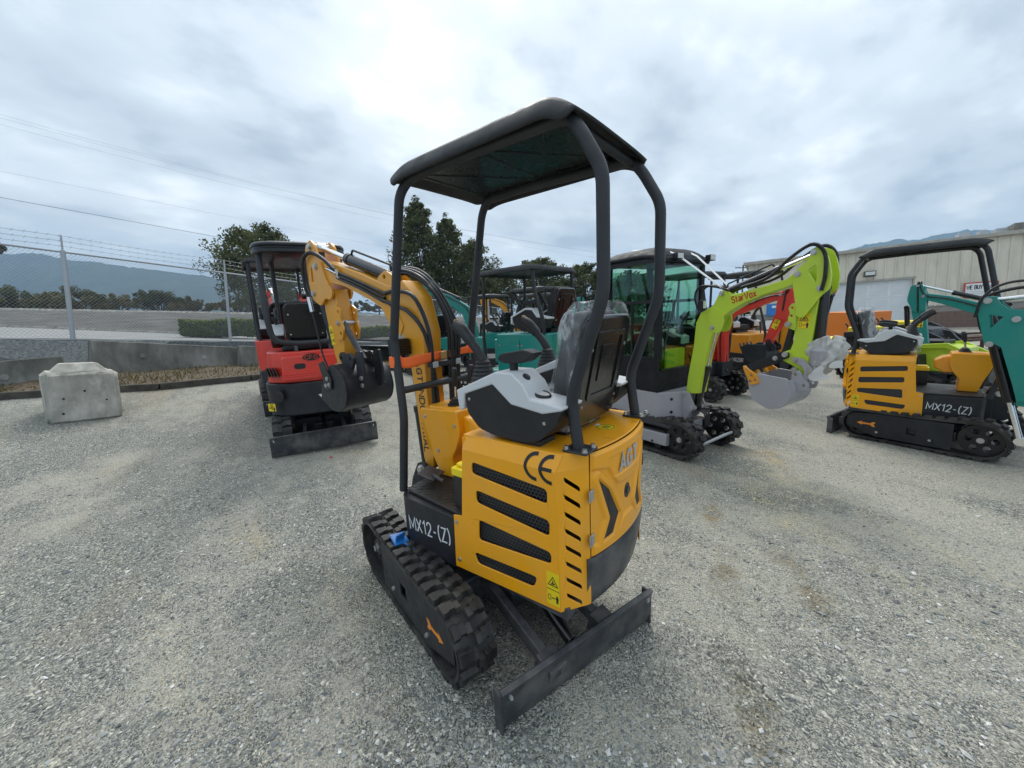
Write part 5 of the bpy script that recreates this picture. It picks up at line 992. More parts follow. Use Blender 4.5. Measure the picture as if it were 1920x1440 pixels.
    k = MB(); k.cyl((0.262, -0.30, 1.25), (0.266, -0.16, 1.72), 0.006, 6); k.cyl((0.262, -0.33, 1.18), (0.262, -0.30, 1.25), 0.014, 8); k.cyl((0.268, -0.20, 1.50), (0.268, -0.10, 1.86), 0.005, 6); k.build('wiper', 'black', cab)
    seat(root, TR(-0.40, 0, 1.06))
    k = MB(); k.box(-0.46, 0.1, -0.2, 0.2, 0.702, 1.02); k.build('seat_base', 'black', root)
    for sg in (1, -1): simple_console(root, sg, -0.12, sg * 0.25, 1.18, 0.9)
    rounded_body('engine_cover', root, 'lime', -0.80, -0.53, 0.40, 0.702, 1.20, 0.08)
    # swing bracket, boom, arm
    B = 0.07; Y = -0.05
    Mb = TR(0, Y, 0)
    for sg in (1, -1):
        k = MB(); k.plate(slot2d([(0.30, 0.62), (0.40, 0.71), (0.47, 0.70), (0.545, 0.545), (0.43, 0.36), (0.30, 0.365)], 0.02), [], 'xz', sg * 0.10 - 0.01, sg * 0.10 + 0.01, Mb); sb = k.build('swing_bracket', 'silver_grey', root, bevel=0.004)
        for x, z in ((0.414, 0.681), (0.505, 0.518)): hexbolt('bracket_bolt', sb, (x, Y + sg * 0.11, z), (0, sg, 0), 0.022, 0.018)
    k = MB(); k.cyl((0.505, Y - 0.14, 0.518), (0.505, Y + 0.12, 0.518), 0.028, 14); k.build('bracket_pin', 'silver_grey', root)
    bo = [(0.414, 0.671), (0.428, 0.856), (0.486, 1.215), (0.505, 1.468), (0.558, 1.573), (0.683, 1.637), (0.715, 1.702), (0.754, 1.786), (0.813, 1.786), (0.873, 1.734), (1.136, 1.792), (1.338, 1.839), (1.423, 1.905), (1.474, 1.88), (1.46, 1.820), (1.343, 1.767), (1.141, 1.708), (0.996, 1.655), (0.86, 1.575), (0.79, 1.52), (0.725, 1.40), (0.679, 1.31), (0.633, 1.114), (0.573, 0.695)]
    k = MB(); k.prism(bo, 'xz', -B, B, Mb); bm_ = k.build('boom', 'lime', root, bevel=0.006)
    for sg in (1, -1):
        k = MB(); k.plate(slot2d([(0.80, 1.56), (0.815, 1.46), (0.785, 1.37), (0.70, 1.36), (0.655, 1.42), (0.64, 1.56), (0.70, 1.63)], 0.03), [], 'xz', sg * B, sg * (B + 0.012), Mb); k.build('cylinder_lug', 'lime', bm_, bevel=0.003)
        k = MB(); k.plate([(1.19, 1.80), (1.34, 1.838), (1.42, 1.90), (1.47, 1.87), (1.44, 1.81), (1.33, 1.765), (1.14, 1.715), (1.16, 1.75)], [], 'xz', sg * B, sg * (B + 0.008), Mb); k.build('boom_cheek', 'lime', bm_, bevel=0.002)
    text('brand_lettering', 'StarVox', 0.062, 'decal_red', bm_, basis((0.985, Y - B - 0.0006, 1.712), (1, 0, 0.25), (-0.25, 0, 1)), width=0.225, weight=0.22)
    for x, z in ((0.777, 1.756), (0.696, 1.415)): pin(bm_, x, z, Y - 0.09, Y + 0.09, 0.022)
    for sg in (1, -1):
        k = MB(); k.plate(slot2d([(1.519, 2.065), (1.56, 2.08), (1.61, 2.05), (1.645, 1.967), (1.672, 1.846), (1.668, 1.730), (1.62, 1.69), (1.575, 1.62), (1.50, 1.50), (1.45, 1.51), (1.435, 1.62), (1.40, 1.80), (1.43, 1.92), (1.505, 1.985)], 0.025), [slot2d([(1.502, 1.895), (1.560, 1.942), (1.575, 1.84), (1.570, 1.775)], 0.02)], 'xz', sg * 0.085 - 0.010, sg * 0.085 + 0.010, Mb); ah = k.build('arm_head', 'lime', root, bevel=0.003)
    k = MB(); k.prism([(1.60, 1.80), (1.44, 1.80), (1.425, 1.60), (1.43, 1.30), (1.41, 1.22), (1.345, 1.19), (1.345, 1.12), (1.45, 1.07), (1.47, 0.99), (1.55, 0.99), (1.56, 1.25), (1.585, 1.62)], 'xz', -0.055, 0.055, Mb); arm = k.build('arm', 'lime', root, bevel=0.005)
    for sg in (1, -1):
        k = MB(); k.plate(slot2d([(1.44, 1.62), (1.40, 1.63), (1.375, 1.59), (1.39, 1.54), (1.375, 1.50), (1.39, 1.46), (1.37, 1.42), (1.44, 1.39)], 0.012), [circ2d(1.402, 1.59, 0.013, 8), circ2d(1.402, 1.52, 0.013, 8)], 'xz', sg * 0.064 - 0.008, sg * 0.064 + 0.008, Mb); k.build('thumb_bracket', 'lime', arm, bevel=0.003)
    warn_sticker(arm, basis((1.495, Y - 0.0562, 1.475), (1, 0, 0), (0, 0, 1)), 0.085, 0.13)
    for x, z in ((1.538, 2.037), (1.434, 1.874), (1.603, 1.742), (1.388, 1.446), (1.383, 1.177)): pin(arm, x, z, Y - 0.10, Y + 0.10, 0.024)
    cylinder_set(root, (0.784, 1.771), (1.538, 2.037), 0.036, Y, 0.62, guard=True)
    cylinder_set(root, (0.505, 0.53), (0.705, 1.415), 0.040, Y, 0.52)
    cylinder_set(root, (1.603, 1.742), (1.60, 1.08), 0.040, Y, 0.70)
    k = MB()
    for sg in (1, -1): k.plate(slot2d([(1.00, 0.985), (1.05, 1.05), (1.35, 1.20), (1.41, 1.195), (1.41, 1.15), (1.10, 0.99)], 0.012), [], 'xz', sg * 0.075 - 0.008, sg * 0.075 + 0.008, Mb)
    k.box(1.0, 1.10, Y - 0.075, Y + 0.075, 0.985, 1.0); th = k.build('thumb', 'graphite', root, bevel=0.003)
    pin(th, 1.304, 1.138, Y - 0.09, Y + 0.09, 0.022)
    k = MB(); k.tube([(1.395, Y, 1.44), (1.345, Y, 1.17)], 0.028, 12); k.build('thumb_cylinder', 'graphite', root)
    # linkage and bucket
    for sg in (1, -1):
        k = MB(); k.plate(slot2d([(1.44, 1.12), (1.47, 1.16), (1.53, 1.14), (1.60, 1.06), (1.61, 1.0), (1.55, 0.95), (1.50, 0.93), (1.49, 0.97), (1.545, 1.02), (1.52, 1.08)], 0.02), [], 'xz', sg * 0.075 - 0.010, sg * 0.075 + 0.010, Mb); lk = k.build('link', 'silver_grey', root, bevel=0.003)
    for x, z in ((1.46, 1.137), (1.464, 1.045), (1.465, 0.945), (1.586, 1.042)): pin(lk, x, z, Y - 0.10, Y + 0.10, 0.022)
    o = bucket(root, (1.455, 0.955), R(-57), 0.42, 0.82, 'silver_grey', teeth='amber', mir=-1, y=Y)
    for q in (-1, 1): hose(root, [(0.62, Y + q * 0.03, 1.20), (0.56, Y + q * 0.05, 1.50), (0.48, Y + q * 0.06, 1.72), (0.53, Y + q * 0.06, 1.84), (0.70, Y + q * 0.07, 1.83), (0.85, Y + q * 0.075, 1.78)], 0.012)
    for q in (-1, 1): hose(root, [(0.95, Y + q * 0.06, 1.80), (1.20, Y + q * 0.085, 1.87), (1.38, Y + q * 0.105, 2.02), (1.53, Y + q * 0.115, 2.10), (1.62, Y + q * 0.115, 2.02), (1.635, Y + q * 0.11, 1.85), (1.615, Y + q * 0.105, 1.72)], 0.014, rib=True)
    k = MB(); k.box(0.56, 0.62, Y - 0.14, Y - 0.08, 1.61, 1.70); wl = k.build('work_lamp', 'black', root, bevel=0.004); k = MB(); k.box(0.62, 0.625, Y - 0.135, Y - 0.085, 1.618, 1.692); k.build('lamp_lens', 'lamp_lens', wl)
    for q in range(3): hose(root, [(0.50, Y - 0.02 + 0.03 * q, 0.50), (0.62, Y - 0.03 + 0.04 * q, 0.46), (0.60, Y + 0.02 * q, 0.30), (0.45, 0.05 * q, 0.26)], 0.010, 6)
# --- red excavator seen from behind
def red_ex(root):
    for sg in (1, -1): make_track(root, Matrix(), sg, 0.60, 0.22, 0.62, 0.19, -0.62, 0.18, 30, each=False)
    k = MB(); k.box(-0.45, 0.40, -0.36, 0.36, 0.16, 0.34); k.box(-0.62, -0.40, -0.12, 0.12, 0.15, 0.28); k.build('car_body', 'black', root, bevel=0.01)
    k = MB(); k.cyl((0, 0, 0.32), (0, 0, 0.46), 0.28, 24); k.build('slewing_ring', 'black', root)
    make_blade(root, Matrix(), -0.99, 0.625, 0.27, -0.40, 0.24)
    rounded_body('counterweight', root, 'graphite', -0.76, 0.1, 0.60, 0.46, 0.885, 0.20, 0.07, taper=-0.03, bevel=0.03)
    hood = rounded_body('hood', root, 'red', -0.74, -0.10, 0.585, 0.89, 1.285, 0.20, 0.07, taper=0.05, bevel=0.05)
    k = MB(); k.prism(slot2d([(-0.36, 0.92), (0.40, 0.92), (0.38, 1.23), (-0.38, 1.23)], 0.04), 'yz', -0.835, -0.60); dr = k.build('rear_door', 'red', root, bevel=0.012)
    for i in range(3): k = MB(); k.box(-0.842, -0.80, -0.34, 0.38, 0.945 + 0.028 * i, 0.957 + 0.028 * i); k.build('door_groove', 'red', dr, bevel=0.003)
    k = MB(); k.prism(slot2d([(-0.10, 1.065), (0.03, 1.065), (0.03, 1.135), (-0.10, 1.135)], 0.035, 5), 'yz', -0.838, -0.83, TR(0, 0.22, 0)); k.build('exhaust_opening', 'black', dr)
    k = MB(); k.plate([(0.10 * math.cos(t * math.pi / 12), 0.045 * math.sin(t * math.pi / 12)) for t in range(24)], [], 'yz', -0.842, -0.83, TR(0, 0.045, 1.205)); bd = k.build('badge', 'black', dr)
    text('badge_lettering', 'CFG', 0.050, 'decal_red', bd, basis((-0.843, 0.045, 1.205), (0, -1, 0), (0, 0, 1)), width=0.15)
    for sg in (1, -1):
        for i in range(4): k = MB(); k.prism([(sg * (0.43 + 0.035 * i), 0.98), (sg * (0.445 + 0.035 * i), 0.98), (sg * (0.475 + 0.035 * i), 1.09), (sg * (0.46 + 0.035 * i), 1.09)], 'yz', -0.80, -0.55); k.v = [(x + 0.9 * (abs(y) - 0.43), y, z) for x, y, z in k.v]; k.build('vent_slot', 'black', hood)
    for sg in (1, -1):
        k = MB(); k.lathe([(0.075, 0), (0.075, 0.006), (0.06, 0.008)], 20, TR(-0.78, sg * 0.47, 0.74) @ RZ(R(-sg * 38)) @ RY(R(-90))); lv = k.build('round_vent', 'black', root)
    warn_sticker(root, basis((-0.73, 0.565, 0.60), (0.75, -0.66, 0) if False else (-0.72, -0.69, 0), (0, 0, 1)), 0.12, 0.10, True)
    k = MB(); k.box(-0.55, -0.10, -0.42, 0.36, 1.286, 1.36); k.build('seat_mount', 'black', root, bevel=0.02)
    seat(root, TR(-0.62, 0.05, 1.42) @ Matrix.Diagonal((1.05, 1.12, 1.0, 1)), wrap=False)
    simple_console(root, 1, -0.30, 0.40, 1.42, 1.0); simple_console(root, -1, -0.30, -0.40, 1.42, 1.0)
    k = MB(); k.tube(fillet([(-0.52, 0.46, 2.52), (-0.60, 0.47, 2.15), (-0.72, 0.47, 1.75), (-0.72, 0.44, 1.43), (-0.74, 0.20, 1.385), (-0.74, -0.20, 1.385), (-0.72, -0.44, 1.43), (-0.72, -0.47, 1.75), (-0.60, -0.47, 2.15), (-0.52, -0.46, 2.52)], 0.12, 6), 0.034, 12); k.build('roll_bar', 'post', root, ang=60)
    for sg in (1, -1):
        k = MB(); k.tube([(0.45, sg * 0.40, 0.70), (0.42, sg * 0.38, 2.52)], 0.03, 10); k.build('front_post', 'post', root)
    for yy in (0.2, -0.2): k = MB(); k.box(-0.75, -0.60, yy - 0.02, yy + 0.02, 1.29, 1.40); k.build('bar_foot', 'slate', root)
    peak_canopy(root, -0.72, 0.70, 0.555, 2.64, 'oval', 'black')
    k = MB(); k.box(-0.1, 0.52, -0.50, 0.50, 0.62, 0.72); k.build('platform', 'graphite', root, bevel=0.02)
    boom_pair(root, 'red', [(0.75, 0.75), (0.80, 1.5), (1.1, 1.95), (1.9, 2.05)], [0.09, 0.10, 0.10, 0.06], [(2.0, 2.15), (1.95, 1.4), (1.9, 0.9)], [0.08, 0.07, 0.05], w=0.08, cyls=[((1.1, 2.08), (2.0, 2.25), 0.045, 0.0, 0.6)])
# ---------------------------------------------------------------- background materials
def rough_mat(name, stops, scale=6, detail=6, rough=0.9, bump=0.3, bs=40, dist=0.01, stretch=None, stain=None):
    m, t, p = nodes(name); tc = t.nodes.new('ShaderNodeTexCoord'); v = tc.outputs['Object']
    if stretch: mp = t.nodes.new('ShaderNodeMapping'); mp.inputs['Scale'].default_value = stretch; t.links.new(v, mp.inputs[0]); v2 = mp.outputs[0]
    else: v2 = v
    c = tramp(t, tnoise(t, scale, detail, 0.65, v2), stops)
    if stain: c = tmix(t, tramp(t, tnoise(t, stain[1], 5, 0.6, v2), [(0.5, (0, 0, 0, 1)), (0.68, (stain[2],) * 3 + (1,))]), c, stain[0])
    t.links.new(c, p.inputs['Base Color']); p.inputs['Roughness'].default_value = rough; p.inputs['Specular IOR Level'].default_value = 0.3
    if bump: tbump(t, p, tnoise(t, bs, 5, 0.6, v), bump, dist)
    return m
rough_mat('concrete', [(0.3, (0.13, 0.125, 0.105, 1)), (0.5, (0.22, 0.215, 0.19, 1)), (0.7, (0.34, 0.335, 0.30, 1))], 3.2, bump=0.5, bs=30, stretch=(1, 1, 0.45), stain=((0.55, 0.52, 0.47), 5, 0.5))
rough_mat('concrete_block', [(0.3, (0.27, 0.26, 0.215, 1)), (0.5, (0.40, 0.385, 0.335, 1)), (0.7, (0.54, 0.52, 0.465, 1))], 4.5, bump=0.6, bs=28, stretch=(1, 1, 0.5), stain=((0.62, 0.57, 0.51), 6, 0.8))
rough_mat('concrete_dark', [(0.3, (0.085, 0.083, 0.070, 1)), (0.5, (0.15, 0.147, 0.128, 1)), (0.7, (0.24, 0.235, 0.205, 1))], 2.5, bump=0.5, bs=30, stretch=(1, 1, 0.4), stain=((0.30, 0.29, 0.27), 3, 0.6))
rough_mat('timber', [(0.3, (0.04, 0.036, 0.03, 1)), (0.7, (0.11, 0.10, 0.085, 1))], 5, bump=0.4)
rough_mat('dry_grass', [(0.25, (0.05, 0.036, 0.026, 1)), (0.5, (0.115, 0.082, 0.055, 1)), (0.75, (0.20, 0.165, 0.11, 1))], 16, bump=0.8, bs=60)
rough_mat('asphalt', [(0.3, (0.24, 0.24, 0.235, 1)), (0.7, (0.34, 0.335, 0.32, 1))], 2, bump=0.1)
rough_mat('embankment', [(0.3, (0.062, 0.060, 0.053, 1)), (0.5, (0.108, 0.104, 0.094, 1)), (0.7, (0.165, 0.160, 0.147, 1))], 1.6, bump=0.8, bs=14, dist=0.05, stretch=(0.5, 0.5, 1))
rough_mat('dark_gravel', [(0.3, (0.06, 0.07, 0.072, 1)), (0.5, (0.13, 0.145, 0.145, 1)), (0.7, (0.24, 0.25, 0.24, 1))], 22, bump=1.0, bs=45, dist=0.03)
rough_mat('siding', [(0.3, (0.56, 0.515, 0.42, 1)), (0.7, (0.70, 0.65, 0.545, 1))], 1.5, bump=0.05, stretch=(1, 1, 0.25), stain=((0.36, 0.33, 0.28), 2.5, 0.35))
rough_mat('brick_face', [(0.3, (0.13, 0.085, 0.068, 1)), (0.7, (0.24, 0.17, 0.14, 1))], 1.3, bump=0.5, bs=40)
rough_mat('mortar', [(0.3, (0.22, 0.20, 0.18, 1)), (0.7, (0.30, 0.28, 0.25, 1))], 4, bump=0.2)
rough_mat('door_glass', [(0.3, (0.55, 0.57, 0.58, 1)), (0.7, (0.72, 0.74, 0.75, 1))], 0.8, rough=0.35, bump=0)
rough_mat('trim', [(0.3, (0.30, 0.28, 0.24, 1)), (0.7, (0.42, 0.40, 0.35, 1))], 3, bump=0)
rough_mat('hill', [(0.3, (0.020, 0.032, 0.018, 1)), (0.7, (0.06, 0.075, 0.040, 1))], 0.02, bump=0)
rough_mat('pole_wood', [(0.3, (0.06, 0.045, 0.035, 1)), (0.7, (0.12, 0.09, 0.07, 1))], 5, bump=0.2)
def leaf_mat(name, a, b, c):
    m, t, p = nodes(name); an = t.nodes.new('ShaderNodeAttribute'); an.attribute_name = 'tone'
    col = tramp(t, an.outputs['Fac'], [(0.0, (*a, 1)), (0.55, (*b, 1)), (1.0, (*c, 1))])
    t.links.new(col, p.inputs['Base Color']); p.inputs['Roughness'].default_value = 0.65; p.inputs['Specular IOR Level'].default_value = 0.25
    tr = t.nodes.new('ShaderNodeBsdfTranslucent'); t.links.new(col, tr.inputs[0]); mxs = t.nodes.new('ShaderNodeMixShader'); mxs.inputs[0].default_value = 0.25
    o = t.nodes['Material Output']; t.links.new(p.outputs[0], mxs.inputs[1]); t.links.new(tr.outputs[0], mxs.inputs[2]); t.links.new(mxs.outputs[0], o.inputs[0])
leaf_mat('leaf_olive', (0.045, 0.054, 0.020), (0.095, 0.108, 0.040), (0.17, 0.175, 0.070))
leaf_mat('leaf_dark', (0.028, 0.038, 0.016), (0.062, 0.078, 0.030), (0.115, 0.125, 0.050))
leaf_mat('leaf_dry', (0.070, 0.072, 0.026), (0.15, 0.145, 0.058), (0.25, 0.205, 0.10))
leaf_mat('leaf_hedge', (0.05, 0.075, 0.018), (0.12, 0.165, 0.045), (0.23, 0.27, 0.08))

# ---------------------------------------------------------------- vegetation
def leaf_mesh(name, cen, size, mat, rg, tone):
    n = len(cen); a = rg.normal(size=(n, 3)); a /= np.linalg.norm(a, axis=1)[:, None]; b = rg.normal(size=(n, 3)); b -= (a * b).sum(1)[:, None] * a; b /= np.linalg.norm(b, axis=1)[:, None]
    s = (size * rg.uniform(0.6, 1.4, n))[:, None]
    V = np.stack([cen + a * s, cen + b * s * 0.55, cen - a * s, cen - b * s * 0.55], 1).reshape(-1, 3)
    me = bpy.data.meshes.new(name); me.from_pydata(V.tolist(), [], np.arange(4 * n).reshape(-1, 4).tolist())
    at_ = me.attributes.new('tone', 'FLOAT', 'POINT'); at_.data.foreach_set('value', np.repeat(np.clip(tone, 0, 1), 4).astype(np.float32)); me.materials.append(MATS[mat]); return me
def tree(name, label, base, H, W, mat, seed, n=7000, style='round', leaf=0.16, cat='tree', trunk_r=0.16, crown0=0.18, group='trees beyond the fence'):
    rg = np.random.default_rng(seed); rd = random.Random(seed)
    o = thing(name, label, cat, TR(*base), group)
    k = MB(); top = H * 0.93; P = [(0, 0, -0.3)]; 
    for i in range(1, 7): P.append((rd.uniform(-1, 1) * W * 0.04 * i / 6, rd.uniform(-1, 1) * W * 0.04 * i / 6, top * i / 6))
    k.tube(P, [trunk_r * (1 - 0.88 * i / 6) for i in range(7)], 8); k.build('trunk', 'bark', o, ang=60)
    tips = []; br = MB(); nb = 40 if style == 'round' else 84
    for i in range(nb):
        f = crown0 + (0.97 - crown0) * (i + rd.random()) / nb; z0 = top * f * (0.92 if style == 'round' else 1.0); az = i * 2.4 + rd.uniform(-0.5, 0.5)
        t = (f - crown0) / (1 - crown0)
        if style == 'tall': rad = W * 0.5 * (1 - 0.90 * t ** 2.1) * rd.uniform(0.7, 1.08) + 0.12; rise = 0.45
        elif style == 'poplar': rad = W * 0.5 * (0.55 + 0.45 * math.sin(min(1, t * 1.6) * math.pi / 2)) * (1 - t ** 2.2) + 0.1; rise = 0.75
        else: rad = W * 0.5 * (math.sin(math.pi * min(1, 0.22 + 0.78 * t)) ** 0.6) * rd.uniform(0.75, 1.12) + 0.15; rise = 0.35
        e = Vector((math.cos(az) * rad, math.sin(az) * rad, min(H, z0 + rad * rise))); s = Vector((0, 0, z0)); m = s.lerp(e, 0.5) + Vector((0, 0, -0.05 * rad))
        br.tube([s, m, e], [trunk_r * 0.28 * (1 - 0.6 * f), trunk_r * 0.16 * (1 - 0.6 * f), 0.012], 5)
        for q in (0.45, 0.62, 0.78, 0.90, 1.0): p = s.lerp(e, q); tips.append((p.x + rd.uniform(-.12, .12) * rad, p.y + rd.uniform(-.12, .12) * rad, p.z + rd.uniform(-.08, .12) * rad, rad * (0.20 if style == 'round' else 0.26) + 0.12))
    tips += [(0, 0, H * q, W * 0.07) for q in ((0.86, 0.9) if style == 'round' else (0.9, 0.93, 0.96))]; br.build('limbs', 'bark', o, ang=60)
    T = np.array(tips); keep = rg.random(len(T)) > 0.10; T = T[keep]; idx = rg.integers(0, len(T), n); dv = rg.normal(size=(n, 3)); dv /= np.linalg.norm(dv, axis=1)[:, None]
    r = rg.random(n) ** 0.5; C_ = T[idx, :3] + dv * (r * T[idx, 3])[:, None] * np.array([1.15, 1.15, 0.85]); cl = rg.random(len(T))
    link('crown', leaf_mesh('crown', C_, leaf, mat, rg, 0.55 * cl[idx] + 0.45 * rg.random(n)), o); return o
def bush(name, label, base, W, Dp, H, mat, seed, n=3500, leaf=0.10, cat='bush', group=None, box=False):
    rg = np.random.default_rng(seed); o = thing(name, label, cat, TR(*base), group)
    if box:
        u = rg.uniform(-1, 1, (n, 3)); ax = rg.integers(0, 3, n); u[np.arange(n), ax] = np.sign(u[np.arange(n), ax]) * rg.uniform(0.8, 1.03, n); C_ = u * np.array([W / 2, Dp / 2, H / 2]) + np.array([0, 0, H / 2]); C_[:, 2] += 0.04 * np.sin(C_[:, 0] * 3) ; tn = rg.random(n) * 0.6 + 0.4 * (C_[:, 2] / H)
        k = MB(); k.box(-W / 2 * 0.9, W / 2 * 0.9, -Dp / 2 * 0.85, Dp / 2 * 0.85, 0, H * 0.9); k.build('branches', 'bark', o)
    else:
        m = 60; cc = rg.uniform(-1, 1, (m, 3)) * np.array([W * 0.42, Dp * 0.4, 1]); cc[:, 2] = H * (0.12 + 0.78 * rg.random(m) * (1 - 0.55 * np.abs(cc[:, 0]) / (W / 2))); rr = H * rg.uniform(0.07, 0.19, m)
        idx = rg.integers(0, m, n); dv = rg.normal(size=(n, 3)); dv /= np.linalg.norm(dv, axis=1)[:, None]; C_ = cc[idx] + dv * (rr[idx] * rg.random(n) ** 0.4)[:, None]; C_[:, 2] = np.maximum(C_[:, 2], 0.02); tn = 0.5 * rg.random(m)[idx] + 0.5 * rg.random(n)
        k = MB()
        for i in range(0, m, 2): k.tube([(cc[i, 0] * 0.4, cc[i, 1] * 0.4, -0.1), tuple(cc[i])], [0.04, 0.012], 5)
        k.build('branches', 'bark', o)
    link('foliage', leaf_mesh('foliage', C_, leaf, mat, rg, tn), o); return o
def zat(px, py, d): return at(px, py, d).z
Z_FENCE = CAM.z + 0.37
# ---------------------------------------------------------------- bank, road and embankment beyond the fence
VX = Vector((CR.x, CR.y, 0)).normalized(); VF = Vector((CF.x, CF.y, 0)).normalized()
def P2(lat, fwd, z): q = Vector((CAM.x, CAM.y, 0)) + VX * lat + VF * fwd; return (q.x, q.y, z)
def latfwd(p): d = Vector((p.x - CAM.x, p.y - CAM.y, 0)); return d.dot(VX), d.dot(VF)
def ribbon(name, rows, mat, n=60, noise=0.0, kind='structure'):
    'rows: list of (left point, right point) lines; a sheet through them'
    rg = np.random.default_rng(len(name)); k = MB()
    def f(u, v):
        s = v * (len(rows) - 1); i = min(int(s), len(rows) - 2); t = s - i
        a = Vector(rows[i][0]).lerp(Vector(rows[i][1]), u); b = Vector(rows[i + 1][0]).lerp(Vector(rows[i + 1][1]), u); p = a.lerp(b, t); nn = rg.normal(0, noise) if noise else 0
        return (p.x, p.y, p.z + nn)
    k.grid(f, n, (len(rows) - 1) * (4 if noise else 1)); o = k.build(name, mat, ang=60); o['kind'] = kind; return o
def line2(p0, p1, d, ext=(-500, 1300)):
    'points of a straight edge seen through two photo points at depth d, extended to both sides'
    a, b = at(*p0, d), at(*p1, d); la, lb = latfwd(a), latfwd(b); k = (b.z - a.z) / (lb[0] - la[0])
    f = lambda x: P2(x, la[1] + (x - la[0]) * (lb[1] - la[1]) / (lb[0] - la[0]), a.z + (x - la[0]) * k)
    return f((ext[0] - 960) / FPX * d), f((ext[1] - 960) / FPX * d)
r1 = line2((0, 634), (440, 643), 14); r2 = line2((0, 613), (440, 630), 20); r3 = line2((0, 608), (440, 626), 20.2); r4 = line2((0, 580.5), (440, 588), 30); r5 = line2((0, 577), (440, 585), 30.4); r6 = line2((0, 577), (440, 585), 30.9)
def low(r, dz): return tuple((p[0], p[1], p[2] + dz) for p in r)
ribbon('road', [r1, r2], 'asphalt')
ribbon('kerb', [low(r2, -0.05), r3, low(line2((0, 608), (440, 626), 20.6), 0)], 'concrete_dark')
ribbon('embankment', [line2((0, 608.5), (440, 626.5), 20.55), r4], 'embankment', 90, 0.02)
ribbon('barrier_wall', [low(r4, -0.3), r5, r6, low(r6, -1)], 'concrete')
far = ribbon('terrain', [low(r6, -0.4), low(line2((0, 590), (440, 597), 60), 0), low(line2((0, 625), (440, 632), 400, (-2500, 2500)), 0), low(line2((0, 660), (440, 660), 1400, (-2500, 3500)), -20)], 'dry_grass', 40)
# fence line: plumb posts every 3 m
A_, B_ = at(137, 637, 8.7), at(433, 640, 11.2); a_, b_ = latfwd(A_), latfwd(B_)
fd = Vector((b_[0] - a_[0], b_[1] - a_[1])); step = fd.length; fd.normalize()
def fpt(s, z): return P2(a_[0] + fd.x * s, a_[1] + fd.y * s, z)
# strip of ground that carries the fence and the bank down to the road
nside = Vector((-fd.y, fd.x)); 
def fside(s, off, z): return P2(a_[0] + fd.x * s + nside.x * off, a_[1] + fd.y * s + nside.y * off, z)
bank = ribbon('bank', [(fside(-9, -0.55, Z_FENCE - 0.75), fside(40, -0.55, Z_FENCE - 0.75)), (fside(-9, -0.42, Z_FENCE - 0.02), fside(40, -0.42, Z_FENCE - 0.02)), (fside(-9, 0.6, Z_FENCE), fside(40, 0.6, Z_FENCE)), (fside(-12, 3.0, Z_FENCE + 0.1), fside(44, 3.5, Z_FENCE + 0.05)), low(r1, 0.0)], 'dark_gravel', 120, 0.02)
def fence():
    H = 1.95; n0, n1 = -2, 11
    f = thing('chain_link_fence', 'grey chain link fence with barbed wire along the bank', 'fence')
    for i in range(n0, n1 + 1):
        p = Vector(fpt(i * step, 0)); k = MB(); k.cyl((p.x, p.y, Z_FENCE - 0.1), (p.x, p.y, Z_FENCE + H + 0.03), 0.036 if i % 3 else 0.045, 10); k.cyl((p.x, p.y, Z_FENCE + H + 0.03), Vector((p.x, p.y, Z_FENCE + H + 0.36)) , 0.018, 8); k.build('post', 'galv', f)
    k = MB(); k.cyl(fpt(n0 * step, Z_FENCE + H), fpt(n1 * step, Z_FENCE + H), 0.022, 8); k.build('top_rail', 'galv', f)
    for i, dz in enumerate((0.13, 0.24, 0.35)):
        k = MB(); P = []
        for s in np.arange(n0 * step, n1 * step + 0.01, step / 6): ph = (s / step) % 1; P.append(fpt(s, Z_FENCE + H + dz - 0.03 * math.sin(math.pi * ph)))
        k.tube(P, 0.004, 4)
        for s in np.arange(n0 * step, 5 * step, 0.16):
            q = Vector(fpt(s, Z_FENCE + H + dz - 0.03 * math.sin(math.pi * ((s / step) % 1)))); k.cyl(q + Vector((0, 0.02, -0.03)), q + Vector((0, -0.02, 0.03)), 0.003, 3)
        k.build('barbed_wire', 'wire', f)
    k = MB(); g = 0.072; L0, L1 = n0 * step, n1 * step
    for i in range(int((L1 - L0) / g)):
        s = L0 + i * g
        for sg in (1, -1):
            a, b = s, s + sg * H
            za, zb_ = Z_FENCE, Z_FENCE + H
            if b > L1: zb_ = za + (L1 - a); b = L1
            if b < L0: zb_ = za + (a - L0); b = L0
            if abs(b - a) < 0.05: continue
            k.tube([fside(a, 0.01 * sg, za), fside(b, 0.01 * sg, zb_)], 0.0026, 3, caps=False)
    o = k.build('wire_mesh', 'wire', f, ang=0); o['kind'] = 'stuff'
fence()
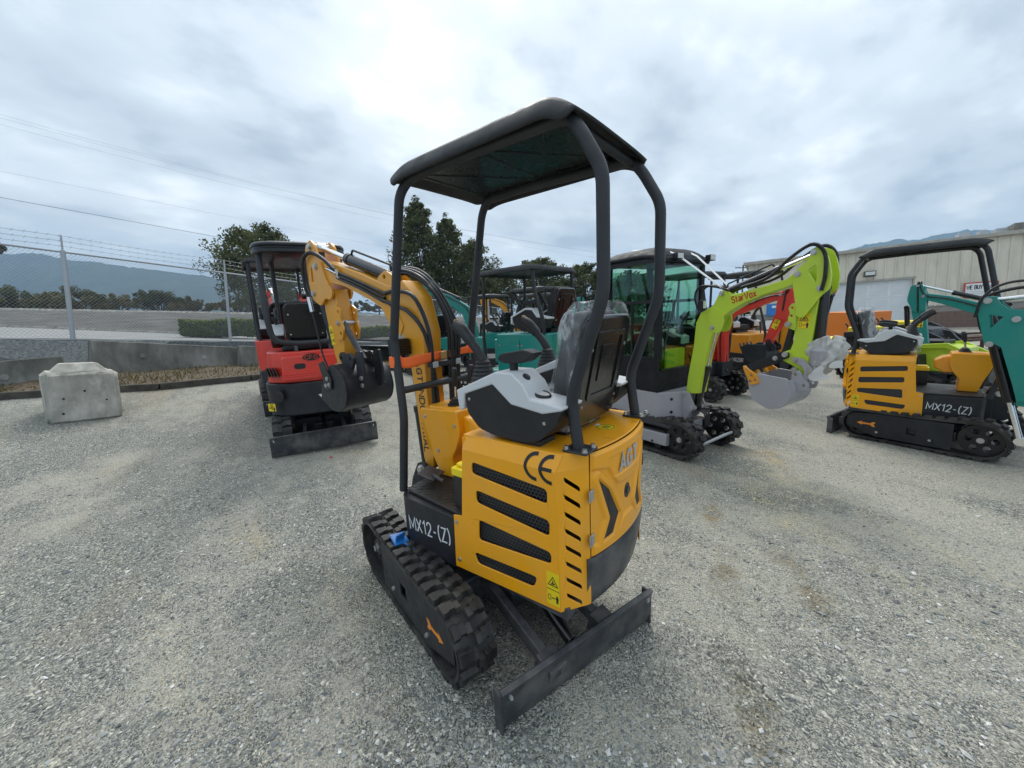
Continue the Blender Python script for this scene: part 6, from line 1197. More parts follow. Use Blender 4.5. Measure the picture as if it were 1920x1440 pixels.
# concrete barriers holding the bank, kerb, block
def barrier(name, label, pa, pb, h0, h1, holes=True):
    a, b = Vector(pa), Vector(pb); d = Vector((b.x - a.x, b.y - a.y, 0)); L_ = d.length; M = basis(a, (b - a), (0, 0, 1)); ez = Vector((0, 0, 1)); ex = d.normalized(); ey = ez.cross(ex)
    o = thing(name, label, 'barrier', Matrix(((ex.x, ey.x, 0, a.x), (ex.y, ey.y, 0, a.y), (0, 0, 1, a.z), (0, 0, 0, 1))), 'concrete barriers below the fence')
    sl = (b.z - a.z) / L_; k = MB(); prof = [(-0.10, 0.0), (-0.085, -0.45), (-0.22, -0.70), (-0.24, -1.1), (0.24, -1.1), (0.20, -0.45), (0.10, 0.0)]
    vs = [(x, y, z + sl * x) for x in (0, L_) for y, z in prof]; n_ = len(prof); k.add(vs, [tuple(range(n_)), tuple(range(2 * n_ - 1, n_ - 1, -1))] + [(i, (i + 1) % n_, (i + 1) % n_ + n_, i + n_) for i in range(n_)])
    bd = k.build('body', 'concrete_dark', o, bevel=0.02, seg=2)
    if holes:
        for f_ in (0.28, 0.70):
            x = L_ * f_; k = MB(); k.lathe([(0.055, 0), (0.055, 0.012), (0.03, 0.014)], 14, TR(x, -0.088, sl * x - 0.30) @ RX(R(90))); k.build('lifting_hole', 'concrete', bd)
    return o
bt0, bt1 = at(168, 638, 8.0), at(445, 651, 10.6)
barrier('concrete_barrier', 'long dark concrete barrier with two round lifting holes below the fence', bt0, bt1, 0, 0)
bt2, bt3 = at(447, 648, 10.3), at(690, 657, 13.8)
barrier('concrete_barrier', 'concrete barrier behind the red machines', bt2, bt3, 0, 0, False)
bl0, bl1 = at(-330, 705, 5.9), at(118, 667, 7.6)
barrier('concrete_barrier', 'half buried concrete barrier behind the pale block', bl0, bl1, 0, 0, True)
# gravel slope between low barrier and fence, dry grass strip in front of the barriers
def quadstrip(name, L0, L1, mat, n=40, noise=0.02, lab=None):
    rg = np.random.default_rng(5); k = MB()
    def pl(L_, u):
        s = u * (len(L_) - 1); i = min(int(s), len(L_) - 2); return Vector(L_[i]).lerp(Vector(L_[i + 1]), s - i)
    def f(u, v): p = pl(L0, u).lerp(pl(L1, u), v); return (p.x, p.y, p.z + (rg.normal(0, noise) if 0 < v < 1 else 0))
    k.grid(f, n, 6); o = k.build(name, mat, ang=60); return struct(o)
quadstrip('gravel_slope', [at(-360, 725, 6.12), at(-100, 706, 6.98), at(100, 690, 7.78), at(150, 695, 7.98), at(215, 706, 8.25)], [fside(-9 + 10.6 * i / 6, -0.45, Z_FENCE - 0.015) for i in range(7)], 'dark_gravel', 90, 0.012)
gk = [at(x, y - 6, d + 0.05) for x, y, d in KERB]
VERGE = quadstrip('dry_verge', gk, [at(-420, 745, 5.95), at(-100, 722, 7.0), at(60, 712, 7.5), at(215, 703, 8.3), at(440, 688, 10.4), at(640, 684, 12.6), at(760, 680, 14.0)], 'dry_grass', 60, 0.02); VERGE.location.z += 0.05
def tufts():
    rg = np.random.default_rng(9); N_ = 5200; u = rg.random(N_); v = rg.random(N_) ** 1.3; A = [Vector(p) for p in gk]; B = [Vector(p) for p in (at(-420, 745, 5.95), at(-100, 722, 7.0), at(60, 712, 7.5), at(215, 703, 8.3), at(440, 688, 10.4), at(640, 684, 12.6), at(760, 680, 14.0))]; V = []; T_ = []
    for i in range(N_):
        s = u[i] * (len(A) - 1); j = min(int(s), len(A) - 2); p = A[j].lerp(A[j + 1], s - j).lerp(B[j].lerp(B[j + 1], s - j), 1 - v[i]); h_ = rg.uniform(0.02, 0.11) * (0.4 + 0.6 * (math.sin(p.x * 3.1) * math.sin(p.y * 2.3) > -0.2)); a = rg.uniform(0, 6.28); dx, dy = math.cos(a) * 0.012, math.sin(a) * 0.012; l = rg.normal(0, 0.03, 2)
        V += [(p.x - dx, p.y - dy, p.z + 0.04), (p.x + dx, p.y + dy, p.z + 0.04), (p.x + l[0], p.y + l[1], p.z + 0.05 + h_)]; T_ += [rg.random()] * 3
    me = bpy.data.meshes.new('grass_tufts'); me.from_pydata(V, [], np.arange(3 * N_).reshape(-1, 3).tolist()); at_ = me.attributes.new('tone', 'FLOAT', 'POINT'); at_.data.foreach_set('value', np.array(T_, np.float32)); me.materials.append(MATS['leaf_dry'])
    tag(link('grass_tufts', me), 'dry grass and weeds along the foot of the concrete barriers', 'grass', kind='stuff')
tufts()
def kerb_timbers():
    o = None
    for i in range(len(KERB) - 1):
        a, b = at(*KERB[i]), at(*KERB[i + 1]); d = (b - a); n_ = d.cross(Vector((0, 0, 1))).normalized(); ex = d.normalized(); ez = n_.cross(ex) * -1
        M = Matrix(((ex.x, n_.x, ez.x, a.x), (ex.y, n_.y, ez.y, a.y), (ex.z, n_.z, ez.z, a.z), (0, 0, 0, 1)))
        k = MB(); k.box(0.01, d.length - 0.01, -0.09, 0.07, -0.12, 0.11); t = k.build('kerb', 'timber', M=M, bevel=0.015); struct(t)
kerb_timbers()
def conc_block():
    a, b = at(*BLK[0]), at(*BLK[1]); ex = (b - a); L_ = 0.86; up = (YARD.to_3x3() @ Vector((0, 0, 1)) * 0.5 + Vector((0, 0, 1)) * 0.5).normalized(); ex.normalize(); ey = up.cross(ex).normalized()
    up = ex.cross(ey)
    M = Matrix(((ex.x, ey.x, up.x, a.x), (ex.y, ey.y, up.y, a.y), (ex.z, ey.z, up.z, a.z), (0, 0, 0, 1)))
    o = thing('concrete_block', 'pale precast concrete block with a raised key on top', 'block', M); w_, h_, d_ = (b - a).length, 0.76, 0.80
    k = MB(); k.box(0, w_, 0, d_, -0.03, h_)
    bm = bmesh.new(); me = k.mesh('body', 'concrete_block'); bm.from_mesh(me); bmesh.ops.bevel(bm, geom=list(bm.edges), offset=0.055, segments=1, affect='EDGES'); bmesh.ops.subdivide_edges(bm, edges=list(bm.edges), cuts=8, use_grid_fill=True)
    rd = random.Random(3)
    for v in bm.verts: v.co += Vector((rd.uniform(-1, 1), rd.uniform(-1, 1), rd.uniform(-1, 1))) * 0.0065
    bm.to_mesh(me); bm.free(); link('body', me, o)
    k = MB(); k.add([(0.10, 0.10, h_ - 0.002), (w_ - 0.10, 0.10, h_ - 0.002), (w_ - 0.10, d_ - 0.10, h_ - 0.002), (0.10, d_ - 0.10, h_ - 0.002), (0.20, 0.20, h_ + 0.12), (w_ - 0.20, 0.20, h_ + 0.12), (w_ - 0.20, d_ - 0.20, h_ + 0.12), (0.20, d_ - 0.20, h_ + 0.12)], [(3, 2, 1, 0), (4, 5, 6, 7), (0, 1, 5, 4), (1, 2, 6, 5), (2, 3, 7, 6), (3, 0, 4, 7)]); k.build('top_key', 'concrete_block', o, bevel=0.012)
    for x, z in ((0.40, 0.46), (0.62, 0.30), (0.16, 0.14), (0.18, 0.36), (0.80, 0.12)):
        if x < w_ - 0.05: k = MB(); k.lathe([(0.016, 0), (0.013, 0.004)], 8, TR(x, 0.001, z) @ RX(R(90))); k.build('form_tie_hole', 'black', o)
conc_block()
# hedges, shrubs, trees
GT = 'trees beyond the fence'
hz = at(480, 628, 17.5); bush('clipped_hedge', 'clipped green hedge at the foot of the embankment left of the red excavator roof post', at(420, 630, 17.5), 3.3, 0.9, 0.70, 'leaf_hedge', 11, 5200, 0.07, 'hedge', None, True).rotation_euler.z = math.atan2(VX.y, VX.x)
bush('clipped_hedge', 'clipped green hedge seen below the yellow boom', at(700, 632, 20), 2.6, 0.9, 0.5, 'leaf_hedge', 12, 3000, 0.07, 'hedge', None, True).rotation_euler.z = math.atan2(VX.y, VX.x)
for i, (px, top, d, wpx, m, lab) in enumerate([(-60, 545, 36, 150, 'leaf_dry', 'brownish shrub at the left picture edge behind the road'), (22, 536, 38, 100, 'leaf_olive', 'grey green shrub nearest the left fence post, left of it'), (95, 545, 36, 120, 'leaf_dry', 'dry brown shrub directly behind the left fence post'), (150, 541, 40, 110, 'leaf_olive', 'taller shrub just right of the left fence post'), (215, 550, 36, 110, 'leaf_dry', 'wide brown shrub between the two fence posts'), (300, 543, 38, 90, 'leaf_dark', 'round dark green shrub halfway between the fence posts'), (365, 560, 36, 100, 'leaf_dry', 'low dry shrub left of the right fence post'), (450, 560, 36, 90, 'leaf_dry', 'low shrub under the leafy tree'), (640, 562, 38, 130, 'leaf_dark', 'dark shrub behind the yellow boom'), (720, 570, 40, 110, 'leaf_olive', 'low shrub left of the tall poplars')]):
    b0 = at(px, 583, d); hgt = (583 - top) / FPX * d * 1.1; bush('shrub', lab, b0, wpx / FPX * d, 2.5, hgt, m, 20 + i, 6500, 0.085, 'shrub', 'shrubs behind the embankment').rotation_euler.z = math.atan2(VX.y, VX.x)
def tree_at(name, label, px, top, d, wpx, mat, seed, style, n, leaf, ybase=600, **kw):
    b0 = at(px, ybase, d); t0 = at(px, top, d); tree(name, label, b0, (t0.z - b0.z), wpx / FPX * d, mat, seed, n, style, leaf, group=GT, **kw)
tree_at('leafy_tree', 'loose leafy tree rising behind the black oval roof', 494, 412, 25, 140, 'leaf_olive', 41, 'round', 14000, 0.085, crown0=0.10)
tree_at('leafy_tree', 'smaller leafy tree right of the oval roof, half hidden by it', 570, 478, 30, 110, 'leaf_dark', 42, 'round', 5000, 0.12, crown0=0.1)
tree_at('poplar_tree', 'tallest dark tree, first behind the canopy front post', 788, 372, 40, 108, 'leaf_olive', 43, 'tall', 26000, 0.11, crown0=0.02)
tree_at('poplar_tree', 'narrower tree just right of the tallest tree', 842, 402, 41, 88, 'leaf_olive', 44, 'tall', 18000, 0.11, crown0=0.02)
tree_at('poplar_tree', 'shorter tree framed by the canopy posts, third from the left', 890, 448, 40, 104, 'leaf_olive', 45, 'tall', 15000, 0.11, crown0=0.02)
tree_at('leafy_tree', 'low tree behind the teal excavators left of the grey roofs', 930, 500, 38, 80, 'leaf_olive', 46, 'round', 9000, 0.11, crown0=0.08)
tree_at('leafy_tree', 'tree behind the stacked grey roofs', 1012, 476, 42, 105, 'leaf_olive', 47, 'round', 12000, 0.11, crown0=0.08)
tree_at('leafy_tree', 'rounded tree left of the black cab', 1098, 486, 40, 80, 'leaf_olive', 48, 'round', 10000, 0.11, crown0=0.08)
tree_at('leafy_tree', 'low tree between the grey roofs and the rounded tree', 1055, 520, 38, 70, 'leaf_dark', 49, 'round', 7000, 0.12, crown0=0.05)
tree_at('leafy_tree', 'tree seen through the cab windows', 1190, 510, 38, 110, 'leaf_dark', 50, 'round', 5000, 0.15, crown0=0.05)
tree_at('leafy_tree', 'sparse leafy twigs above the yellow boom', 712, 500, 36, 60, 'leaf_dry', 51, 'round', 500, 0.10, crown0=0.25, trunk_r=0.08)
bsm = bush('shrub', 'dark cut off shrub top at the far left edge above the fence rail', at(-6, 470, 15), 0.5, 0.5, 0.35, 'leaf_dark', 77, 500, 0.05, 'shrub')
# hills
def hill(name, ridge, d, dep, seed):
    rg = np.random.default_rng(seed); px = np.array([p[0] for p in ridge], float); py = np.array([p[1] for p in ridge], float); k = MB(); n = 220
    bump = np.convolve(rg.normal(0, 1, n + 9), np.ones(5) / 5, 'same')[:n + 1]; fine = rg.normal(0, 1, n + 1)
    def f(u, v):
        x = px[0] + (px[-1] - px[0]) * u; y = np.interp(x, px, py); i = int(round(u * n)); top = at(x, y, d); b = latfwd(top); zb = CAM.z - 25
        if v <= 0.7: t = v / 0.7; return P2(b[0] * (1 - 0.25 * (1 - t)), b[1] - dep * (1 - t), zb + (top.z - zb) * (t ** 0.85) + (bump[i] * 5 + fine[i] * 1.6) * t)
        t = (v - 0.7) / 0.3; return P2(b[0] * (1 + 0.15 * t), b[1] + dep * 0.5 * t, top.z + (zb - top.z) * t)
    k.grid(f, n, 20); return struct(k.build(name, 'hill', ang=60))
hill('hills', [(-700, 500), (-300, 470), (0, 476), (60, 474), (120, 484), (200, 495), (300, 507), (400, 519), (480, 538), (560, 562), (700, 588), (950, 604), (1200, 612)], 1500, 450, 1)
hill('hills', [(1200, 612), (1380, 560), (1480, 510), (1560, 478), (1600, 466), (1650, 453), (1690, 449), (1720, 451), (1760, 440), (1800, 433), (1850, 430), (1900, 438), (2000, 452), (2300, 470), (2700, 520)], 1700, 500, 2)
# ---------------------------------------------------------------- building
def building():
    zE = CAM.z + 4.52; a = at(1405, 490, 22.0); b = at(1925, 432, 16.4); la, lb = latfwd(a), latfwd(b); e = Vector((lb[0] - la[0], lb[1] - la[1])); ang = e.normalized()
    o3 = Vector(P2(la[0], la[1], CAM.z - 1.4)); ex = (VX * ang.x + VF * ang.y).normalized(); ez = Vector((0, 0, 1)); ey = ez.cross(ex)        # ey points away from the yard
    if ey.dot(VF) < 0: ey = -ey
    M = Matrix(((ex.x, ey.x, 0, o3.x), (ex.y, ey.y, 0, o3.y), (0, 0, 1, o3.z), (0, 0, 0, 1)))
    o = thing('warehouse', 'beige metal clad warehouse with brick base and large sectional door', 'building', M)
    H = zE - o3.z; Lw = 17.0; hb = 1.67 + 1.4
    def xa(px):   # along-wall coordinate seen at photo column px
        d = CF + CR * ((px - 960) / FPX); f2 = (d.dot(VX), d.dot(VF)); det = ang.x * -f2[1] + ang.y * f2[0]; return (la[0] * -f2[1] + la[1] * f2[0]) / -det if det else 0
    dx0, dx1, dz = xa(1545), xa(1697), 3.02 + 1.4
    k = MB(); wl = [(0, hb), (dx0, hb), (dx0, dz), (dx1, dz), (dx1, hb), (Lw, hb), (Lw, H), (0, H)]; k.prism(wl, 'xz', 0.0, 0.12); k.box(0, 0.12, 0.121, 12, hb, H); wall = k.build('metal_wall', 'siding', o)
    k = MB(); pr = [(-0.05, 0.0), (-0.025, -0.045), (0.025, -0.045), (0.05, 0.0)]; base = MB().prism(pr, 'xy', 0, 1)
    x = 0.35
    while x < Lw:
        z0 = dz if dx0 - 0.05 < x < dx1 + 0.05 else hb; r_ = MB(); r_.prism([(x + p, q + 0.0) for p, q in pr], 'xy', z0 + 0.01, H - 0.01); r_.build('wall_rib', 'siding', wall); x += 0.36
    # brick base: mortar core with courses of large bricks
    k = MB()
    for s, e_ in ((0, dx0), (dx1, Lw)): k.box(s + 0.005, e_ - 0.005, 0.01, 0.14, 0, hb - 0.012)
    k.box(0.01, 0.13, 0.142, 12, 0, hb - 0.012); bw = k.build('brick_wall', 'mortar', o); bh, bl = 0.20, 0.40
    bme = MB().box(0.006, bl - 0.006, -0.006, 0.02, 0.006, bh - 0.006).mesh('brick', 'brick_face'); cnt = 0
    for r_ in range(int(hb / bh)):
        z = r_ * bh; x = -bl / 2 * (r_ % 2)
        if z < 1.0: continue
        while x < Lw - bl:
            if x >= 0 and not (dx0 - bl < x < dx1) and cnt < 295: link('brick', bme, bw, TR(x, 0, z)); cnt += 1
            x += bl
    k = MB(); k.box(0, dx0, -0.03, -0.0, hb - 0.010, hb + 0.04); k.box(dx1, Lw, -0.03, 0.0, hb - 0.010, hb + 0.04); k.build('flashing', 'trim', o)
    # sectional door
    dr = MB(); dr.box(dx0, dx1, 0.10, 0.13, 0, dz - 0.02); d_ = dr.build('sectional_door', 'white_paint', o)
    nc, nr = 4, 6; cw, chh = (dx1 - dx0) / nc, (dz - 0.02) / nr; pane = MB().box(0.05, cw - 0.05, -0.008, 0.006, 0.045, chh - 0.045).mesh('door_pane', 'door_glass')
    for i in range(nc):
        for j in range(nr): link('door_pane', pane, d_, TR(dx0 + i * cw, 0.10, j * chh))
    k = MB()
    for j in range(1, nr): k.box(dx0, dx1, 0.085, 0.099, j * chh - 0.025, j * chh + 0.025)
    k.build('door_rail', 'white_paint', d_)
    k = MB(); k.box(dx0 - 0.10, dx0, -0.04, 0.10, 0, dz); k.box(dx1, dx1 + 0.10, -0.04, 0.10, 0, dz); k.box(dx0 - 0.10, dx1 + 0.10, -0.06, 0.10, dz + 0.001, dz + 0.10); k.build('door_frame', 'trim', o)
    # eave, roof, gutter bits
    k = MB(); k.box(-0.25, Lw, -0.22, 0.0, H, H + 0.16); k.build('eave_trim', 'trim', o, bevel=0.01)
    k = MB(); k.prism([(-0.20, H + 0.161), (12, H + 0.85), (12, H + 0.70), (-0.1, H + 0.02)], 'yz', -0.2, Lw); k.build('roof', 'trim', o)
    for px, w_ in ((1860, 0.5), (1790, 0.35), (1830, 0.2)): x = xa(px); k = MB(); k.box(x, x + w_, 1.0, 1.5, H + 0.2, H + 0.55); k.build('roof_vent', 'galv', o)
    k = MB(); k.box(xa(1885), xa(1885) + 3.5, 0.6, 3, H + 0.22, H + 0.62); k.build('roof_unit', 'concrete_dark', o, bevel=0.02)
    k = MB(); k.box(0.25, 0.45, -0.22, -0.06, H - 0.55, H - 0.25); k.build('camera_box', 'trim', o, bevel=0.02)
    # wall lamp
    x = xa(1617); z = 3.42 + 1.4; k = MB(); k.prism([(-0.24, z - 0.10), (-0.22, z + 0.12), (-0.0, z + 0.14), (0.0, z - 0.14)], 'yz', x - 0.22, x + 0.22); l = k.build('wall_lamp', 'slate', o, bevel=0.01)
    k = MB(); k.box(x - 0.18, x + 0.18, -0.243, -0.225, z - 0.08, z + 0.08); k.build('lamp_lens', 'lamp_lens', l)
    # sign board with red border
    x0, x1 = xa(1790), xa(1853); z0, z1 = 1.95 + 1.4, 2.62 + 1.4
    k = MB(); k.box(x0, x1, -0.10, -0.07, z0, z1); sg = k.build('sign_board', 'decal_red', o); k = MB(); k.box(x0 + 0.05, x1 - 0.05, -0.106, -0.1005, z0 + 0.05, z1 - 0.05); fc = k.build('sign_face', 'white_paint', sg)
    text('sign_lettering', 'WE BUY BACK', 0.17, 'decal_black', fc, Matrix(((1, 0, 0, (x0 + x1) / 2), (0, 0, -1, -0.1075), (0, 1, 0, z1 - 0.22), (0, 0, 0, 1))), width=(x1 - x0) * 0.84, weight=0.22)
    k = MB(); k.box(x0 + 0.12, x1 - 0.12, -0.109, -0.1065, z0 + 0.16, z0 + 0.18); k.box(x0 + 0.2, x1 - 0.2, -0.109, -0.1065, z0 + 0.24, z0 + 0.26); k.build('sign_line', 'decal_grey', fc)
    x0, x1 = xa(1432), xa(1458); z0, z1 = 1.62 + 1.4, 2.25 + 1.4; k = MB(); k.box(x0, x1, -0.10, -0.07, z0, z1); k.build('blue_sign', 'blue_plastic', o); k = MB(); k.box(x0 + 0.25, x0 + 0.5, -0.106, -0.1005, z1 - 0.22, z1 - 0.1); k.build('sign_mark', 'decal_white', o)
    x0 = xa(1431); k = MB(); k.box(x0, x0 + 0.95, -0.05, 0.0, 0.6, 2.75); dd = k.build('personnel_door', 'white_paint', o); k = MB(); k.cyl((x0 + 0.08, -0.10, 1.75), (x0 + 0.08, -0.05, 1.75), 0.03, 10); k.build('door_handle', 'steel', dd)
    x0 = xa(1409); k = MB(); k.box(x0, x0 + 0.10, -0.16, -0.051, 0, H); k.build('downpipe', 'trim', o)
building()
# utility pole and overhead lines
def pole():
    b = at(1388, 650, 75); o = thing('utility_pole', 'distant timber utility pole with three crossarms', 'pole', TR(*b)); H = 150 / FPX * 75
    k = MB(); k.cyl((0, 0, -1), (0, 0, H), 0.19, 8, 0.13); k.build('shaft', 'pole_wood', o)
    for z, w_ in ((H - 0.55, 1.5), (H - 1.5, 1.9), (H - 2.5, 1.3)):
        d = VX * w_; k = MB(); k.tube([-d + Vector((0, 0, z)), d + Vector((0, 0, z))], 0.09, 4); ca = k.build('crossarm', 'pole_wood', o)
        for q in (-0.95, -0.5, 0.5, 0.95): k = MB(); k.cyl(d * q + Vector((0, 0, z)), d * q + Vector((0, 0, z + 0.28)), 0.06, 6); k.build('insulator', 'galv', ca)
    return b, H
pb, ph = pole()
def wire(label, p0, p1, sag, r):
    a, b = Vector(p0), Vector(p1); P = []
    for i in range(41): t = i / 40; q = a.lerp(b, t); q.z -= sag * 4 * t * (1 - t); P.append(q)
    k = MB(); k.tube(P, r, 5); tag(k.build('overhead_wire', 'cable'), label, 'power line', 'overhead wires')
wire('lowest and thickest black overhead wire, left of the leafy tree', at(-260, 322, 20), at(1000, 545, 70), 0.25, 0.013)
wire('thin overhead wire, fourth from the top', at(-260, 268, 30), at(1300, 560, 120), 1.0, 0.006)
wire('topmost thin overhead wire', at(-260, 138, 34), pb + VX * -1.4 + Vector((0, 0, ph - 0.3)), 3.2, 0.0065)
wire('thin overhead wire, second from the top', at(-260, 147, 34), pb + VX * 0.8 + Vector((0, 0, ph - 0.3)), 3.2, 0.0065)
wire('thin overhead wire, third from the top', at(-260, 160, 34), pb + VX * -1.7 + Vector((0, 0, ph - 1.2)), 3.0, 0.0065)
# haze over the far country
def haze():
    k = MB(); k.box(-4600, 4600, -5200, 4600, -60, 520, TR(0, 0, 0)); o = k.build('haze', 'black', ang=0); tag(o, None, None, kind='stuff')
    m = bpy.data.materials.new('haze_air'); m.use_nodes = True; t = m.node_tree; t.nodes.clear(); ou = t.nodes.new('ShaderNodeOutputMaterial'); pv = t.nodes.new('ShaderNodeVolumePrincipled')
    pv.inputs['Color'].default_value = (0.44, 0.70, 1.0, 1); pv.inputs['Density'].default_value = 0.00030; pv.inputs['Anisotropy'].default_value = 0.2
    t.links.new(pv.outputs[0], ou.inputs['Volume']); o.data.materials.clear(); o.data.materials.append(m)
HAZE = True
if HAZE: haze()
# ---------------------------------------------------------------- machines
SLEW = R(18.68)
GRP = 'mini excavators parked in the yard'
def yardM(x, y, yaw, s=1.0, z=None): return YARD @ TR(x, y, float(yard_h(x, y)) if z is None else z) @ RZ(yaw) @ SC(s)
def exc(label, x, y, yaw, s=1.0, z=None): return thing('mini_excavator', label, 'excavator', yardM(x, y, R(yaw), s, z), GRP)
ex0 = exc('nearest yellow mini excavator, seen from behind with its dozer blade towards the viewer', 0, 0, 18.68)
mx12(ex0, RZ(-SLEW) @ TR(0.045, 0.112, 0) @ RZ(R(5.5)), blade_yaw=R(-4.0), blade_off=(0, -0.06))
ex1 = exc('yellow mini excavator with canopy parked sideways at the right edge', -1.0, -5.17, 192.5, 0.90)
mx12(ex1, RZ(R(-13.5)) @ TR(-0.06, 0, 0) @ SC(1.09), det=False, boom_style='out', knee=0.47, blade_off=(0.11, 0))
ex2 = exc('lime green excavator with closed black cab and green tinted windows', 1.0, -3.05, 180)
starvox(ex2)
ex3 = exc('red excavator with thick black oval roof, its back and blade to the viewer', 4.4, 0.43, -4.6)
red_ex(ex3)
# second red excavator behind it
e = exc('red excavator with pale grey roof, half hidden behind the oval roofed one', 6.35, 0.70, 2, 1.08)
gen_ex(e, 'red', hw=0.47, body=(-0.80, -0.1, 0.50, 1.14), roof=(-0.80, 0.25, 0.43, 2.33), style='peak', boom=dict(bpts=[(0.5, 0.7), (0.55, 1.3), (0.75, 1.65), (1.3, 1.85)], bw=[.08, .09, .09, .05], apts=[(1.4, 2.0), (1.38, 1.5), (1.35, 1.0)], aw=[.07, .06, .05], cyls=[((0.75, 1.75), (1.4, 2.05), 0.04, 0.0, 0.6)]))
# red machine between the cab machine and the yellow one behind
e = exc('red excavator whose raised red arm and black bucket show behind the lime boom', 2.15, -5.7, 180)
gen_ex(e, 'red', hw=0.48, body=(-0.80, -0.15, 0.42, 1.0), roof=(-0.72, 0.25, 0.40, 2.2), boom=None)
boom_pair(e, 'red', [(0.45, 0.60), (0.43, 1.1), (0.50, 1.42), (0.60, 1.52), (0.87, 1.60), (1.14, 1.70), (1.40, 1.74)], [.07, .075, .085, .09, .075, .065, .05], [(1.40, 1.78), (1.36, 1.50), (1.25, 1.25), (1.15, 0.97)], [.085, .085, .07, .05], w=0.065, cyls=[((0.50, 0.50), (0.44, 1.33), 0.035, 0.0, 0.55), ((0.70, 1.68), (1.44, 1.85), 0.034, 0.0, 0.6)], pins_=[(1.32, 1.74), (1.15, 0.99)], bk=((1.17, 0.97), R(-50), 0.40, 0.85, 'graphite', None, True, -1))
warn_sticker(e, basis((1.27, -0.0565, 1.30), (0.93, 0, -0.36) if False else (0.90, 0, -0.40), (0.40, 0, 0.90)), 0.08, 0.15, True)
# yellow and navy machine behind
e = exc('yellow excavator with dark lower body behind the lime boom', 2.05, -7.35, 168)
gen_ex(e, 'amber', hw=0.55, body=(-0.75, 0.35, 0.40, 1.04), plat=0.62, roof=(-0.72, 0.30, 0.44, 2.22), low='graphite', boom=dict(bpts=[(0.62, 0.6), (0.68, 1.3), (0.9, 1.7), (1.25, 1.92)], bw=[.08, .10, .10, .06], apts=[(1.30, 2.0), (1.28, 1.55), (1.22, 1.10)], aw=[.10, .08, .055], cyls=[((1.40, 1.70), (1.28, 1.05), 0.04, 0.0, 0.6), ((0.85, 1.80), (1.33, 2.02), 0.035, 0.0, 0.6)]))
for sg in (1, -1):
    k = MB(); k.plate([(-0.55, 0.42), (0.60, 0.42), (0.60, 0.66), (-0.10, 0.68), (-0.25, 0.60), (-0.55, 0.55)], [], 'xz', sg * 0.507, sg * 0.522); q = k.build('side_skirt', 'graphite', e, bevel=0.004)
    text('model_lettering', 'MX20R', 0.075, 'decal_white', q, sidebasis(0.15, sg * 0.5226, 0.54, sg), width=0.24)
    for i in range(4): k = MB(); k.box(-0.58, -0.36, sg * 0.506 - 0.006, sg * 0.506 + 0.006, 0.66 + 0.085 * i, 0.71 + 0.085 * i); k.build('vent_slot', 'black', e)
# teal machines
fx, fy = 3.682, -2.814; c_, s_ = math.cos(R(17)), math.sin(R(17))
def floc(dx, dy): return fx + c_ * dx - s_ * dy, fy + s_ * dx + c_ * dy
x, y = floc(-0.15, 0.22)
e = exc('teal excavator with dark peaked canopy seen through the roll bars, first of the roofed row', x, y, 17, 1.20)
gen_ex(e, 'teal', hw=0.50, body=(-0.80, 0.05, 0.40, 1.13), plat=0.34, roof=(-0.62, 0.28, 0.50, 1.95), lettering='15R', boom=None, posts='black')
k = MB(); k.box(-0.35, -0.345, 0.459, 0.463, 0.5, 1.05); k.build('panel_seam', 'black', e)
for xx in (-0.32, -0.38, 0.0):
    for zz in (0.62, 0.98): hexbolt('bolt', e, (xx, 0.46, zz), (0, 1, 0), 0.010, 0.006)
GX = [('teal excavator with grey roof just behind the first teal roof', 1010, 10.0, 15, 1.15, (-0.62, 0.40, 0.50, 1.95), 'teal'), ('teal excavator farthest back in the roofed row', 1012, 13.0, 15, 1.12, (-0.5, 0.40, 0.45, 2.0), 'teal'), ('teal excavator whose dark roof shows left of the roofed row', 918, 12.5, 20, 1.1, (-0.5, 0.40, 0.45, 2.05), 'teal'), ('teal excavator whose dark roof shows just right of the yellow boom hoses', 800, 11.0, 10, 1.1, (-0.5, 0.40, 0.45, 2.15), 'teal')]
for lab, px, d, yaw, s, rf, m in GX:
    p = YARD.inverted() @ at(px, 650, d); e = exc(lab, p.x, p.y, yaw, s, 0.0); gen_ex(e, m, hw=0.48, roof=rf, boom=None, blade=False, posts='black')
# teal machine with raised arm left of the row (side on)
p = YARD.inverted() @ at(925, 650, 8.6); e = exc('teal excavator reaching left with its arm raised, seen side on', p.x, p.y, 50, 1.15, 0.0)
gen_ex(e, 'teal', hw=0.46, body=(-0.75, -0.1, 0.42, 1.0), roof=None, blade=False, seat_=False, boom=dict(bpts=[(0.42, 0.55), (0.36, 1.15), (0.48, 1.55), (0.80, 1.78), (1.25, 1.98)], bw=[.07, .085, .10, .08, .05], apts=[(1.33, 2.08), (1.34, 1.6), (1.28, 1.0)], aw=[.09, .075, .05], cyls=[((0.6, 1.78), (1.30, 2.12), 0.035, 0.0, 0.55), ((0.50, 0.5), (0.55, 1.35), 0.035, 0.0, 0.55)], bk=((1.27, 0.95), R(-10), 0.38, 0.8, 'black', None, True, -1)))
p = YARD.inverted() @ at(1120, 650, 8.4); e = exc('teal excavator reaching left, its boom showing beside the plastic wrapped seat', p.x, p.y, 60, 1.05, 0.0)
gen_ex(e, 'teal', hw=0.46, roof=None, blade=False, seat_=False, boom=dict(bpts=[(0.42, 0.55), (0.40, 1.1), (0.46, 1.4), (0.36, 1.72)], bw=[.08, .10, .12, .06], apts=[(0.33, 1.80), (0.42, 1.3), (0.5, 0.95)], aw=[.07, .06, .05]))
p = YARD.inverted() @ at(985, 650, 14); e = exc('small distant yellow excavator reaching left behind the teal ones', p.x, p.y, 57, 1.1, 0.2)
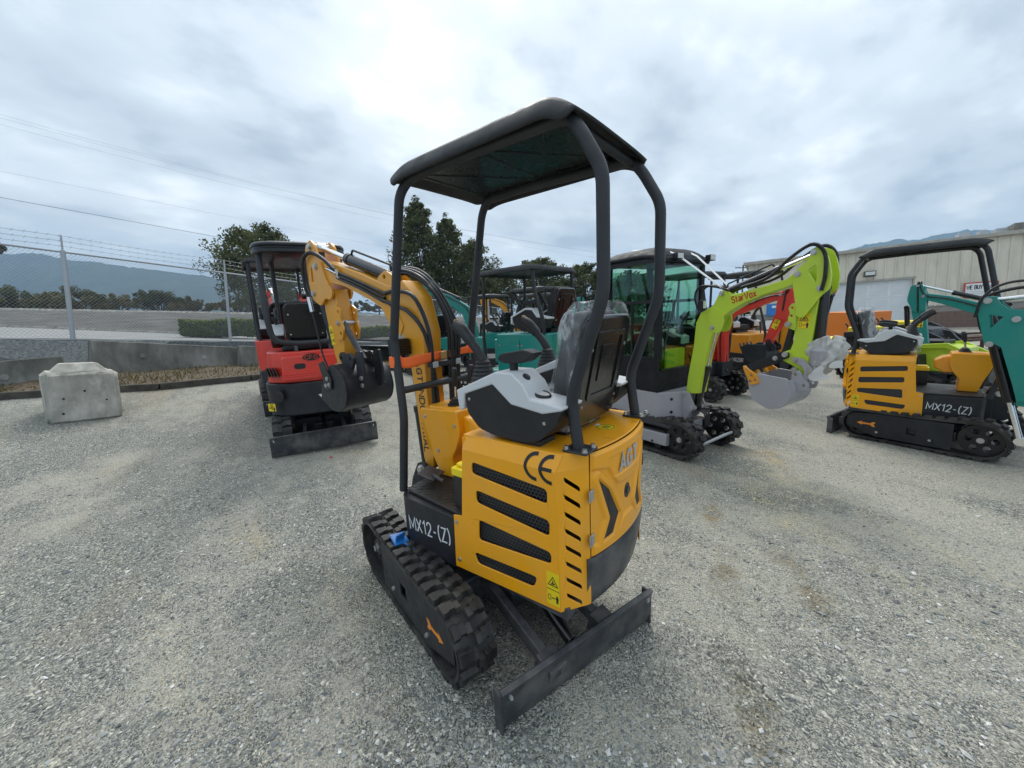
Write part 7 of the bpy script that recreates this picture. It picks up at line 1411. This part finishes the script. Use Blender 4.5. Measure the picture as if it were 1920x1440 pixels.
gen_ex(e, 'amber', hw=0.46, roof=None, blade=False, seat_=False, boom=dict(bpts=[(0.42, 0.55), (0.46, 1.3), (0.70, 1.65), (1.2, 1.90)], bw=[.08, .09, .10, .06], apts=[(1.26, 1.95), (1.24, 1.5), (1.2, 0.9)], aw=[.09, .07, .05]))
p = YARD.inverted() @ at(872, 640, 13); e = exc('small distant teal excavator arm below the raised teal boom', p.x, p.y, 57, 0.9, 0.2)
gen_ex(e, 'teal', hw=0.46, roof=None, blade=False, seat_=False, boom=dict(bpts=[(0.42, 0.55), (0.40, 1.1), (0.46, 1.5), (0.9, 1.70)], bw=[.08, .10, .10, .06], apts=[(0.98, 1.80), (0.96, 1.3), (0.9, 0.95)], aw=[.07, .06, .05]))
# teal machines at the right edge (bodies outside the picture)
def oz(x, z): return (-1.97 + 0.917 * (x - 2.6 + 1.97) + 3.4, 1.66 + 0.917 * (z - 1.66))
e = exc('teal excavator arm head with black cylinder cut by the right picture edge', -3.4, -4.5, 0)
gen_ex(e, 'teal', hw=0.48, roof=(-0.7, 0.3, 0.45, 2.25), boom=None)
hd = [oz(*q) for q in [(1.388, 1.432), (1.385, 1.55), (1.342, 1.595), (1.287, 1.590), (1.253, 1.522), (1.194, 1.468), (1.05, 1.45), (0.80, 1.50), (0.80, 1.30), (0.98, 1.20), (1.00, 0.60), (1.06, 0.60), (1.10, 0.75), (1.207, 1.108), (1.266, 1.149), (1.313, 1.125)]]
tri = [oz(*q) for q in [(1.315, 1.42), (1.225, 1.40), (1.290, 1.29)]]
for sg in (1, -1):
    k = MB(); k.plate(hd, [tri], 'xz', sg * 0.075 - 0.009, sg * 0.075 + 0.009); ah = k.build('arm_head', 'teal', e, bevel=0.003)
k = MB(); k.prism([oz(*q) for q in [(1.18, 1.44), (1.02, 1.44), (0.95, 1.2), (0.98, 0.55), (1.06, 0.55), (1.12, 1.0)]], 'xz', -0.055, 0.055); k.build('arm', 'teal', e, bevel=0.005)
k = MB(); k.prism([oz(*q) for q in [(1.15, 1.42), (0.6, 1.62), (-0.3, 1.75), (-0.9, 1.2), (-1.2, 0.4), (-1.05, 0.4), (-0.75, 1.1), (-0.2, 1.58), (0.6, 1.45), (1.12, 1.30)]], 'xz', -0.06, 0.06); k.build('boom', 'teal', e, bevel=0.005)
for q in ((1.334, 1.553), (1.145, 1.375), (1.282, 1.137)): pin(e, *oz(*q), -0.10, 0.10, 0.026)
cylinder_set(e, oz(1.255, 1.12), oz(1.00, 0.20), 0.042, 0.0, 0.58); cylinder_set(e, oz(0.3, 1.68), oz(1.334, 1.553), 0.036, 0.0, 0.6)
hose(e, [(*oz(0.9, 1.66)[:1], -0.1, oz(0.9, 1.66)[1]), (oz(1.2, 1.66)[0], -0.11, oz(1.2, 1.66)[1]), (oz(1.40, 1.56)[0], -0.11, oz(1.40, 1.56)[1]), (oz(1.38, 1.30)[0], -0.10, oz(1.38, 1.30)[1]), (oz(1.29, 1.13)[0], -0.1, oz(1.29, 1.13)[1])], 0.014, rib=True)
hose(e, [(oz(0.8, 1.70)[0], 0.1, oz(0.8, 1.70)[1]), (oz(1.2, 1.72)[0], 0.11, oz(1.2, 1.72)[1]), (oz(1.36, 1.60)[0], 0.11, oz(1.36, 1.60)[1]), (oz(1.40, 1.40)[0], 0.1, oz(1.40, 1.40)[1])], 0.011)
e = exc('teal excavator with raised arm in front of the brick base of the warehouse', -3.5, -8.5, 0)
gen_ex(e, 'teal', hw=0.48, roof=None, boom=None)
boom_pair(e, 'teal', [(0.5, 0.55), (0.9, 1.0), (1.5, 1.05), (2.32, 1.19), (2.74, 1.37), (3.09, 1.52), (3.36, 1.60)], [.08, .10, .10, .09, .085, .07, .05], [(3.44, 1.76), (3.40, 1.35), (3.34, 1.05), (3.28, 0.80)], [.085, .085, .07, .05], w=0.06, cyls=[((2.45, 1.42), (3.42, 1.78), 0.035, 0.0, 0.6), ((3.56, 1.42), (3.50, 0.9), 0.035, 0.0, 0.6)], pins_=[(3.44, 1.78), (3.36, 1.60)])
warn_sticker(e, basis((3.375, 0.052, 1.15), (-1, 0, 0), (0, 0, 1)), 0.10, 0.14, True)
# wrapped attachment hanging behind the lime arm
def wrapped():
    rg = np.random.default_rng(4); o = thing('wrapped_bundle', 'crumpled white stretch film bundle behind the grey bucket', 'bundle', yardM(1.0 - 1.62, -3.05 + 0.05, R(180), 1.0, 1.17))
    def f(u, v):
        t = 2 * math.pi * u; ph = math.pi * v; fold = 0.028 * (1 - abs(math.sin(4 * t + 6 * v))) + 0.022 * (1 - abs(math.sin(7 * t - 9 * v + 1))) + 0.014 * (1 - abs(math.sin(15 * v + 3 * t)))
        r_ = (0.085 + 0.03 * math.sin(2 * t + 4 * v) + fold) * math.sin(max(0.05, min(ph, math.pi - 0.05))) ** 0.55
        return (r_ * 1.15 * math.cos(t) - 0.10 * (v - 0.5), 0.8 * r_ * math.sin(t), 0.16 * math.cos(ph) + 0.02 * math.sin(3 * t + 5 * v))
    k = MB(); k.grid(f, 72, 46, closeu=True); k.build('film', 'wrap', o, ang=50)
    for i in range(3):
        a0 = rg.uniform(0, 6.28); z0 = rg.uniform(-0.12, 0.0); L_ = rg.uniform(0.03, 0.07); k = MB()
        def g2(u, v): rr = 0.11 + L_ * v; aa = a0 + (u - 0.5) * 0.7 + 0.25 * math.sin(5 * v + i); return (rr * math.cos(aa), 0.8 * rr * math.sin(aa), z0 + 0.05 * math.sin(3 * v + i) + 0.05 * (u - 0.5) * math.sin(i) - 0.03 * v)
        k.grid(g2, 8, 8); k.build('film_flap', 'wrap', o, ang=50)
    k = MB(); k.lathe([(0.02, -0.12), (0.08, -0.08), (0.09, 0.05), (0.03, 0.12)], 14); k.build('core', 'silver_grey', o)
    k = MB()
    def g(u, v): return (0.05 * (u - 0.5) + 0.02 * math.sin(9 * v) - 0.07, 0.06 * math.sin(5 * u), -0.13 - 0.12 * v + rg.normal(0, 0.004))
    k.grid(g, 10, 10); k.build('film_tail', 'wrap', o, ang=25)
wrapped()
def tie_strap(label, pts):
    M = yardM(1.0, -3.05, R(180)); P = [Vector(a) for a in pts]; k = MB(); n = 24
    def f(u, v):
        s = u * (len(P) - 1); i = min(int(s), len(P) - 2); p = P[i].lerp(P[i + 1], s - i); return (p.x, p.y + (v - 0.5) * 0.03, p.z + (v - 0.5) * 0.012)
    k.grid(f, n, 2); tag(k.build('tie_strap', 'white_paint', None, M, solid=0.002), label, 'strap', 'white straps over the cab')
tie_strap('white strap running from the cab roof to the lime boom, nearer one', [(-0.30, -0.20, 2.332), (0.10, -0.20, 2.300), (0.30, -0.18, 2.20), (0.79, -0.12, 1.80)])
tie_strap('white strap running from the cab roof to the lime boom, farther one', [(-0.30, 0.22, 2.332), (0.10, 0.22, 2.300), (0.30, 0.18, 2.20), (0.79, 0.02, 1.80)])
# orange ratchet strap round the front posts of the nearest machine
def strap():
    o = thing('ratchet_strap', 'bright orange strap tied across the front posts of the nearest excavator', 'strap', yardM(0, 0, SLEW, 1.0, 0.0)); rg = random.Random(2); k = MB()
    P = [(0.352, 0.340, 1.430), (0.325, 0.25, 1.415), (0.318, 0.12, 1.425), (0.322, 0.0, 1.432), (0.318, -0.12, 1.436), (0.335, -0.25, 1.440), (0.355, -0.345, 1.445)]
    def f(u, v):
        s = u * (len(P) - 1); i = min(int(s), len(P) - 2); p = Vector(P[i]).lerp(Vector(P[i + 1]), s - i); return (p.x - 0.006 * math.sin(9 * u) + 0.012 * (v - 0.5) * math.sin(14 * u), p.y, p.z + (v - 0.5) * (0.052 + 0.012 * math.sin(7 * u)))
    k.grid(f, 60, 4); k.build('webbing', 'orange_strap', o, ang=50, solid=0.003)
    for y_, z_ in ((0.308, 1.428), (-0.308, 1.446)):
        k = MB(); k.lathe([(0.034, -0.03), (0.036, 0.0), (0.034, 0.03)], 18, TR(0.343, y_, z_)); k.build('webbing_loop', 'orange_strap', o)
    k = MB(); k.box(0.300, 0.316, -0.045, 0.005, 1.405, 1.455); b_ = k.build('ratchet_buckle', 'brass', o, bevel=0.004); k = MB(); k.box(0.296, 0.312, -0.13, -0.05, 1.412, 1.458); k.build('ratchet_handle', 'rust', b_, bevel=0.004)
strap()
# blue tag on the track
k = MB(); k.prism([(-0.05, -0.035), (0.03, -0.045), (0.055, 0.03), (-0.03, 0.05)], 'xy', 0, 0.012); k.box(-0.01, 0.0, -0.03, 0.03, 0.012, 0.05); k.tube([(-0.04, 0, 0.01), (-0.09, -0.02, 0.0), (-0.14, -0.03, -0.01)], 0.008, 6)
o = tag(k.build('blue_tag', 'blue_plastic', None, YARD @ TR(0.135, 0.515, 0.405) @ RZ(R(20)) @ RY(R(-20)), bevel=0.003), 'small bright blue plastic piece lying on the near track', 'plastic tag')
# lime and yellow loaders, orange dump box and steel racks in front of the warehouse
def loader(label, x, y, yaw, s, mat, top='black', z=0.0):
    o = thing('track_loader', label, 'loader', yardM(x, y, R(yaw), s, z), 'small loaders behind the right machine')
    for sg in (1, -1): make_track(o, Matrix(), sg, 0.45, 0.18, 0.35, 0.15, -0.35, 0.14, 26, each=False)
    k = MB(); k.prism([(-0.55, 0.35), (0.35, 0.35), (0.45, 0.60), (0.38, 0.95), (-0.1, 1.02), (-0.55, 0.90)], 'xz', -0.34, 0.34); k.build('body', mat, o, bevel=0.03)
    k = MB(); k.box(-0.45, 0.0, -0.30, 0.30, 0.99, 1.10); k.build('engine_hood', top, o, bevel=0.02)
    for sg in (1, -1):
        k = MB(); k.prism(strip2d([(-0.45, 0.95), (0.1, 1.0), (0.55, 0.75), (0.70, 0.35)], [.05, .06, .06, .05]), 'xz', sg * 0.40 - 0.03, sg * 0.40 + 0.03); k.build('lift_arm', mat, o, bevel=0.01)
    k = MB(); k.prism([(0.70, 0.20), (0.72, 0.60), (0.80, 0.60), (0.85, 0.25), (1.15, 0.16), (1.15, 0.13), (0.75, 0.15)], 'xz', -0.48, 0.48); k.build('bucket', 'graphite', o, bevel=0.005)
    for yy in (-0.1, 0.1): k = MB(); k.tube([(-0.5, yy, 0.95), (-0.56, yy, 1.12), (-0.6, yy, 1.16)], 0.015, 8); k.build('lever', 'plastic', o)
    return o
lq = loader('lime green loader with black toothed grapple behind the right yellow machine', -0.40, -9.2, 170, 0.74, 'lime')
k = MB(); k.prism([(0.55, 0.88), (0.30, 1.10), (0.18, 1.26), (0.0, 1.30), (0.06, 1.24), (0.02, 1.22), (0.09, 1.18), (0.06, 1.14), (0.16, 1.12), (0.18, 1.06), (0.42, 0.90)], 'xz', -0.05, 0.05, TR(-0.35, 0.5, 0.02)); k.build('grapple_claw', 'graphite', lq, bevel=0.004)
loader('yellow topped black loader left of the lime one', 0.55, -9.3, 170, 0.95, 'graphite', 'yellow_plastic')
loader('yellow topped black loader farther left beside the wrapped seat', 0.30, -10.3, 170, 1.0, 'graphite', 'yellow_plastic')
p = YARD.inverted() @ at(1597, 640, 10.5)
o = thing('dump_box', 'orange dump box with curved slots in front of the white door', 'dumper', yardM(p.x, p.y, R(-32 + 90), 1.0, p.z - 0.25), None)
k = MB(); k.prism([(-0.50, 0.25), (0.50, 0.25), (0.62, 0.75), (0.62, 1.05), (-0.62, 1.05), (-0.62, 0.75)], 'yz', -0.4, 0.4); bx = k.build('hopper', 'orange', o, bevel=0.01); 
k = MB()
for r_ in (0.12, 0.18, 0.24):
    for a0, a1 in ((15, 80), (100, 165)): k.plate(annulus(0.12, 0.76, r_, r_ + 0.022, R(a0), R(a1), 10), [], 'yz', -0.404, -0.401)
k.build('curved_slot', 'decal_dark', bx); k = MB(); k.box(-0.45, 0.45, -0.4, 0.4, 0.0, 0.249); k.build('chassis', 'black', o)
p = YARD.inverted() @ at(1560, 650, 9.3); o = thing('auger_drive', 'small yellow drive unit standing left of the orange dump box', 'attachment', yardM(p.x, p.y, R(20), 1.0, p.z - 0.45)); k = MB(); k.lathe([(0.02, 0.0), (0.06, 0.25), (0.16, 0.45), (0.15, 0.62), (0.05, 0.70)], 8); k.build('housing', 'yellow_plastic', o); hose(o, [(0.05, 0, 0.68), (0.18, 0, 0.6), (0.2, 0, 0.3), (0.1, 0, 0.05)], 0.015); k = MB(); k.lathe([(0.18, -0.35), (0.18, 0.0)], 10); k.build('stand', 'black', o)
def rack(label, px, d, w_, h_, yaw):
    p = YARD.inverted() @ at(px, 650, d); o = thing('steel_rack', label, 'rack', yardM(p.x, p.y, R(yaw), 1.0, 0.0), 'rusty steel racks'); z1 = p.z + h_
    for sx in (-1, 1):
        for sy in (-1, 1): k = MB(); k.box(sx * w_ / 2 - 0.03, sx * w_ / 2 + 0.03, sy * 0.5 - 0.03, sy * 0.5 + 0.03, 0, z1 + 0.05); k.build('upright', 'rust', o)
    for sy in (-1, 1): k = MB(); k.box(-w_ / 2, w_ / 2, sy * 0.5 - 0.025, sy * 0.5 + 0.025, z1 - 0.06, z1); k.build('rail', 'rust', o)
    k = MB(); k.box(-w_ / 2, w_ / 2, -0.5, 0.5, 0.35, 0.40); k.build('shelf', 'rust', o)
rack('rusty steel rack in front of the orange dump box', 1590, 9.9, 1.1, 0.18, 58); rack('rusty steel rack left of the brick wall', 1680, 11.0, 1.6, 0.35, 58); rack('rusty steel rack under the teal boom', 1815, 10.5, 2.0, 0.33, 58); rack('dark rack behind the red arm', 1440, 12.0, 1.6, 0.5, 58)
# litter on the gravel
k = MB(); k.grid(lambda u, v: (0.05 * (u - 0.5), 0.035 * (v - 0.5), 0.012 + 0.008 * math.sin(7 * u + 5 * v)), 6, 5); p = YARD.inverted() @ at(595, 869, 4.9); tag(k.build('plastic_scrap', 'red_light', None, YARD @ TR(3.13, 0.52, 0.004)), 'tiny red plastic scrap on the gravel in front of the red excavator blade', 'litter')
